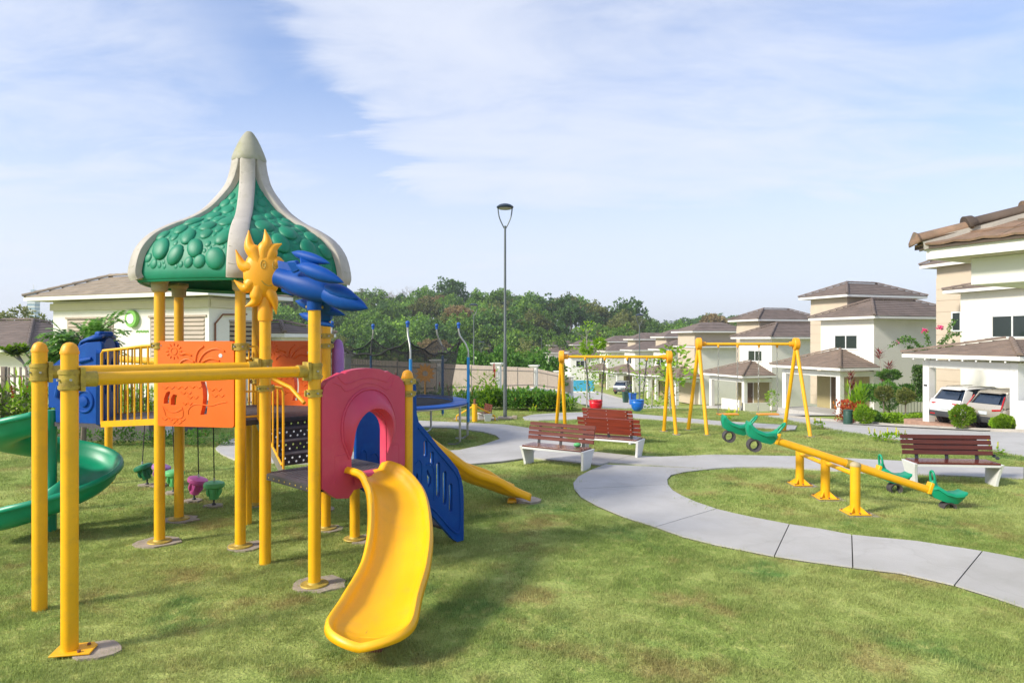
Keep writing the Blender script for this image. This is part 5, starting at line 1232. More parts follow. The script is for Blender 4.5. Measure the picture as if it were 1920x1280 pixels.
# ---- smiling sun on post E and jet on post F
s7 = F / 7.0
ux = Vector((.97, .24, 0)).normalized(); un = Vector((ux.y, -ux.x, 0)); m = Matrix.Identity(4); o_ = Vector((-2.53, 6.97, 0)) + un * .04
for i in range(3): m[i][0] = ux[i]; m[i][1] = (0, 0, 1)[i]; m[i][2] = un[i]; m[i][3] = o_[i]
def sp_(px, py): return ((px - 497) / s7 * 1.03, H - (py - HZ) / s7)
cen = (494, 514)
RAYS = [((482, 478), (472, 462), (471, 434), .052), ((496, 474), (502, 455), (498.5, 431), .05), ((507, 480), (514, 465), (527.5, 457), .045), ((514, 497), (521, 488), (531, 490), .04),
        ((514, 528), (522, 530), (527, 540), .04), ((505, 545), (514, 565), (518, 589), .042), ((486, 548), (482, 566), (465, 575.5), .052), ((477, 530), (464, 541), (446, 527), .05), ((477, 505), (460, 498), (449, 471), .05)]
fc = MB(); c = m @ Vector((*sp_(494, 514), -.03)); fc.sphere(c, .185, .255, .085, 28, 10, m=Matrix((ux, Vector((0, 0, 1)), un)).transposed()); sun_o = fc.build('sun_figure', M['sunplastic'], ps, smooth=70)
for a, b, t, r in RAYS:
    r *= 1.28; P_ = crom([m @ Vector((*sp_(*q), -.03)) for q in (cen, a, b, t)], 6); n_ = len(P_); rr_ = []
    for i_ in range(n_):
        q = i_ / (n_ - 1); rr_.append(max(.007, r * (1.15 - .15 * q) if q < .45 else r * 1.08 * (1 - ((q - .45) / .56) ** 1.4)))
    mb = MB(); mb.tube(P_, rr_, 12); mb.build('sun_ray', M['sunplastic'], sun_o, smooth=70)
def on_face(px, py):
    x, y = sp_(px, py); x0, y0 = sp_(494, 514); q = 1 - ((x - x0) / .185) ** 2 - ((y - y0) / .255) ** 2; return m @ Vector((x, y, -.03 + .085 * math.sqrt(max(q, 0)) + .001))
ey = MB()
for ex in (497, 517):
    ey.tube([on_face(ex + 4.2 * math.cos(t), 498 + 8 * math.sin(t)) for t in [2 * pi * i / 18 for i in range(18)]], .004, 6, closed=True)
    ey.tube([on_face(ex + 1 + 1.8 * math.cos(t), 499 + 3 * math.sin(t)) for t in [2 * pi * i / 12 for i in range(12)]], .003, 6, closed=True)
ey.tube([on_face(x, y) for x, y in ((494, 528), (499, 534), (505, 537), (512, 536))], .0045, 6); ey.build('sun_features', M['clamp'], sun_o)
so = MB(); so.lathe([(.063, 2.49), (.070, 2.49), (.074, 2.52), (.073, 2.62), (.066, 2.72), (.05, 2.8)], (-2.53, 7.0, 0), 24); so.build('socket', M['sunplastic'], sun_o)
Y0 = 6.33
jet = MB()
def spindle(mb, a, b, r, n=18, tail=.35, blunt=.25):
    a = Vector(a); b = Vector(b); d = b - a; prof = [(0.0, blunt * .3), (.04, blunt), (.15, .72), (.3, .95), (.45, 1.0), (.6, .93), (.75, .72), (.88, .42), (.96, .16), (1.0, .02)]
    x = d.normalized().orthogonal().normalized(); y = d.normalized().cross(x)
    mb.loft([mb.ring(a + d * t, x, y, r * q, n) for t, q in prof])
J = lambda px, py, Y: at(px, py, Y)
spindle(jet, J(518, 518, 6.45), J(650, 560, 6.20), .125, 24, blunt=.75)
spindle(jet, J(596, 544, 6.28), J(690, 578.5, 6.12), .10, 24, blunt=.5)
fus = jet.build('jet_figure', M['blue'], ps, smooth=60)
jet = MB(); spindle(jet, J(606, 537, 6.22), J(672, 560, 6.1), .07, 18); jet.build('cockpit', M['blue'], fus, smooth=60)
for (a, b, r, Y1, Y2) in [((547, 473), (619, 494), .05, 6.55, 6.4), ((556, 497), (645, 530), .068, 6.1, 5.98), ((554, 564), (648, 591), .06, 6.62, 6.45), ((561, 588), (627, 612), .045, 6.72, 6.55)]:
    mb = MB(); spindle(mb, J(*a, Y1), J(*b, Y2), r, 18); mb.build('missile', M['blue'], fus, smooth=60)
def slab(pts, th_, name, Y):
    m_ = Matrix.Identity(4)
    mb = MB(); n = len(pts); fr0 = [J(px, py, yy) for px, py, yy in pts]; e1 = fr0[1] - fr0[0]; e2 = fr0[2] - fr0[0]; nr_ = e1.cross(e2).normalized() * th_ / 2
    vs = [p + nr_ for p in fr0] + [p - nr_ for p in fr0]; mb.add(vs, [tuple(range(n)), tuple(reversed(range(n, 2 * n)))] + [(i, n + i, n + (i + 1) % n, (i + 1) % n) for i in range(n)]); mb.build(name, M['blue'], fus, bevel=.01, smooth=30)
slab([(562, 483, 6.5), (597, 492, 6.5), (604, 540, 6.25), (566, 528, 6.25)], .05, 'wing', 6.4)
slab([(580, 545, 6.35), (622, 556, 6.3), (622, 600, 6.6), (586, 600, 6.6)], .05, 'wing', 6.4)
slab([(521, 490, 6.42), (553, 496, 6.42), (564, 523, 6.36), (524, 519, 6.42)], .05, 'tail_fin', 6.4)
slab([(528, 530, 6.42), (556, 540, 6.42), (551, 556, 6.42), (529, 547, 6.42)], .05, 'tail_fin', 6.4)
slab([(540, 490, 6.25), (556, 488, 6.2), (566, 505, 6.2), (552, 512, 6.25)], .05, 'tail_fin', 6.3)
so = MB(); so.lathe([(.063, 2.57), (.068, 2.57), (.07, 2.58), (.07, 2.675), (.066, 2.68), (.066, 2.685), (.068, 2.69), (.056, 2.80), (.045, 2.86)], (-1.84, 6.36, 0), 24); so.build('socket', M['blue'], fus)
bl = MB(); bl.cyl((-1.92, 6.36, 2.60), (-1.76, 6.36, 2.60), .014, n=10); bl.build('bolt', M['clamp'], fus)

# ---- hanging stepping pods
def pod(base, mat, mat2, tilt, label, chain_top, rz=0.0, s=1.0):
    x, y = base; root = empty('stepping_pod', (x, y, 0), 0, label, 'stepping pod', 'pod steps hanging under the climbing frame')
    ax = Vector((math.sin(tilt[0]), tilt[1], 1)).normalized(); c = Vector((x, y, .11))
    mb = MB(); mb.lathe([(.055 * s, 0), (.062 * s, .01), (.075 * s, .11), (.078 * s, .14), (.11 * s, .15), (.135 * s, .17), (.14 * s, .20), (.13 * s, .225), (.09 * s, .24), (.02, .245)], c, 24, ax); p = mb.build('pod', M[mat], root)
    x_ = ax.orthogonal().normalized(); y_ = ax.cross(x_); lg = MB()
    for k in range(6):
        t = 2 * pi * k / 6; o = x_ * math.cos(t) + y_ * math.sin(t); lg.tube([c + o * .085 * s + ax * .16, c + o * .088 * s + ax * .09, c + o * .075 * s + ax * .05], [.017, .022, .014], 8)
    lg.build('lug', M[mat2], p)
    top = c + ax * .24; tr = MB(); tr.cyl(top, Vector(chain_top), .008, n=6); tr.build('rope', M['black'], root)
    sh = MB(); sh.cyl(top, top + (Vector(chain_top) - top).normalized() * .05, .014, n=8); sh.build('shackle', M['steel'], root)
    cb2 = MB(); cb2.tube([c, (x, y, .05), (x + .02, y, .0)], .013, 8); cb2.sphere((x, y, .035), .028, n=10, k=6); cb2.build('anchor', M['iron'], root)
    mb = drape(blob((x, y), .13, sq=.8, seed=int(x * 10)), 'f', None, 0.03, 0.05, flat=True); mb.build('footing', M['footing'], root, smooth=0)
def gxy(px, py): p = gr(px, py); return (p.x, p.y)
def rt(px): 
    return None
pod(gxy(401, 950), 'lgreen', 'lgreen', (.02, 0), 'light green pod step, nearest and rightmost of the hanging pods', at(398, 668, 9.5))
pod(gxy(364, 940), 'magenta', 'magenta', (.28, 0), 'magenta pod step hanging next to the nearest green pod', at(368, 668, 9.9))
pod(gxy(326, 925), 'lgreen', 'lgreen', (.05, 0), 'light green pod step half hidden behind the yellow roof post', at(318, 668, 10.2))
pod(gxy(297, 912), 'lilac', 'lilac', (.25, 0), 'lilac pod step behind the front left roof post', at(300, 668, 10.6))
pod(gxy(276, 911), 'dgreen', 'dgreen', (-.35, 0), 'dark green pod step, tilted, leftmost of the hanging pods', at(279, 668, 11.0))
# ---------------------------------------------------------------- swings
def swing_frame(hl, hr, z, feet, label, nhang):
    root = empty('swing_frame', ((hl[0] + hr[0]) / 2, (hl[1] + hr[1]) / 2, 0), 0, label, 'swing frame', 'yellow swing frames')
    a = Vector((*hl, z)); b = Vector((*hr, z)); d = (b - a).normalized()
    mb = MB(); mb.cyl(a + d * .1, b - d * .1, .034, n=18); mb.build('crossbar', M['yellow'], root)
    for c, s in ((a, -1), (b, 1)):
        n_ = d * s
        mb = MB(); mb.lathe([(.02, -.085), (.14, -.085), (.155, -.07), (.155, .0), (.148, .03), (.12, .05), (.0, .055)], c - n_ * .02, 24, n_); h = mb.build('hub', M['sunplastic'], root)
        mb = MB(); mb.cyl(c - n_ * .2, c - n_ * .09, .06, n=16); mb.build('collar', M['sunplastic'], h)
    for k, (fx, fy) in enumerate(feet):
        c = a if k < 2 else b; s = 1 if k < 2 else -1; t = Vector((fx, fy, -.02))
        mb = MB(); dn = (t - c).normalized(); mb.cyl(c + d * s * .04 + dn * .08, t, .045, n=18); l_ = mb.build('leg', M['yellow'], root)
        mb = MB(); mb.cyl((fx, fy, 0), (fx, fy, .02), .1, n=16); mb.build('footing', M['footing'], l_)
    return root, a, b, d
def chain(mb, p, q, r=.008):
    p = Vector(p); q = Vector(q); n = max(4, int((q - p).length / .09)); d = (q - p) / n; x = d.normalized().orthogonal().normalized(); y = d.normalized().cross(x)
    for i in range(n):
        c = p + d * (i + .5); s = x if i % 2 else y; L_ = d * .62
        mb.tube([c - L_, c - L_ * .5 + s * .016, c + L_ * .5 + s * .016, c + L_, c + L_ * .5 - s * .016, c - L_ * .5 - s * .016], r, 5, closed=True)
Ysw = 16.75
s1, a1, b1, d1s = swing_frame(((1050 - 960) / F * 16.9, 16.9), ((1258 - 960) / F * 16.7, 16.7), 1.87, [xy(gr(1043, 801)), xy(gr(1060, 806)), xy(gr(1244.6, 809)), xy(gr(1268, 815))], 'smaller yellow swing frame, farther left, with two toddler swings', 2)
s2, a2, b2, d2s = swing_frame(((1307 - 960) / F * 16.85, 16.85), ((1496 - 960) / F * 16.65, 16.65), 2.185, [xy(gr(1290, 806)), xy(gr(1326, 816)), xy(gr(1470, 807.5)), xy(gr(1520, 819))], 'taller yellow swing frame on the right with two flat swing seats', 2)
def toddler(px, mat, label, tops, sy=761):
    Y = Ysw; c = at(px, sy, Y); root = empty('toddler_swing', c, 0, label, 'swing')
    mb = MB(); prof = []
    # bucket with leg openings : front and rear shells
    for s in (-1, 1):
        rows_ = []
        for i in range(9):
            t = R(10 + 160 * i / 8); x = .15 * math.cos(t); y = .12 * math.sin(t) * s
            rows_.append([c + Vector((x, y, .13)), c + Vector((x * 1.02, y * 1.05, .05)), c + Vector((x * .9, y * .9, -.05 if 2 <= i <= 6 else -.02)), c + Vector((x * .6, y * .5, -.12 if 3 <= i <= 5 else -.04))])
        mb.loft(rows_, False, (False, False))
    mb.lathe([(.14, -.02), (.12, -.07), (.08, -.115), (.03, -.13), (0, -.132)], c, 20); mb.tube([c + Vector((.155 * math.cos(t), .125 * math.sin(t), .13)) for t in [2 * pi * i / 20 for i in range(20)]], .018, 8, closed=True)
    mb.build('bucket', M[mat], root, solid=.012, smooth=60)
    for s in (-1, 1):
        top = at(tops[0 if s < 0 else 1], 672, Ysw); top.z = 1.84; cm_ = MB(); hp = c + Vector((s * .15, 0, .32)); chain(cm_, hp, top); [cm_.cyl(hp, c + Vector((s * .14, q, .13)), .006, n=5) for q in (-.06, .06)]; cm_.build('chain', M['iron'], root)
        h_ = MB(); h_.lathe([(.012, -.06), (.03, -.03), (.03, .0), (.018, .02)], top, 10); h_.build('hanger', M['sunplastic'], root)
toddler(1117, 'red', 'red toddler bucket swing hanging from the smaller frame', (1097, 1134))
toddler(1195, 'sblue', 'blue toddler bucket swing hanging from the smaller frame', (1176, 1213), 760)
for (px, tops, lab) in ((1364.5, (1347, 1383), 'left flat orange swing seat on the taller frame'), (1439.5, (1423, 1457), 'right flat orange swing seat on the taller frame')):
    c = at(px, 776, Ysw); root = empty('flat_swing', c, 0, lab, 'swing')
    mb = MB(); mb.box(c, (.50, .22, .035)); mb.build('seat', M['seaty'], root, bevel=.012, seg=3)
    for s, tp_ in zip((-1, 1), tops):
        top = at(tp_, 650, Ysw); top.z = 2.15; cm_ = MB(); chain(cm_, c + Vector((s * .235, 0, .02)), top, .006); cm_.build('chain', M['steel'], root)
        h_ = MB(); h_.lathe([(.012, -.06), (.03, -.03), (.03, .0), (.018, .02)], top, 10); h_.build('hanger', M['sunplastic'], root)

# ---------------------------------------------------------------- seesaws : a row of three posts carrying two beams
sp0 = [Vector((4.525, 9.0, 0)), Vector((4.53, 9.87, 0)), Vector((4.545, 10.78, 0))]
sr = empty('seesaw_stand', sp0[1], 0, 'yellow stand of three bolted posts carrying both seesaws', 'seesaw stand')
for p, h in zip(sp0, (.64, .60, .58)):
    mb = MB(); mb.cyl(p, p + Vector((0, 0, h)), .063, n=24); q = mb.build('post', M['yellow'], sr)
    c_ = MB(); c_.lathe([(.066, 0), (.067, .015), (.06, .035), (.035, .055), (0, .06)], p + Vector((0, 0, h - .01)), 24); c_.build('cap', M['beigecap'], q)
    pl = MB(); pl.box(p + Vector((0, 0, .022)), (.29, .29, .014)); pb = pl.build('base_plate', M['yellow'], q, bevel=.004)
    for a in range(4):
        t = R(45 + 90 * a); g_ = MB(); dx_ = Vector((math.cos(t), math.sin(t), 0)); w0 = p + dx_ * .06; w1 = p + dx_ * .165; nrm = Vector((-dx_.y, dx_.x, 0)) * .006
        vs = [w0 + Vector((0, 0, .029)), w1 + Vector((0, 0, .029)), w0 + Vector((0, 0, .11))]; g_.add([v + nrm for v in vs] + [v - nrm for v in vs], [(0, 1, 2), (5, 4, 3), (0, 3, 4, 1), (1, 4, 5, 2), (2, 5, 3, 0)]); g_.build('gusset', M['yellow'], q, smooth=0)
    for a, b in ((-.12, -.12), (.12, -.12), (0, -.125), (.12, .12), (-.12, .12)):
        bo = MB(); bo.cyl(p + Vector((a, b, .028)), p + Vector((a, b, .045)), .012, n=6); bo.build('bolt', M['rust'], q)
    ft_ = MB(); ft_.box(p + Vector((.04, 0, -.02)), (.38, .36, .056)); ft_.build('footing', M['footing'], q)
zc = .50
mb = MB(); mb.tube([sp0[0] + Vector((0, .05, zc - .12)), sp0[1] + Vector((0, -.05, zc - .02)), ], .03, 12); mb.tube([sp0[1] + Vector((0, .05, zc)), sp0[2] + Vector((0, -.05, zc + .04))], .03, 12)
mb = MB(); mb.cyl(sp0[0] + Vector((0, 0, .52)), sp0[1] + Vector((0, 0, .52)), .03, n=14); mb.build('axle', M['yellow'], sr)
mb = MB(); mb.cyl(sp0[1] + Vector((0, 0, .50)), sp0[2] + Vector((0, 0, .50)), .03, n=14); mb.build('axle', M['yellow'], sr)
def seesaw(lo, hi, label):
    lo = Vector(lo); hi = Vector(hi); ax = (hi - lo).normalized(); piv = (lo + hi) / 2
    root = empty('seesaw', (piv.x, piv.y, 0), 0, label, 'seesaw', 'yellow beam seesaws with green seats')
    mb = MB(); mb.cyl(lo, hi, .052, n=22); mb.build('beam', M['yellow'], root)
    cp = MB(); cp.cyl(piv - ax * .09, piv + ax * .09, .062, n=18); cp.build('pivot_clamp', M['clamp'], root)
    for end, s in ((lo, -1), (hi, 1)):
        d = ax * s; up = Vector((0, 0, 1)); up = (up - d * up.dot(d)).normalized(); sd = d.cross(up)
        def P(u, v, w): return end + d * u + up * v + sd * w
        # seat: trough body under a saddle shaped rim, drawn along u (outward)
        rows_ = []
        for u, vt, hw, vb, hb in [(-.08, .05, .075, -.03, .05), (-.03, .08, .10, -.075, .055), (.08, .045, .125, -.085, .06), (.20, .05, .13, -.08, .06), (.29, .085, .13, -.06, .055), (.33, .125, .125, .01, .06), (.345, .12, .10, .04, .06)]:
            rows_.append([P(u, vt, -hw), P(u, vt + .012, -hw * .9), P(u, vt + .006, 0), P(u, vt + .012, hw * .9), P(u, vt, hw), P(u, vt - .03, hw), P(u, vt - .035, hw * .82), P(u, vb, hb), P(u, vb, -hb), P(u, vt - .035, -hw * .82), P(u, vt - .03, -hw)])
        mb = MB(); mb.loft(rows_, True, (True, True)); seat = mb.build('seat', M['green'], root, smooth=50)
        hd_ = MB(); nk_ = [P(-.02, .02, 0), P(-.07, .09, 0), P(-.085, .14, 0)]; hd_.tube(nk_, [.075, .055, .04], 10)
        loop = [P(-.075, .10, -.045), P(-.10, .17, -.055), P(-.13, .235, -.04), P(-.14, .26, 0), P(-.13, .235, .04), P(-.10, .17, .055), P(-.075, .10, .045)]
        hd_.tube(crom(loop, 4), .016, 8); hd_.build('handle', M['green'], seat, smooth=60)
        br = MB(); br.box(P(-.10, .03, 0), (.05, .12, .16), Matrix((d, sd, up)).transposed()); br.build('seat_bracket', M['yellow'], root, bevel=.01)
        ty = MB(); c = P(.19, -.085, 0) - Vector((0, 0, .075)); ri = .064; ro_ = .088; pr_ = []
        xx = Vector((d.x, d.y, 0)).normalized(); zz = Vector((0, 0, 1)); yy = xx.cross(zz); rw = []
        for i in range(25):
            t = 2 * pi * i / 24; o = xx * math.cos(t) + zz * math.sin(t); rw.append([c + o * ri - yy * .065, c + o * ro_ - yy * .075, c + o * (ro_ + .004), c + o * ro_ + yy * .075, c + o * ri + yy * .065])
        ty.loft(rw, True, (False, False)); ty.build('tyre', M['tyre'], root, smooth=40)
        bt = MB(); [bt.cyl(P(q, -.02, -.066), P(q, -.02, -.075), .01, n=8) for q in (.06, .17)]; bt.build('bolt', M['steel'], seat)
    return root
seesaw((5.80, 9.34, .21), (3.57, 9.48, .93), 'nearer seesaw beam, low end at the right, high seat at the left')
seesaw((5.60, 10.28, .27), (3.52, 10.42, .92), 'farther seesaw beam, mostly behind the nearer one')

# ---------------------------------------------------------------- benches
def bench(p, ang, label, wood='wood', L_=1.34, extra=None):
    """p = centre on the lawn, local +y is the back of the seat"""
    root = empty('park_bench', (p[0], p[1], 0), ang, label, 'bench', 'slatted benches with white side supports')
    for s in (-1, 1):
        x0 = s * (L_ / 2 - .04); x1 = s * (L_ / 2 - .085); mb = MB()
        t = .05
        rows_ = []
        for z, hy, x in ((-.02, .13, x1), (.06, .135, x1 + s * .005), (.24, .175, x0 - s * .015), (.35, .215, x0)):
            rows_.append([Vector((x - t / 2, -hy, z)), Vector((x + t / 2, -hy, z)), Vector((x + t / 2, hy + .02, z)), Vector((x - t / 2, hy + .02, z))])
        mb.loft(rows_); mb.build('leg', M['benchwhite'], root, world=False, smooth=30, bevel=.006)
    mb = MB(); mb.box((0, -.195, .325), (L_ - .14, .03, .035)); mb.box((0, .19, .325), (L_ - .14, .03, .035)); mb.build('seat_frame', M['benchwhite'], root, world=False, smooth=0)
    ss = MB(); ss.box((0, 0, 0), (L_ - .13, .098, .03)); sm_ = ss.mesh('seat_slat', M['seatwood'], 0)
    for i in range(4):
        o = link('seat_slat', sm_, root); o.location = (0, -.155 + i * .104, .358); WM[o.name] = WM[root.name]; md = o.modifiers.new('bevel', 'BEVEL'); md.width = .005; md.segments = 2
    for x in (-.46, 0, .46):
        mb = MB(); mb.bar((x, .155, .34), (x, .165, .42), .05, .02, up=(0, 1, 0)); mb.bar((x, .162, .40), (x, .235, .74), .05, .018, up=(0, 1, 0)); br = mb.build('bracket', M['iron'], root, world=False, smooth=0)
        for i in range(4):
            z = .475 + i * .082; y = .165 + (z - .40) * .215; bb_ = MB(); bb_.cyl((x, y + .012, z), (x, y + .02, z), .009, n=6); bb_.build('bolt', M['steel'], br, world=False)
    if wood != 'wood2':
        bk = MB(); bk.box((0, .208, .598), (.98, .012, .31), Matrix.Rotation(R(-12), 3, 'X')); bk.build('back_board', M[wood], root, world=False, smooth=0)
    bs_ = MB(); bs_.box((0, 0, 0), (L_ + .02, .024, .068)); bm2 = bs_.mesh('back_slat', M[wood], 0)
    for i in range(4):
        z = .475 + i * .082; o = link('back_slat', bm2, root); o.location = (random.uniform(-.008, .008), .165 + (z - .40) * .215 - .024, z); o.rotation_euler = (R(-12), 0, 0); WM[o.name] = WM[root.name]; md = o.modifiers.new('bevel', 'BEVEL'); md.width = .004; md.segments = 2
    return root
bench((.80, 12.33), math.atan2(-.67, 1.03), 'bench with sun worn pinkish slats at the grass edge left of the path', 'wood2')
bench((1.98, 13.55), math.atan2(-.6, 1.11) + pi, 'bench seen from behind, black brackets on glossy red slats, in the middle of the row', 'wood', 1.27)
bench((2.22, 15.3), R(-34) + pi, 'farthest red bench of the row, only its back showing under the red swing', 'wood', 1.2)
bench((7.0, 10.86), math.atan2(-.10, 1.0), 'dark brown bench at the right beyond the seesaw', 'woodd', 1.36)
fb_ = gr(908, 790); bench((fb_.x, fb_.y + .2), R(-68), 'small pale bench beside the yellow post near the hedge', 'wood2', 1.0).scale = (.6, .6, .62)
# items on bench one
c_ = Vector((1.17, 12.22, .375)); bt_ = MB(); bt_.sphere(c_ + Vector((0, 0, .04)), .07, .05, .04, 14, 8); bt_.build('cloth_bundle', M['lgreen']); bo_ = bpy.data.objects['cloth_bundle']; meta(bo_, 'small green bundle left on the seat of the worn bench', 'bundle')
# chain on the right bench
ck = MB(); chain(ck, at(1859, 851, 11.1), at(1872, 860, 10.9), .012); co_ = ck.build('chain_lock', M['iron']); meta(co_, 'short black chain hanging off the right end of the dark bench', 'chain')

# ---------------------------------------------------------------- lamps
def lamp(x, y, z0, h, label, head=.25, r0=.055, detail=True):
    root = empty('street_lamp', (x, y, z0), 0, label, 'street lamp', 'grey street lamps with disc heads')
    b = Vector((x, y, z0)); hh = h - .64 * head / .25
    mb = MB(); mb.lathe([(r0 * 1.7, -.05), (r0 * 1.7, .0), (r0, .05), (r0 * .95, h * .30), (r0 * .93, h * .335), (r0 * .72, h * .345), (r0 * .55, hh)], b, 16); mb.build('pole', M['lamp'], root)
    k = head / .25
    for s in (-1, 1):
        a = MB(); a.tube(crom([b + Vector((0, 0, hh - .1)), b + Vector((s * .07 * k, 0, hh + .02 * k)), b + Vector((s * .17 * k, 0, hh + .26 * k)), b + Vector((s * .21 * k, 0, h - .11 * k))], 4), .018 * max(k, 1), 8); a.build('arm', M['lamp'], root)
    hd_ = MB(); hd_.lathe([(.23 * k, -.03), (.25 * k, 0), (.24 * k, .02), (.17 * k, .07), (.09 * k, .095), (0, .1)], b + Vector((0, 0, h - .10 * k)), 24); h_ = hd_.build('head', M['lamphead'], root)
    df = MB(); df.lathe([(.19 * k, 0), (.18 * k, -.03), (0, -.045)], b + Vector((0, 0, h - .125 * k)), 24); df.build('diffuser', M['diff'], h_)
    return root
lm = gr(947, 785); lamp(lm.x, lm.y, 0, 6.22, 'tall grey street lamp rising from the lawn in the middle of the picture')
lb = gr(958, 789); lk = MB(); lk.box((lm.x, lm.y, .02), (.42, .42, .08)); lk.box((lm.x + .28, lm.y - .1, .05), (.14, .1, .12)); lo_ = lk.build('lamp_footing', M['footing'], bevel=.02); meta(lo_, 'rough concrete base around the foot of the tall lamp', 'footing')
lamp(7.75, 41.5, tz(7.75, 41.5), 6.2, 'street lamp by the road, seen between the two toddler swings')
lamp(-2.55, 45.5, -1.6, 6.3, 'street lamp beyond the fence, left of the tall lamp', .30)
lamp(-3.6, 80, -4.3, 6.4, 'small distant street lamp just left of the tall lamp', .34, .07)
lamp(2.6, 60, tz(2.6, 60) , 5.2, 'thin far pole above the last fence pillar', .02, .03)

# ---------------------------------------------------------------- trampoline
TC = Vector((-2.8, 15.5, 0)); TR = 1.8
tr_ = empty('trampoline', TC, 0, 'round blue trampoline with black safety net on bent poles', 'trampoline')
def cp(r, t, z): return TC + Vector((r * math.cos(t), r * math.sin(t), z))
mb = MB(); mb.tube([cp(TR, 2 * pi * i / 48, .845) for i in range(48)], .024, 8, closed=True); mb.build('frame_ring', M['steel'], tr_)
mb = MB(); rw = [[cp(TR + .015, t, .862), cp(TR + .02, t, .885), cp(TR - .1, t, .91), cp(TR - .32, t, .89), cp(TR - .34, t, .87)] for t in [2 * pi * i / 60 for i in range(61)]]; mb.loft(rw, False, (False, False)); mb.build('edge_pad', M['tblue'], tr_, smooth=60, solid=.012)
mb = MB(); mb.lathe([(TR - .30, .868), (TR - .31, .872), (.6, .855), (.001, .85)], TC, 48, caps=(False, False)); mb.build('jump_mat', M['mat'], tr_)
PA = [R(-66 + 60 * k) for k in range(6)]
for k, t in enumerate(PA):
    mb = MB(); mb.tube([cp(TR + .03, t, .45), cp(TR + .03, t, 1.9)], .032, 10); mb.build('pole_sleeve', M['foam'], tr_)
    mb = MB(); mb.tube([cp(TR + .03, t, .40), cp(TR + .03, t, 2.05), cp(TR - .03, t, 2.2), cp(TR - .16, t, 2.38), cp(TR - .19, t, 2.50), cp(TR - .19, t, 2.62)], .019, 10); mb.build('net_pole', M['steel'], tr_)
    mb = MB(); mb.sphere(cp(TR - .19, t, 2.64), .045, n=12, k=8); mb.cyl(cp(TR - .19, t, 2.55), cp(TR - .19, t, 2.62), .03, n=10); mb.build('pole_cap', M['tblue'], tr_)
for k in range(3):
    t = R(-56 + 120 * k - 15); w = .22
    for s in (-1, 1):
        pass
for (lx_, ly_) in ((838, 833), (872, 822), (700, 828), (690, 815), (650, 822), (790, 812)):
    g_ = gr(lx_, ly_); dd = Vector((g_.x - TC.x, g_.y - TC.y, 0)).normalized(); top = TC + dd * TR + Vector((0, 0, .84)); mb = MB(); low = Vector((top.x, top.y, .08))
    mb.tube([top, low, low - dd * .1 - Vector((0, 0, .07)), low - dd * .28 - Vector((0, 0, .07))], .026, 10); mb.build('leg', M['steel'], tr_)
rows_ = []
for i in range(73):
    a = PA[0] + 2 * pi * i / 72; ph_ = (i % 12) / 12; dip = 1 - (2 * ph_ - 1) ** 2; zt = 2.28 - .30 * dip - .03 * math.sin(i * 1.7)
    r1 = TR - .34; r2 = TR - (.16 + .13 * dip); rows_.append([cp(r1, a, .87), cp(r1 - .03 * dip, a, 1.3), cp((r1 + r2) / 2 - .04 * dip, a, 1.75), cp(r2, a, zt)])
mb = MB(); mb.loft(rows_, False, (False, False)); mb.build('net', M['net'], tr_, smooth=80)
mb = MB(); mb.tube([r[-1] for r in rows_[:-1]], .017, 6, closed=True); mb.build('net_cord', M['black'], tr_)

# ---------------------------------------------------------------- small yellow spinner frame near the hedge
yp = gr(890, 791); yr = empty('spinner', yp, 0, 'short yellow post with two slanting yellow rods, beside the tall lamp', 'playground spinner')
mb = MB(); mb.cyl(yp, yp + Vector((0, 0, .50)), .075, n=18); mb.build('post', M['yellow'], yr)
mb = MB(); mb.cyl(yp + Vector((0, 0, .5)), yp + Vector((0, 0, .64)), .035, n=12); mb.build('spindle', M['rust'], yr)
for s in (-1, 1):
    e = gr(856 if s < 0 else 928, 789); mb = MB(); mb.tube([yp + Vector((s * .05, 0, .44)), Vector((e.x, e.y, .14)), Vector((e.x, e.y, 0))], .022, 8); mb.build('rod', M['yellow'], yr)
mb = drape([xy(gr(850, 787)), xy(gr(935, 789)), xy(gr(930, 783)), xy(gr(855, 781))], 'f', None, .02, .05, flat=True); o = mb.build('pad', M['footing'], yr, smooth=0)

# ---------------------------------------------------------------- fence with white pillars
FP = [(-13.9, 16.2, 0), (-8.45, 16.4, 0), (-5.95, 24.0, 0), (-3.42, 31.6, -.46), (-.85, 39.0, -.87), (1.5, 46.2, -1.27), (3.6, 53.5, -2.0), (5.2, 60.5, -2.8)]
labs = ['white fence pillar at the corner behind the climbing frame', 'white fence pillar seen over the pink panel, behind the net', 'white fence pillar seen through the right part of the trampoline net', 'white fence pillar just left of the tall lamp', 'white fence pillar just right of the tall lamp', 'white fence pillar behind the left leg of the smaller swing frame', 'last white fence pillar in the distance']
for (x, y, z), lab in zip(FP[1:], labs):
    root = empty('fence_pillar', (x, y, z), R(-15), lab, 'pillar', 'white pillars of the perimeter fence')
    mb = MB(); mb.box((0, 0, .75), (.42, .42, 1.9)); mb.build('shaft', M['white'], root, world=False, smooth=0, bevel=.01)
    mb = MB(); mb.box((0, 0, 1.71), (.50, .50, .04)); mb.box((0, 0, 1.755), (.58, .58, .05)); mb.box((0, 0, 1.805), (.66, .66, .05)); mb.box((0, 0, -.1), (.52, .52, .4)); mb.build('capital', M['white'], root, world=False, smooth=0)
pk_ = MB(); pk_.box((0, 0, 0), (.035, .035, 1.32)); pkm = pk_.mesh('picket', M['picket'], 0); pk_ = MB(); pk_.box((0, 0, 0), (.035, .035, 1.32)); pkg = pk_.mesh('picket', M['picketgrey'], 0)
fl = ['brown picket fence on a grey planter wall at the far left', 'picket fence bay behind the climbing frame', 'beige picket fence bay behind the trampoline', 'beige picket fence bay between trampoline and tall lamp', 'beige picket fence bay right of the tall lamp', 'beige picket fence bay behind the smaller swing frame', 'farthest beige picket fence bay']
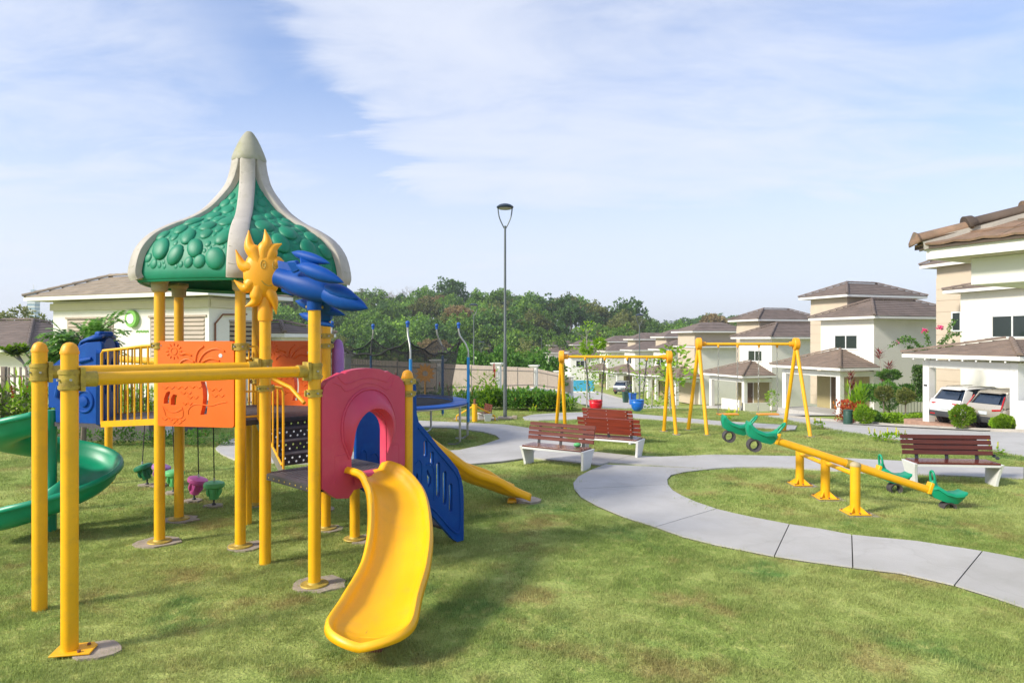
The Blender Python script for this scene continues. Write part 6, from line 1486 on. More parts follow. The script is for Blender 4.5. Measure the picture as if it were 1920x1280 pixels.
for i, lab in enumerate(fl):
    a = Vector(FP[i]); b = Vector(FP[i + 1]); L_ = (b - a).length; d = (b - a) / L_; n = int(L_ / (.135 if i < 1 else .115)); hgt = .28
    root = empty('fence', a, 0, lab, 'fence', 'bays of the perimeter fence')
    dh = Vector((d.x, d.y, 0)).normalized(); me_ = pkg if i == 0 else pkm; rot = Matrix.Rotation(math.atan2(dh.y, dh.x), 4, 'Z')
    if i in (0, 2, 3):
        for k in range(2, n - 1):
            p = a + d * (L_ * k / n) + Vector((0, 0, hgt + .70)); o = link('picket', me_, root); o.matrix_local = WM[root.name].inverted() @ Matrix.Translation(p) @ rot
    else:
        mb = MB()
        for k in range(2, n - 1):
            p = a + d * (L_ * k / n) + Vector((0, 0, hgt + .70)); mb.box(p, (.035, .035, 1.32), rot.to_3x3())
        mb.build('pickets', M['picket'], root, smooth=0, kind='stuff')
    mt = M['picketgrey'] if i == 0 else M['picket']
    for zz in (.52, 1.42):
        mb = MB(); mb.bar(a + d * .2 + Vector((0, 0, zz)), b - d * .2 + Vector((0, 0, zz)), .05, .045); mb.build('rail', mt, root, smooth=0)
    for q in ((.5,) if i else (.33, .66)):
        mb = MB(); p = a + d * (L_ * q); mb.box(p + Vector((0, 0, .8)), (.09, .09, 1.7), rot.to_3x3()); mb.build('fence_post', mt, root, smooth=0)
    w = MB(); w.bar(a + Vector((0, 0, .05)) + d * .22, b + Vector((0, 0, .05)) - d * .22, .2, .44); w.build('base_wall', M['planter'] if i < 2 else M['white'], root, smooth=0)
# planter wall in front of the left fence
pw_ = empty('planter_wall', (-10, 15.2, 0), 0, 'low dark grey planter wall behind the bridge of the climbing frame', 'planter')
mb = MB(); mb.bar((-13.9, 15.3, .2), (-8.2, 15.5, .2), .15, .44); mb.build('wall', M['planter'], pw_, smooth=0, bevel=.01)
mb = MB(); mb.bar((-13.9, 15.3, .44), (-8.2, 15.5, .44), .22, .04); mb.build('coping', M['kerb'], pw_, smooth=0)
# orange sun ornament on the fence behind the net
so_ = at(797, 700, 22.0); sr_ = empty('sun_ornament', (so_.x, so_.y, 0), 0, 'orange sun shaped ornament seen through the trampoline net', 'ornament')
mb = MB(); pts = []
for i in range(24):
    r = .34 if i % 2 == 0 else .22; t = 2 * pi * i / 24; pts.append((r * math.cos(t), r * math.sin(t)))
mm = Matrix.Identity(4)
for i in range(3): mm[i][0] = (1, 0, 0)[i]; mm[i][1] = (0, 0, 1)[i]; mm[i][2] = (0, -1, 0)[i]; mm[i][3] = so_[i]
mb.panel(pts, [[(.09 * math.cos(2 * pi * i / 10), .09 * math.sin(2 * pi * i / 10)) for i in range(10)]], mm, .06); mb.build('sun_disc', M['sunplastic'], sr_, smooth=0)
mb = MB(); mb.cyl((so_.x, so_.y + .03, 0), (so_.x, so_.y + .03, so_.z - .2), .03, n=10); mb.build('stem', M['yellow'], sr_)

# ---------------------------------------------------------------- cars
def suv(loc, rz, paint, label, kind=0, L_=4.6, group=None):
    root = empty('car', loc, rz, label, 'car', group)
    W2 = .92; H_ = 1.68
    # x forward, x=0 is the rear bumper
    st_ = [(0.0, .42, .80, .86), (0.06, .36, .95, .89), (.30, .32, 1.02, .92), (.9, .32, 1.03, .925), (2.0, .30, 1.02, .925), (3.0, .30, .99, .92), (3.7, .30, .95, .91), (4.2, .34, .86, .87), (4.5, .38, .70, .78), (4.6, .42, .60, .70)]
    rows_ = []
    for x, zb, zt_, hw in st_:
        half = [(hw * .80, zb), (hw * .97, zb + .06), (hw, zb + (zt_ - zb) * .45), (hw * .985, zb + (zt_ - zb) * .75), (hw * .93, zt_ - .02), (hw * .85, zt_ + .01)]
        rows_.append([Vector((x, y, z)) for y, z in half] + [Vector((x, -y, z)) for y, z in reversed(half)])
    mb = MB(); mb.loft(rows_); body = mb.build('body', paint, root, world=False, smooth=40, sub=1)
    gh = [(.10, 1.0, .80, 1.0), (.20, 1.0, .80, 1.12), (.62, 1.0, .76, 1.58), (1.0, 1.0, .74, 1.63), (2.0, 1.0, .73, 1.64), (2.6, 1.0, .71, 1.57), (3.25, .98, .78, 1.10), (3.4, .96, .80, .98)]
    rows_ = []
    for x, zb, hw, zt_ in gh:
        rows_.append([Vector((x, hw + .06, zb)), Vector((x, hw + .05 - (zt_ - zb) * .12, zb + (zt_ - zb) * .5)), Vector((x, hw - .04 - (zt_ - zb) * .1, zt_ - .03)), Vector((x, hw - .12, zt_)), Vector((x, -hw + .12, zt_)), Vector((x, -hw + .04 + (zt_ - zb) * .1, zt_ - .03)), Vector((x, -hw - .05 + (zt_ - zb) * .12, zb + (zt_ - zb) * .5)), Vector((x, -hw - .06, zb))])
    mb = MB(); mb.loft(rows_); mb.build('greenhouse', M['carglass'], body, world=False, smooth=50)
    rf_ = MB(); rw = []
    for x, hw, z in ((.50, .66, 1.60), (.62, .68, 1.645), (1.1, .67, 1.675), (2.0, .66, 1.685), (2.6, .62, 1.62), (2.75, .60, 1.56)):
        rw.append([Vector((x, -hw - .03, z - .06)), Vector((x, -hw, z - .01)), Vector((x, 0, z + .015)), Vector((x, hw, z - .01)), Vector((x, hw + .03, z - .06))])
    rf_.loft(rw, False, (False, False)); rf_.build('roof', paint, body, world=False, smooth=60, solid=.03)
    for s in (-1, 1):
        pil = MB()
        for (x0, z0_, x1, z1_, wd) in ((.16, .98, .60, 1.60, .12), (1.45, 1.0, 1.5, 1.62, .07), (2.45, 1.0, 2.3, 1.62, .06), (3.35, .98, 2.66, 1.57, .08)):
            a = Vector((x0, s * .865, z0_)); b = Vector((x1, s * .675, z1_)); pil.bar(a, b, wd, .04, up=(0, s, .3))
        pil.build('window_pillars', paint, body, world=False, smooth=0)
        q = MB(); q.add([(.18, s * .872, 1.0), (.95 if kind else .55, s * .875, 1.0), (.78 if kind else .85, s * .745, 1.50), (.58, s * .715, 1.58)], [(0, 1, 2, 3)]); q.build('rear_quarter', paint, body, world=False, smooth=0, solid=.02)
        for x in (.86, 3.62):
            w_ = MB(); w_.lathe([(.2, -.11), (.33, -.11), (.355, -.07), (.355, .07), (.33, .11), (.2, .11)], (x, s * .80, .35), 28, (0, s, 0)); wh = w_.build('wheel', M['tyre'], root, world=False)
            r_ = MB(); r_.lathe([(.20, .095), (.21, .11), (.17, .085), (.05, .08), (.045, .10), (.001, .10)], (x, s * .80, .35), 20, (0, s, 0)); [r_.bar(Vector((x, s * .895, .35)), Vector((x + .2 * math.cos(t), s * .90, .35 + .2 * math.sin(t))), .03, .02, up=(0, 1, 0)) for t in [2 * pi * i / 5 for i in range(5)]]; r_.build('rim', M['steel'], wh, world=False)
            ar_ = MB(); ar_.lathe([(.36, .0), (.415, .0), (.415, .135), (.375, .14), (.36, .12)], (x, s * .80, .36), 28, (0, s, 0), caps=(False, False)); ar_.build('wheel_arch', M['bumper'], body, world=False)
        tl_ = MB()
        if kind == 0: tl_.loft([[Vector((-.005, s * .87, .95)), Vector((-.005, s * .80, .99)), Vector((-.0, s * .80, .90)), Vector((-.0, s * .86, .84))], [Vector((-.045, s * .45, .985)), Vector((-.045, s * .45, .995)), Vector((-.045, s * .45, .96)), Vector((-.04, s * .47, .955))]]); tl_.loft([[Vector((-.01, s * .87, .96)), Vector((-.01, s * .87, .86)), Vector((.06, s * .93, .86)), Vector((.06, s * .93, .96))], [Vector((.40, s * .945, .985)), Vector((.40, s * .945, .965)), Vector((.42, s * .93, .965)), Vector((.42, s * .93, .985))]])
        else:
            tl_.bar((-.0, s * .86, .96), (.33, s * .75, 1.46), .05, .045, up=(0, s, .2)); tl_.bar((-.03, s * .88, .93), (-.045, s * .46, .89), .04, .07)
        tl_.build('tail_light', M['tail'], body, world=False, smooth=0, bevel=.01)
        mr_ = MB(); mr_.sphere((2.95, s * 1.0, 1.05), .08, .11, .08, 12, 8); mr_.build('mirror', paint, body, world=False)
    bm3 = MB(); bm3.loft([[Vector((x, y, z)) for x, z in ((-.05, .60), (-.07, .50), (-.05, .36), (.12, .32), (.15, .60))] for y in (-.84, -.5, 0, .5, .84)]); bm3.build('bumper', M['bumper'], body, world=False, smooth=40)
    pl_ = MB(); pl_.box((-.045, 0, .76), (.02, .42, .14)); pl_.build('number_plate', M['plate'], body, world=False, smooth=0)
    for s in (-1, 1):
        rr = MB(); rr.box((-.06, s * .62, .47), (.02, .28, .05)); rr.build('reflector', M['tail'], body, world=False, smooth=0)
        rk = MB(); rk.tube([(.7, s * .6, 1.67), (.8, s * .6, 1.71), (2.2, s * .58, 1.71), (2.35, s * .58, 1.66)], .015, 6); rk.build('roof_rail', M['steel'], body, world=False)
    rw_ = MB(); rw_.add([(.135, -.60, 1.14), (.135, .60, 1.14), (.40, .53, 1.48), (.40, -.53, 1.48)], [(0, 3, 2, 1)]); rw_.build('rear_window', M['carglass'], body, world=False, smooth=0, solid=.01)
    tg = MB(); tg.loft([[Vector((x - .01, y, z)) for x, z in ((.02, .60), (-.02, .72), (-.01, .95), (.10, 1.13), (.16, 1.1), (.12, .6))] for y in (-.84, -.5, 0, .5, .84)]); tg.build('tailgate', paint, body, world=False, smooth=50)
    sp_ = MB(); sp_.box((.44, 0, 1.60), (.22, 1.15, .04), Matrix.Rotation(R(-6), 3, 'Y')); sp_.build('spoiler', paint, body, world=False, smooth=0, bevel=.01)
    return root
hz1 = -1.19 + .02
suv((*hx(H1, PH1, -.15, 3.05), hz1), PH1, M['carwhite'], 'white car parked nose in, left bay of the nearest carport', 0, group='cars parked in the nearest carport').scale = (.86, .86, .9)
suv((*hx(H1, PH1, -.25, 1.18), hz1), PH1, M['carsilver'], 'champagne coloured car parked nose in, right bay of the nearest carport', 1, group='cars parked in the nearest carport').scale = (.86, .86, .9)
suv((14.3, 91.0, tz(14.3, 91) + .06), R(60), M['cargrey'], 'grey car parked at the far house behind the blue bin', 0)

# bins, pool cover
def bin_(px, py, Y, mat, label):
    p = at(px, py, Y); p.z = tz(p.x, Y) + .05; root = empty('wheelie_bin', p, .2, label, 'bin'); mb = MB()
    mb.loft([[Vector((x * s, y * s, z)) for x, y in ((-.3, -.3), (.3, -.3), (.3, .3), (-.3, .3))] for z, s in ((0, .8), (1.1, 1.05))]); mb.build('bin_body', M[mat], root, world=False, smooth=0, bevel=.03)
    mb = MB(); mb.box((0, 0, 1.14), (.7, .72, .08)); mb.build('lid', M[mat], root, world=False, smooth=0, bevel=.02)
bin_(1186, 735, 70, 'binblue', 'blue wheelie bin on the far side of the road'); bin_(1173, 735, 74, 'bingreen', 'dark bin next to the blue bin in front of the grey car')
pp_ = at(1079, 720, 95); pr2 = empty('pool_fence', (pp_.x, pp_.y, tz(pp_.x, 95)), 0, 'turquoise screen low in the distance between road and far houses', 'screen'); mb = MB(); mb.box((0, 0, 1.0), (5.2, .1, 1.5)); mb.build('screen', M['poolblue'], pr2, world=False, smooth=0)
mb = MB(); mb.box((0, 0, .1), (5.6, .3, .3)); mb.build('base', M['wall'], pr2, world=False, smooth=0)
# garden wall with arched grille between the two nearest houses
gw = empty('garden_wall', (21.0, 36.2, tz(21, 36.2)), R(14), 'white garden wall with ironwork grille behind the flower beds', 'wall'); z0 = gw.location.z
mb = MB(); mb.box((-1.5, 0, .5), (.35, .3, 1.9)); mb.box((3.2, 0, .6), (1.3, .3, 2.1)); mb.box((0.3, 0, .15), (4.0, .25, .4)); mb.build('wall', M['wall'], gw, world=False, smooth=0)
for k in range(13):
    mb = MB(); x = -1.2 + k * .2; mb.cyl((x, 0, .3), (x, 0, 1.15 + .35 * math.sin(pi * k / 12)), .012, n=6); mb.build('grille_bar', M['iron'], gw, world=False)
mb = MB(); mb.tube([(-1.3 + 2.6 * i / 12, 0, 1.15 + .35 * math.sin(pi * i / 12)) for i in range(13)], .015, 6); mb.build('grille_arch', M['iron'], gw, world=False)
# ---------------------------------------------------------------- vegetation
rv = random.Random(11)
def rdir(r=rv, up=0.0):
    while True:
        v = Vector((r.uniform(-1, 1), r.uniform(-1, 1), r.uniform(-1, 1)))
        if .05 < v.length < 1: v.normalize(); break
    v.z += up; return v.normalized()
def leafquad(vs, fs, p, d, nrm, l, w):
    s = d.cross(nrm)
    if s.length < 1e-4: s = d.orthogonal()
    s = s.normalized() * w / 2; b = len(vs)
    vs += [p, p + d * l * .45 - s, p + d * l, p + d * l * .45 + s]; fs.append((b, b + 1, b + 2, b + 3))
def crown_mesh(name, blobs, n, size, mats, trunk=None, asp=.6, rr=rv, shell=.55, droop=0.0, clump=0):
    """leaf faces through the outer part of a few lumpy blobs; trunk = list of (points, radii)"""
    vs, fs = [], []; vol = sum(b[1] ** 2 for b in blobs); cl = []
    for c, r, sz in blobs:
        k = int(n * r * r / vol)
        if clump:
            nc = max(4, int(k / clump)); cents = []
            for _ in range(nc):
                d = rdir(rr, .15); cents.append((Vector(c) + Vector((d.x * r, d.y * r, d.z * r * sz)) * rr.uniform(shell, 1.05), d))
            for cc, d in cents:
                cr_ = r * rr.uniform(.14, .30)
                for _ in range(clump):
                    o = rdir(rr, .2); p = cc + Vector((o.x, o.y, o.z * .7)) * cr_ * rr.uniform(.4, 1)
                    dd = (o * .8 + rdir(rr) * .7); dd.z -= droop; leafquad(vs, fs, p, dd.normalized(), (o + rdir(rr) * .5).normalized(), size * rr.uniform(.7, 1.3), size * asp * rr.uniform(.7, 1.2))
        else:
            for _ in range(k):
                d = rdir(rr, .1); p = Vector(c) + Vector((d.x * r, d.y * r, d.z * r * sz)) * (shell + (1 - shell) * rr.random() ** .5)
                dd = (d * .6 + rdir(rr) * .8); dd.z -= droop; leafquad(vs, fs, p, dd.normalized(), (d + rdir(rr) * .6).normalized(), size * rr.uniform(.7, 1.3), size * asp)
    mb = MB(); mb.add(vs, fs)
    if trunk:
        mb.cur = 1
        for pts, rad in trunk: mb.tube(pts, rad, 6)
    return mb.mesh(name, mats, 0)
def lump(R_, n, r, flat=.75, base=0.0, rr=rv):
    out = []
    for i in range(n):
        a = 2 * pi * i / n + rr.uniform(-.4, .4); q = R_ * rr.uniform(.35, .75); out.append(((q * math.cos(a), q * math.sin(a), base + rr.uniform(-.2, .5) * R_ * flat), r * rr.uniform(.7, 1.2), flat))
    out.append(((0, 0, base + R_ * flat * .5), r * 1.1, flat)); return out
# hillside trees : individual objects sharing a few crown meshes
kinds = []
lab = {'leaf': 'mid green tree of the wooded hillside', 'leafdark': 'dark green tree of the wooded hillside', 'leafolive': 'olive green tree of the wooded hillside', 'leafbrown': 'brown tree of the wooded hillside'}
for k, (mat, rad) in enumerate([('leaf', 4.6), ('leaf', 5.4), ('leafdark', 5.0), ('leafdark', 4.4), ('leafolive', 5.0), ('leaf', 4.9), ('leafbrown', 3.8)]):
    bl = lump(rad, 7, rad * .52, .8, 6.2); me = crown_mesh('tree', bl, 2500, .62, [M[mat], M['bark']], [([(0, 0, -2), (.2, 0, 3), (0, .2, 7)], [.4, .3, .15])], clump=20, asp=.7)
    kinds.append((me, mat))
cnt = 0; placed = []
def tree_obj(me, mat, x, y, s, rz, label=None, cat='tree', group=None, name='tree', z=None):
    o = link(name, me); o.location = (x, y, (tz(x, y) + (rv.uniform(-1.6, 1.8) if y > 140 else 0) if z is None else z)); o.scale = (s, s, s * rv.uniform(.9, 1.12)); o.rotation_euler = (0, 0, rz); meta(o, label, cat, group); return o
Yr = 142
while Yr < 245:
    X0, X1 = -.40 * Yr, .34 * Yr; x = X0 + rv.uniform(0, 4)
    while x < X1:
        y = Yr + rv.uniform(-3, 3); px = 960 + F * x / y
        ok = cnt < 298 and not (1010 < px < 1340 and y < 158) and not (px < 1000 and y < 150 and px > 870)
        if ok and 440 < px < 1400:
            edge = sst(1280, 1180, px)
            r_ = rv.random(); wts = [.20, .18, .13, .10, .20, .13, .06]; acc = 0
            for (me, mat), w_ in zip(kinds, wts):
                acc += w_
                if r_ <= acc: break
            tree_obj(me, mat, x, y, rv.uniform(.72, 1.18) * (1.2 if rv.random() < .15 else 1) * (1.0 if px < 1200 else .8), rv.uniform(0, 6.28), lab[mat].replace('tree of the wooded hillside', ('tree near the crest of the wooded hill' if Yr > 205 else 'tree halfway up the wooded hill' if Yr > 172 else 'tree at the foot of the wooded hill') + (', behind the climbing frame' if px < 640 else ', above the trampoline' if px < 870 else ', near the tall lamp' if px < 1010 else ', above the smaller swing frame' if px < 1270 else ', right of the smaller swing frame')), 'tree', 'trees covering the hillside'); cnt += 1
        x += rv.uniform(6.8, 10.2)
    Yr += 8.4
# far pale ridge at the right
for i in range(26):
    y = 330 + rv.uniform(-10, 30); px = 1270 + i * 5.6 + rv.uniform(-3, 3); x = (px - 960) / F * y
    zt_ = H + (HZ - (604 + 3 * math.sin(i * .5))) * y / F
    tree_obj(kinds[2 + i % 2][0], 'leafdark', x, y, 1.5, rv.uniform(0, 6), 'tree on the far ridge beyond the taupe tower house', 'tree', 'trees on the far ridge', z=zt_ - 14)
fr_ = MB(); fr_.add([((1150 - 960) / F * 345, 345, -10), ((1560 - 960) / F * 345, 345, -10), ((1560 - 960) / F * 360, 380, H + 18 * 345 / F - 12 + 12 * 0), ((1150 - 960) / F * 360, 380, H + 18 * 345 / F - 12)], [(0, 1, 2, 3)]); fr_.build('far_ridge', M['leafdark'], kind='structure', smooth=0)
# leafless spreading trees on the skyline
def bare(name, x, y, z, h, label, mat='palebark', spread=1.0, leaf=None, seed=1, depth=6):
    rr = random.Random(seed); root = empty(name, (x, y, z), 0, label, 'tree'); mb = MB(); lv, lf = [], []
    def grow(p, d, l, r, k):
        q = p + d * l; mb.tube([p, q], [r, r * .72], 5, caps=(False, False))
        if k == 0:
            if leaf:
                for _ in range(9): o = rdir(rr); leafquad(lv, lf, q + o * rr.uniform(0, .7), rdir(rr), rdir(rr), .4, .26)
            return
        for i in range(3 if k > 2 else 2):
            a = rdir(rr); nd = (d + a * .62 * spread + Vector((d.x, d.y, 0)) * .25); nd.z = nd.z * (.75 if spread > 1 else 1) + .04; grow(q, nd.normalized(), l * rr.uniform(.66, .86), r * .66, k - 1)
    grow(Vector((x, y, z)), Vector((.05, 0, 1)), h * .27, h * .02, depth); mb.build('branches', M[mat], root, smooth=0)
    if leaf: m_ = MB(); m_.add(lv, lf); m_.build('foliage', M[leaf], root, smooth=0)
def sky_tree(px, ytop, Y, h, label, **k): bare('bare_tree', (px - 960) / F * Y, Y, H + (HZ - ytop) * Y / F - h, h, label, **k)
sky_tree(757, 528, 232, 13, 'pale leafless tree highest on the skyline left of the tall lamp', spread=1.25, seed=3)
sky_tree(706, 536, 228, 11, 'smaller pale leafless tree at the left end of the skyline', spread=1.2, seed=8)
sky_tree(735, 533, 240, 12, 'pale leafless tree between the two larger leafless crowns', spread=1.2, seed=21)
sky_tree(978, 549, 215, 12, 'thin crowned spreading tree on the skyline right of the tall lamp', spread=1.35, leaf='leafolive', seed=5)
# brown tree and rounded tree at the foot of the hill
me_b = crown_mesh('tree', lump(3.4, 7, 1.7, 1.1, 4.2), 2400, .4, [M['leafolive'], M['bark']], [([(0, 0, -1), (0, 0, 4)], [.3, .15])], clump=18, droop=.5)
tree_obj(me_b, '', (985 - 960) / F * 139, 139, 1.0, 0, 'drooping yellowish brown tree at the foot of the hill right of the tall lamp')
me_c = crown_mesh('tree', lump(4.0, 8, 1.9, .8, 4.4), 2600, .45, [M['leaf'], M['bark']], [([(0, 0, -1), (0, 0, 4)], [.3, .15])], clump=18)
tree_obj(me_c, '', (1064 - 960) / F * 150, 150, 1.1, 1, 'rounded green tree behind the distant houses right of the brown tree')
tree_obj(me_c, '', (1032 - 960) / F * 158, 158, .85, 2, 'small round green tree behind the distant houses, between its bigger neighbours')
# hedge of leafy trees beyond the fence
hk = [crown_mesh('hedge_tree', lump(1.5, 6, .85, .8, 1.6, rr=random.Random(40 + i)), 2600, .24, [M['leaf' if i else 'leafgloss'], M['bark']], [([(0, 0, -.5), (0, 0, 1.6)], [.12, .06])], clump=14, asp=.55) for i in range(3)]
for i in range(16):
    px = 838 + i * 11.5 + rv.uniform(-3, 3); y = 58 + (i % 3) * 3.0 + rv.uniform(-1, 1); x = (px - 960) / F * y
    yt = 653 + 4 * math.sin(i * 1.3) + i * 1.1; zt_ = H + (HZ - yt) * y / F
    tree_obj(hk[i % 3], '', x, y, rv.uniform(1.0, 1.35), rv.uniform(0, 6), 'bushy green tree in the row beyond the fence, ' + ('left of the tall lamp' if px < 940 else 'right of the tall lamp'), 'tree', 'bushy trees beyond the fence', name='hedge_tree', z=zt_ - 3.6)
for i, px in enumerate((640, 690, 740, 790, 560)):
    y = 34 + i % 2 * 4; tree_obj(hk[i % 3], '', (px - 960) / F * y, y, 1.25, i, 'bushy green tree beyond the fence, seen through the trampoline net', 'tree', 'bushy trees behind the trampoline', name='hedge_tree', z=-2.6)
# left background trees
me_l = crown_mesh('tree', lump(4.0, 6, 2.0, .8, 4.0, rr=random.Random(77)), 2200, .5, [M['leafolive'], M['bark']], clump=16)
for px, yt, y, s in ((10, 600, 90, .9), (38, 594, 95, 1.0), (-20, 604, 88, 1)): tree_obj(me_l, '', (px - 960) / F * y, y, s, px, 'hazy tree far off at the left horizon', 'tree', 'hazy trees at the left horizon', z=H + (HZ - yt) * y / F - 6.5 * s)

# compound leaved tree in front of the clubhouse
def frond(vs, fs, p, d, l, n, ls, w, rr, sag=.5):
    q = Vector(p); d = Vector(d).normalized()
    for i in range(n):
        d = (d + Vector((0, 0, -sag / n))).normalized(); q2 = q + d * l / n; s = d.cross(Vector((0, 0, 1)))
        s = s.normalized() if s.length > .01 else Vector((1, 0, 0)); up = s.cross(d)
        for sg in (-1, 1):
            ld = (s * sg + d * .45 + Vector((0, 0, -.25)) + rdir(rr) * .12).normalized(); k = math.sin(pi * (i + 1.2) / (n + 1.5)); leafquad(vs, fs, q2, ld, up, ls * (.55 + .5 * k), w)
        q = q2
    return q
lt_ = empty('rain_tree', at(155, 760, 14.5), 0, 'compound leaved dark green tree in front of the clubhouse, over the blue slide hood', 'tree'); b0 = Vector((lt_.location.x, lt_.location.y, 0)); lt_.location = b0; WM[lt_.name] = Matrix.Translation(b0)
vs, fs = [], []; tm = MB(); rr = random.Random(9)
top = b0 + Vector((0, 0, 2.2)); tm.tube([b0 - Vector((0, 0, .1)), b0 + Vector((.05, 0, .9)), top], [.06, .05, .04], 8)
for i in range(84):
    a = rr.uniform(0, 2 * pi); e = rr.uniform(-.25, .75); d = Vector((math.cos(a), math.sin(a) * .9, e)).normalized(); L_ = rr.uniform(.25, .72) * (1.15 if abs(math.cos(a)) > .6 else .85); q = top + Vector((0, 0, rr.uniform(-.35, .15)))
    e_ = q + d * L_; tm.tube([q, e_], [.018, .007], 5)
    for _ in range(4):
        dd = (d + rdir(rr) * .7); dd.z = max(dd.z, -.1); frond(vs, fs, q.lerp(e_, rr.uniform(.4, 1)), dd, rr.uniform(.28, .42), 8, .135, .058, rr, .9)
tm.build('trunk', M['bark'], lt_); m_ = MB(); m_.add(vs, fs); m_.build('crown', M['leafgloss'], lt_, smooth=0)
# bright frangipani like tree at the far left
ft_ = empty('frangipani_tree', at(42, 760, 18.5), 0, 'bright yellow green tree with pale bare limbs behind the left fence', 'tree'); b0 = Vector((ft_.location.x, 18.5, 0)); ft_.location = b0; WM[ft_.name] = Matrix.Translation(b0)
tm = MB(); vs, fs = [], []; rr = random.Random(4)
def fg(p, d, l, r, k):
    q = p + d * l; tm.tube([p, q], [r, r * .8], 6)
    if k == 0:
        for i in range(40): a = 2 * pi * i / 13 + rr.random(); leafquad(vs, fs, q - d * rr.uniform(0, .28), Vector((math.cos(a), math.sin(a), rr.uniform(-.3, .9))).normalized(), Vector((0, 0, 1)), rr.uniform(.16, .28), .095)
        return
    for i in range(3): a = rr.uniform(0, 6.28); fg(q, (d * .8 + Vector((math.cos(a), math.sin(a), .25)) * .8).normalized(), l * .75, r * .75, k - 1)
fg(b0, Vector((.05, 0, 1)), .80, .06, 4); tm.build('trunk', M['palebark'], ft_); m_ = MB(); m_.add(vs, fs); m_.build('crown', M['leafbright'], ft_, smooth=0)
# ginger and shrub clumps (shared meshes)
def clump_mesh(n, h, spread, ll, lw, mats, rr, flowers=0, fh=1.0, stiff=1.0, fmat=1):
    vs, fs = [], []; mb = MB(); stems = []
    for i in range(n):
        a = rr.uniform(0, 6.28); r = spread * math.sqrt(rr.random()); base = Vector((r * math.cos(a), r * math.sin(a), 0)); lean = Vector((math.cos(a), math.sin(a), 0)) * rr.uniform(.05, .45) * r / max(spread, .01)
        hh = h * rr.uniform(.55, 1.0); q = base; d = (Vector((0, 0, 1)) + lean * .6).normalized(); k = max(3, int(hh / .09))
        for j in range(k):
            q = base + d * hh * (j + 1) / k; t = j * 2.4 + i; ld = Vector((math.cos(t), math.sin(t), rr.uniform(.0, .8) * stiff)).normalized(); leafquad(vs, fs, q, ld, Vector((0, 0, 1)), ll * rr.uniform(.6, 1.1), lw)
        leafquad(vs, fs, q, d, Vector((1, 0, 0)), ll * .8, lw); stems.append((base, q, d))
    mb.add(vs, fs)
    if flowers:
        mb.cur = 1; vv, ff = [], []
        for base, q, d in rr.sample(stems, min(flowers, len(stems))):
            p = q + d * .02
            for j in range(14):
                t = j * 2.1; leafquad(vv, ff, p + d * (j * .011 * fh), Vector((math.cos(t), math.sin(t), 1.2)).normalized(), Vector((0, 0, 1)), .05 * fh, .03 * fh)
        mb.add(vv, ff)
    return mb.mesh('shrub', mats, 0)
ginger = [clump_mesh(26, .95, .34, .30, .07, [M['leafbright'], M['flowerred']], random.Random(60 + i), 2, 1.5) for i in range(2)]
shrubm = [clump_mesh(44, .60, .42, .17, .07, [M['leafgloss'], M['flowerred']], random.Random(70 + i), i % 2, .8) for i in range(3)]
shrubb = [clump_mesh(40, .58, .42, .19, .075, [M['leafbright'], M['flowerred']], random.Random(80 + i), i, .8) for i in range(2)]
lowm = [clump_mesh(14, .16, .14, .10, .045, [M['leafbright'], M['flowery']], random.Random(90 + i), 3, .8) for i in range(2)]
def shrub(me, x, y, s, label, cat='shrub', group=None, z=None, name='shrub', rz=None):
    o = link(name, me); o.location = (x, y, tz(x, y) if z is None else z); o.scale = (s, s, s * rv.uniform(.9, 1.1)); o.rotation_euler = (0, 0, rv.uniform(0, 6.28) if rz is None else rz); return meta(o, label, cat, group)
for i in range(15):     # behind the planter wall at the left
    x = -14.2 + i * .42; shrub(ginger[i % 2], x, 15.85 + rv.uniform(-.1, .15), rv.uniform(.85, 1.1), 'red flowered ginger plant in the planter at the left fence', 'plant', 'red ginger plants along the left fence', z=.30, name='ginger_plant')
for i in range(9): shrub(shrubm[i % 3], -10.6 + i * .55, 14.75 + rv.uniform(-.1, .1), .55, 'low leafy shrub at the foot of the planter wall', 'shrub', 'low shrubs at the planter wall')
for i in range(34):    # hedge bed along the fence
    t = i / 33; px = 872 + 196 * t + rv.uniform(-4, 4); yb = 762 + 9 * t * (1 if t < .9 else .8) + rv.uniform(-4, 3)
    if px < 905: yb -= 6
    p = gr(px, yb); m_ = (shrubm + shrubb)[i % 5]; shrub(m_, p.x, p.y, rv.uniform(.82, 1.12) * (.8 if px > 1040 else 1), 'leafy shrub in the bed along the beige fence, ' + ('left of the tall lamp' if px < 940 else 'just right of the tall lamp' if px < 1000 else 'near the smaller swing frame'), 'shrub', 'shrubs in the bed along the fence')
for i in range(12):
    px = 700 + i * 17 + rv.uniform(-5, 5); p = gr(px, 757 + rv.uniform(-3, 3)); shrub((shrubm + ginger)[i % 5], p.x, p.y, .9, 'leafy shrub behind the trampoline', 'shrub', 'shrubs behind the trampoline')
gp_ = gr(912, 764); shrub(ginger[0], gp_.x, gp_.y - .6, 1.15, 'bright ginger plant with red flowers left of the tall lamp', 'plant', name='ginger_plant')
for px, py, s, l_ in ((1537, 803, 1, 'low yellow flowered weed at the road edge below the right swing frame'), (1646, 826, 1.1, 'yellow flower tuft left of the dark bench'), (1667, 829, 1.2, 'yellow flower tuft nearest the dark bench'), (1695, 826, .9, 'yellow flower tuft behind the left end of the dark bench'), (1371, 787, 1.3, 'yellow flower tuft behind the upper green seesaw seat'), (1872, 853, 1.2, 'green weed tuft right of the dark bench'), (1000, 771, .9, 'small yellowish weed on the lawn in front of the shrubs')):
    p = gr(px, py + 1.5); shrub(lowm[px % 2], p.x, p.y, s, l_, 'plant', name='flower_tuft')
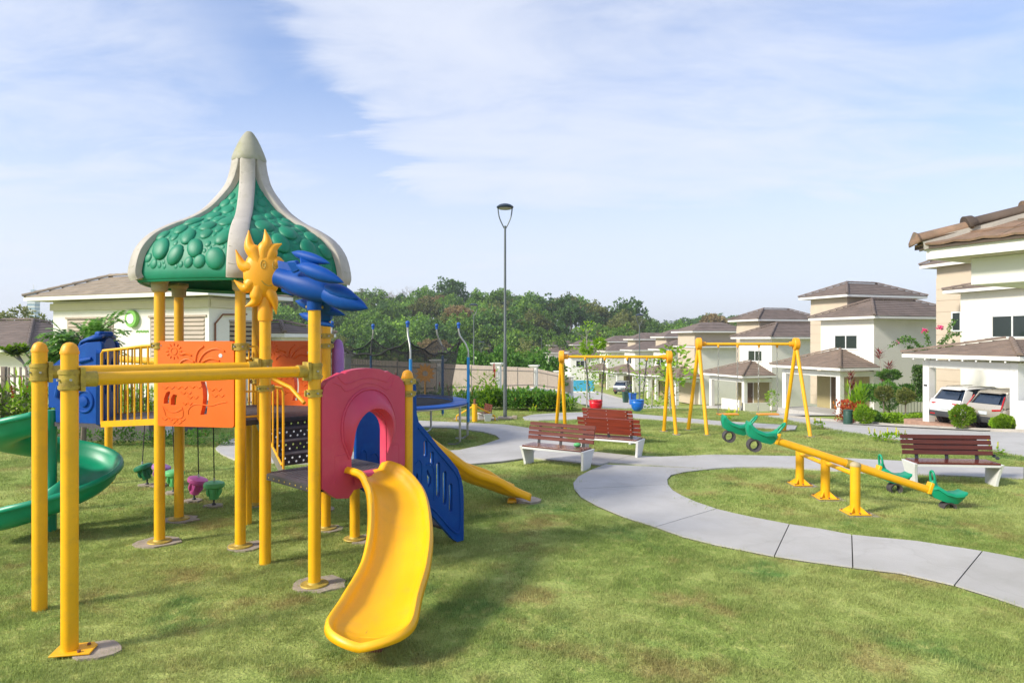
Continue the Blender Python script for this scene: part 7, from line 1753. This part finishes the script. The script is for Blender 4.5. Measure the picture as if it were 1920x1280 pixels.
# saplings behind the swings
def sapling(px, py, Y, h, label, mat='leafbright', crownr=.5, n=260, ls=.14, seed=1, bare_=.45, z=None, balls=None):
    rr = random.Random(seed); p = at(px, py, Y); z = tz(p.x, Y) if z is None else z; root = empty('sapling', (p.x, Y, z), 0, label, 'tree'); b = Vector((p.x, Y, z)); tm = MB(); tm.tube([b, b + Vector((.02, 0, h * .5)), b + Vector((-.02, 0, h * .92))], [.025, .018, .008], 6); vs, fs = [], []
    for _ in range(n):
        t = rr.uniform(bare_, 1); q = b + Vector((0, 0, h * t)); a = rr.uniform(0, 6.28); d = Vector((math.cos(a), math.sin(a), rr.uniform(-.1, .6))); r = crownr * rr.random() ** .6 * math.sin(pi * min(1, (t - bare_) / (1.02 - bare_) * .9 + .08)); pp = q + d * r
        leafquad(vs, fs, pp, (d + rdir(rr) * .6).normalized(), rdir(rr), ls * rr.uniform(.6, 1.2), ls * .45)
    for _ in range(10): t = rr.uniform(bare_, .9); a = rr.uniform(0, 6.28); q = b + Vector((0, 0, h * t)); tm.tube([q, q + Vector((math.cos(a), math.sin(a), .6)) * crownr * .6], [.008, .003], 4)
    for (dx_, dz_, r_) in (balls or []):
        dz_ += (H - 16 * Y / F) - z
        for _ in range(330): o = rdir(rr, .1); leafquad(vs, fs, b + Vector((dx_, 0, dz_)) + o * r_ * rr.uniform(.3, 1), (o + Vector((0, 0, -.5))).normalized(), rdir(rr), .14, .04)
        tm.tube([b + Vector((0, 0, h * .5)), b + Vector((dx_, 0, dz_))], [.02, .012], 5)
    tm.build('trunk', M['palebark'], root); m_ = MB(); m_.add(vs, fs); m_.build('crown', M[mat], root, smooth=0)
sapling(1100, 768, 24, 3.1, 'slender young tree with two bright leaf tufts, left of the red swing', seed=3, crownr=.7, n=260, balls=[(.0, 0, .22), (.47, .17, .17)], bare_=.12)
sapling(1128, 700, 30, 3.2, 'thin leafed young tree between the smaller swing frame posts', seed=5, crownr=1.0, n=230, bare_=.55)
sapling(1222, 770, 27, 2.6, 'young fern leaved tree beside the road lamp', 'leafbright', .9, 230, .16, 7, .25)
sapling(1256, 780, 22, 2.1, 'thin young plant near the right post of the smaller swing frame', 'leafolive', .5, 240, .12, 9, .1)
sapling(1268, 720, 40, 4.0, 'young palm like plant with long bright fronds between the two swing frames', 'leafbright', 1.2, 150, .5, 12, .45)
sapling(1447, 735, 49, 1.6, 'little street tree at the porch of the third house', 'leafbright', .5, 260, .16, 14, .3)
sapling(1700, 800, 30, 1.0, 'grass like young plant on the lawn slope', 'leafbright', .3, 120, .12, 15, .1) if False else None
# gardens between the nearest houses
def ballbush(px, py, Y, r, label, mat='leafbright', stem=.3, z=None, n=2600, cat='bush', sz=.92, ls=.075):
    p = at(px, py, Y); z = tz(p.x, Y) if z is None else z; root = empty('round_bush', (p.x, Y, z), 0, label, cat); rr = random.Random(int(px)); vs, fs = [], []; c = Vector((p.x, Y, z + stem + r * sz))
    for _ in range(n):
        o = rdir(rr); q = c + Vector((o.x, o.y, o.z * sz)) * r * (.62 + .22 * rr.random() ** .4 + .42 * noise.noise(o * 2.6 + Vector((px, 0, 0)))); leafquad(vs, fs, q, (o + Vector((0, 0, .7)) + rdir(rr) * .4).normalized(), rdir(rr), ls * 1.5, ls * .6)
    m_ = MB(); m_.add(vs, fs); m_.build('foliage', M[mat], root, smooth=0); t_ = MB(); t_.tube([(p.x, Y, z - .05), (p.x, Y, z + stem + r * .5)], .03, 6); t_.build('trunk', M['bark'], root)
ballbush(1621, 790, 31, .44, 'bright round clipped bush by the kerb, left of the white pillar', stem=.08)
ballbush(1637, 786, 33, .30, 'small round bush tucked behind the bright one', stem=.05, mat='leafgloss')
ballbush(1804, 799, 26.2, .45, 'bright round bush in front of the white parked car', stem=.18)
ballbush(1884, 800, 25.0, .30, 'bright bush below the champagne car, near the right edge', stem=.12, sz=.85)
ballbush(1871, 799, 25.2, .22, 'smaller lobe shaped bush left of the bush at the right edge', stem=.1)
ballbush(1657, 760, 34.5, .42, 'thin round headed topiary nearest the grille', 'leafolive', 1.05, n=1500)
ballbush(1698, 762, 33, .40, 'thin round headed topiary beside the carport pillar', 'leafolive', .95, n=1500)
ballbush(1666, 775, 35, .62, 'layered dark green shrub in the middle of the flower garden', 'leafgloss', .5, sz=1.3)
ballbush(1668, 745, 35.5, .60, 'flat topped dark green clipped shrub above the layered one', 'leafdark', 2.1, sz=.45)
for i, (px, py, Y, mat, s, l_) in enumerate([(1582, 778, 33, 'leafcroton', 1.35, 'orange red croton at the left of the flower garden'), (1601, 776, 33.5, 'leafcroton', 1.3, 'second croton, darker red, next to the bright round bush'), (1592, 790, 32.5, 'leafcroton', .6, 'low orange croton beside the green drum')]):
    me = clump_mesh(40, .8, .32, .20, .07, [M[mat]], random.Random(i)); p = at(px, py, Y); shrub(me, p.x, Y, s, l_, 'plant', name='croton')
def cordy(px, Y, h, label, n=3, seed=0, s=1.0):
    rr = random.Random(seed); p = at(px, 780, Y); z = tz(p.x, Y); root = empty('cordyline', (p.x, Y, z), 0, label, 'plant'); b = Vector((p.x, Y, z)); tm = MB(); vs, fs = [], []
    for i in range(n):
        hh = h * (1 - .18 * i); t_ = b + Vector((rr.uniform(-.35, .35) * s, rr.uniform(-.2, .2), hh)); tm.tube([b, t_], [.03, .02], 6)
        for j in range(46): a = rr.uniform(0, 6.28); leafquad(vs, fs, t_ - Vector((0, 0, rr.uniform(0, .35))), Vector((math.cos(a), math.sin(a), rr.uniform(-.2, 1.3))).normalized(), Vector((0, 0, 1)), rr.uniform(.3, .5) * s, .06 * s)
    tm.build('stem', M['palebark'], root); m_ = MB(); m_.add(vs, fs); m_.build('foliage', M['leafred'], root, smooth=0)
cordy(1661, 37, 3.6, 'tall dark red cordyline rising above the flower garden', 3, 1, 1.1); cordy(1588, 35, 2.4, 'dark red cordyline in front of the second house pillar', 2, 2, .9)
me = clump_mesh(16, 1.9, .22, .8, .12, [M['leafbright']], random.Random(3), stiff=2.5); p = at(1607, 770, 35); shrub(me, p.x, 35, .9, 'upright yellow green broad leaved plant behind the crotons', 'plant', name='broadleaf_plant')
hb2 = [('leafbright', 1632, 1690, 782, 33.5, 'low clipped hedge across the garden front'), ('leafbright', 1700, 1735, 786, 31.5, 'low clipped hedge touching the carport pillar'), ('leafgloss', 1612, 1650, 735, 37, 'climbing green vine over the arched grille'), ('leafgloss', 1690, 1733, 735, 36, 'dense green creeper on the garden wall by the nearest carport'), ('leafbright', 1712, 1733, 765, 33, 'small clipped hedge behind the front one'), ('leafdark', 1716, 1735, 720, 34, 'dark hanging creeper beside the carport pillar')]
for i, (mat, x0, x1, py, Y, l_) in enumerate(hb2):
    a, b = at(x0, py, Y), at(x1, py, Y); rr = random.Random(i + 50); vs, fs = [], []; z = tz(a.x, Y) if i in (0, 1, 4) else a.z - .5; hgt = .45 if i in (0, 1, 4) else (.9 if i < 5 else 1.4); root = empty('hedge', (a.x, Y, z), 0, l_, 'hedge')
    for _ in range(1800):
        q = a.lerp(b, rr.random()); q.z = z + hgt * rr.random() ** .8; q.y += rr.uniform(-.3, .3); leafquad(vs, fs, q, rdir(rr, .4), rdir(rr), .13, .06)
    m_ = MB(); m_.add(vs, fs); m_.build('foliage', M[mat], root, smooth=0)
    m_ = MB(); m_.tube([(a.x, Y, z), (a.x + .1, Y, z + hgt * .6)], .02, 5); m_.build('stem', M['bark'], root)
# bougainvillea on the carport roof
bg_ = empty('bougainvillea', at(1742, 660, 32.5), 0, 'arching bougainvillea sprays with pink flowers above the carport roof', 'plant'); tm = MB(); vs, fs, v2, f2 = [], [], [], []; rr = random.Random(2)
for pts in ([(1745, 668), (1720, 645), (1700, 632), (1668, 650)], [(1745, 668), (1725, 650), (1705, 638), (1690, 640)], [(1745, 668), (1740, 640), (1735, 622)], [(1752, 668), (1765, 640), (1785, 628), (1800, 626)], [(1748, 668), (1772, 640), (1782, 612), (1790, 600)], [(1750, 668), (1770, 655), (1790, 640)], [(1740, 668), (1715, 655), (1700, 650)]):
    c = crom([at(x, y, 32.5 + rr.uniform(-.4, .4)) for x, y in pts], 8); tm.tube(c, .012, 5)
    for q in c[4:]:
        for _ in range(7): leafquad(vs, fs, q + rdir(rr) * .07, rdir(rr), rdir(rr), .12, .07)
for px, py in ((1735, 620), (1763, 614), (1684, 641)):
    c = at(px, py, 32.5)
    for _ in range(70 if px > 1700 else 14): leafquad(v2, f2, c + Vector((rr.uniform(-.14, .14), rr.uniform(-.1, .1), rr.uniform(-.08, .08))), rdir(rr), rdir(rr), .08, .07)
tm.tube([at(1745, 668, 32.5), at(1748, 790, 32.5)], .02, 5); tm.build('stem', M['bark'], bg_); m_ = MB(); m_.add(vs, fs); m_.build('foliage', M['leafgloss'], bg_, smooth=0); m_ = MB(); m_.add(v2, f2); m_.build('flower', M['flowerpink'], bg_, smooth=0)
# green drum, white flat stones
p = at(1590, 785, 31.5); dr = empty('garden_drum', (p.x, 31.5, tz(p.x, 31.5)), 0, 'dark green drum in front of the crotons', 'bin'); mb = MB(); mb.lathe([(.19, 0), (.20, .05), (.20, .66), (.19, .68)], (0, 0, 0), 20); mb.build('drum_body', M['bingreen'], dr, world=False); mb = MB(); mb.lathe([(.215, .67), (.215, .70), (.1, .72)], (0, 0, 0), 20); mb.build('lid', M['bingreen'], dr, world=False)
# verge grass strip between kerb and houses is part of the lawn; small weeds on the kerb
for i in range(10):
    p = gr(1540 + i * 17, 812 + i * 2.3 - 6); me = lowm[i % 2]; 
# ---------------------------------------------------------------- lawn grass : tufts scattered with geometry nodes
def tuft(name, n, rad, hmin, hmax, w, seed):
    rr = random.Random(seed); vs, fs = [], []
    for i in range(n):
        a = rr.uniform(0, 6.28); r = rad * math.sqrt(rr.random()); p = Vector((r * math.cos(a), r * math.sin(a), -.004)); h = rr.uniform(hmin, hmax); t = rr.uniform(0, 6.28); ln = rr.uniform(.1, .9) * h; q = p + Vector((math.cos(t) * ln, math.sin(t) * ln, h)); s = Vector((-math.sin(t), math.cos(t), 0)) * w
        b = len(vs); vs += [p - s, p + s, q]; fs.append((b, b + 1, b + 2))
    mb = MB(); mb.add(vs, fs); me = mb.mesh(name, M['blade'], 0); return bpy.data.objects.new(name, me)
# keep-out areas
def inside(px_, py_, poly):
    c = False; n = len(poly); j = n - 1
    for i in range(n):
        xi, yi = poly[i]; xj, yj = poly[j]
        if (yi > py_) != (yj > py_) and px_ < (xj - xi) * (py_ - yi) / (yj - yi) + xi: c = not c
        j = i
    return c
KO = [[xy(p) for p in outer] + [xy(p) for p in reversed(inner)],
      [xy(gr(*s[0])) for s in ARM] + [xy(gr(*s[1])) for s in reversed(ARM)],
      [xy(gr(*s[0])) for s in RING] + [xy(gr(*s[1])) for s in reversed(RING)],
      [xy(gr(*p)) for p in LO] + [xy(gr(*p)) for p in reversed(LI)], [xy(p) for p in fill],
      [xy(gr(*a)) for a, b in BK] + [xy(gr(*b)) for a, b in reversed(BK)], [xy(p) for p in nk] + [xy(p) for p in reversed(fk)]]
BB = [(min(p[0] for p in k), max(p[0] for p in k), min(p[1] for p in k), max(p[1] for p in k)) for k in KO]
def blocked(x, y):
    for k, b in zip(KO, BB):
        if b[0] < x < b[1] and b[2] < y < b[3] and inside(x, y, k): return True
    return False
foot = [(POST[k][0] + dx_, POST[k][1] + dy_, r_) for k, dx_, dy_, r_ in [('A', -.02, .02, .20), ('B', .06, .02, .18), ('D', .02, .0, .18), ('F', .05, .03, .21), ('C', .05, 0, .13), ('G', .12, 0, .16), ('P1', .18, .03, .14)]] + [(p.x + .04, p.y, .2) for p in sp0] + [(.22, 9.72, .17)]
rg = random.Random(123)
def scatter(name, y0, y1, dens_, tufts, smin, smax):
    pts = []
    area_rows = int((y1 - y0) / .25)
    for r in range(area_rows):
        ya = y0 + r * .25; hw0 = ya * .80 + .6; n = int(dens_ * .25 * 2 * hw0)
        for _ in range(n):
            x = rg.uniform(-hw0, hw0); y = ya + rg.random() * .25
            if x > 13: continue
            if y > 16 and x < -7.9: continue
            if blocked(x, y): continue
            if any((x - a) ** 2 + (y - b) ** 2 < c * c for a, b, c in foot): continue
            pts.append((x, y, tz(x, y)))
    me = bpy.data.meshes.new(name); me.from_pydata(pts, [], []); o = link(name, me); o['kind'] = 'stuff'
    ng = bpy.data.node_groups.new(name, 'GeometryNodeTree'); ng.interface.new_socket('Geometry', in_out='INPUT', socket_type='NodeSocketGeometry'); ng.interface.new_socket('Geometry', in_out='OUTPUT', socket_type='NodeSocketGeometry')
    gi = ng.nodes.new('NodeGroupInput'); go = ng.nodes.new('NodeGroupOutput'); iop = ng.nodes.new('GeometryNodeInstanceOnPoints'); gtm = ng.nodes.new('GeometryNodeGeometryToInstance')
    for t in tufts:
        oi = ng.nodes.new('GeometryNodeObjectInfo'); oi.inputs['Object'].default_value = t; oi.inputs['As Instance'].default_value = True; ng.links.new(oi.outputs['Geometry'], gtm.inputs[0])
    ng.links.new(gi.outputs[0], iop.inputs['Points']); ng.links.new(gtm.outputs[0], iop.inputs['Instance']); iop.inputs['Pick Instance'].default_value = True
    rn = ng.nodes.new('FunctionNodeRandomValue'); rn.data_type = 'FLOAT_VECTOR'; rn.inputs[0].default_value = (-.08, -.08, 0); rn.inputs[1].default_value = (.08, .08, 6.28); ng.links.new(rn.outputs[0], iop.inputs['Rotation'])
    r2 = ng.nodes.new('FunctionNodeRandomValue'); r2.data_type = 'FLOAT'; r2.inputs[2].default_value = smin; r2.inputs[3].default_value = smax; r2.inputs['Seed'].default_value = 3; ng.links.new(r2.outputs[1], iop.inputs['Scale'])
    ng.links.new(iop.outputs[0], go.inputs[0]); md = o.modifiers.new('scatter', 'NODES'); md.node_group = ng; return len(pts)
hz_ = MB(); hz_.box((0, 770, 13.5), (1830, 1690, 49)); hzo = hz_.build('haze', M['lawn'], smooth=0, kind='stuff')
hm_ = bpy.data.materials.new('haze_air'); hm_.use_nodes = True; ht = hm_.node_tree; ht.nodes.clear(); ho = N(ht, 'ShaderNodeOutputMaterial'); hp_ = N(ht, 'ShaderNodeVolumePrincipled')
hp_.inputs['Color'].default_value = (.92, .95, 1, 1); hp_.inputs['Density'].default_value = .00046; hp_.inputs['Anisotropy'].default_value = .3; ht.links.new(hp_.outputs[0], ho.inputs['Volume']); hzo.data.materials.clear(); hzo.data.materials.append(hm_)
T1 = [tuft('grass_tuft', 170, .13, .012, .034, .0022, i) for i in range(4)]
T2 = [tuft('grass_tuft', 110, .20, .014, .04, .0042, 10 + i) for i in range(4)]
n1_ = scatter('lawn_grass', 4.2, 9.0, 95, T1, .7, 1.25); n2_ = scatter('lawn_grass', 9.0, 23.0, 36, T2, .7, 1.3)
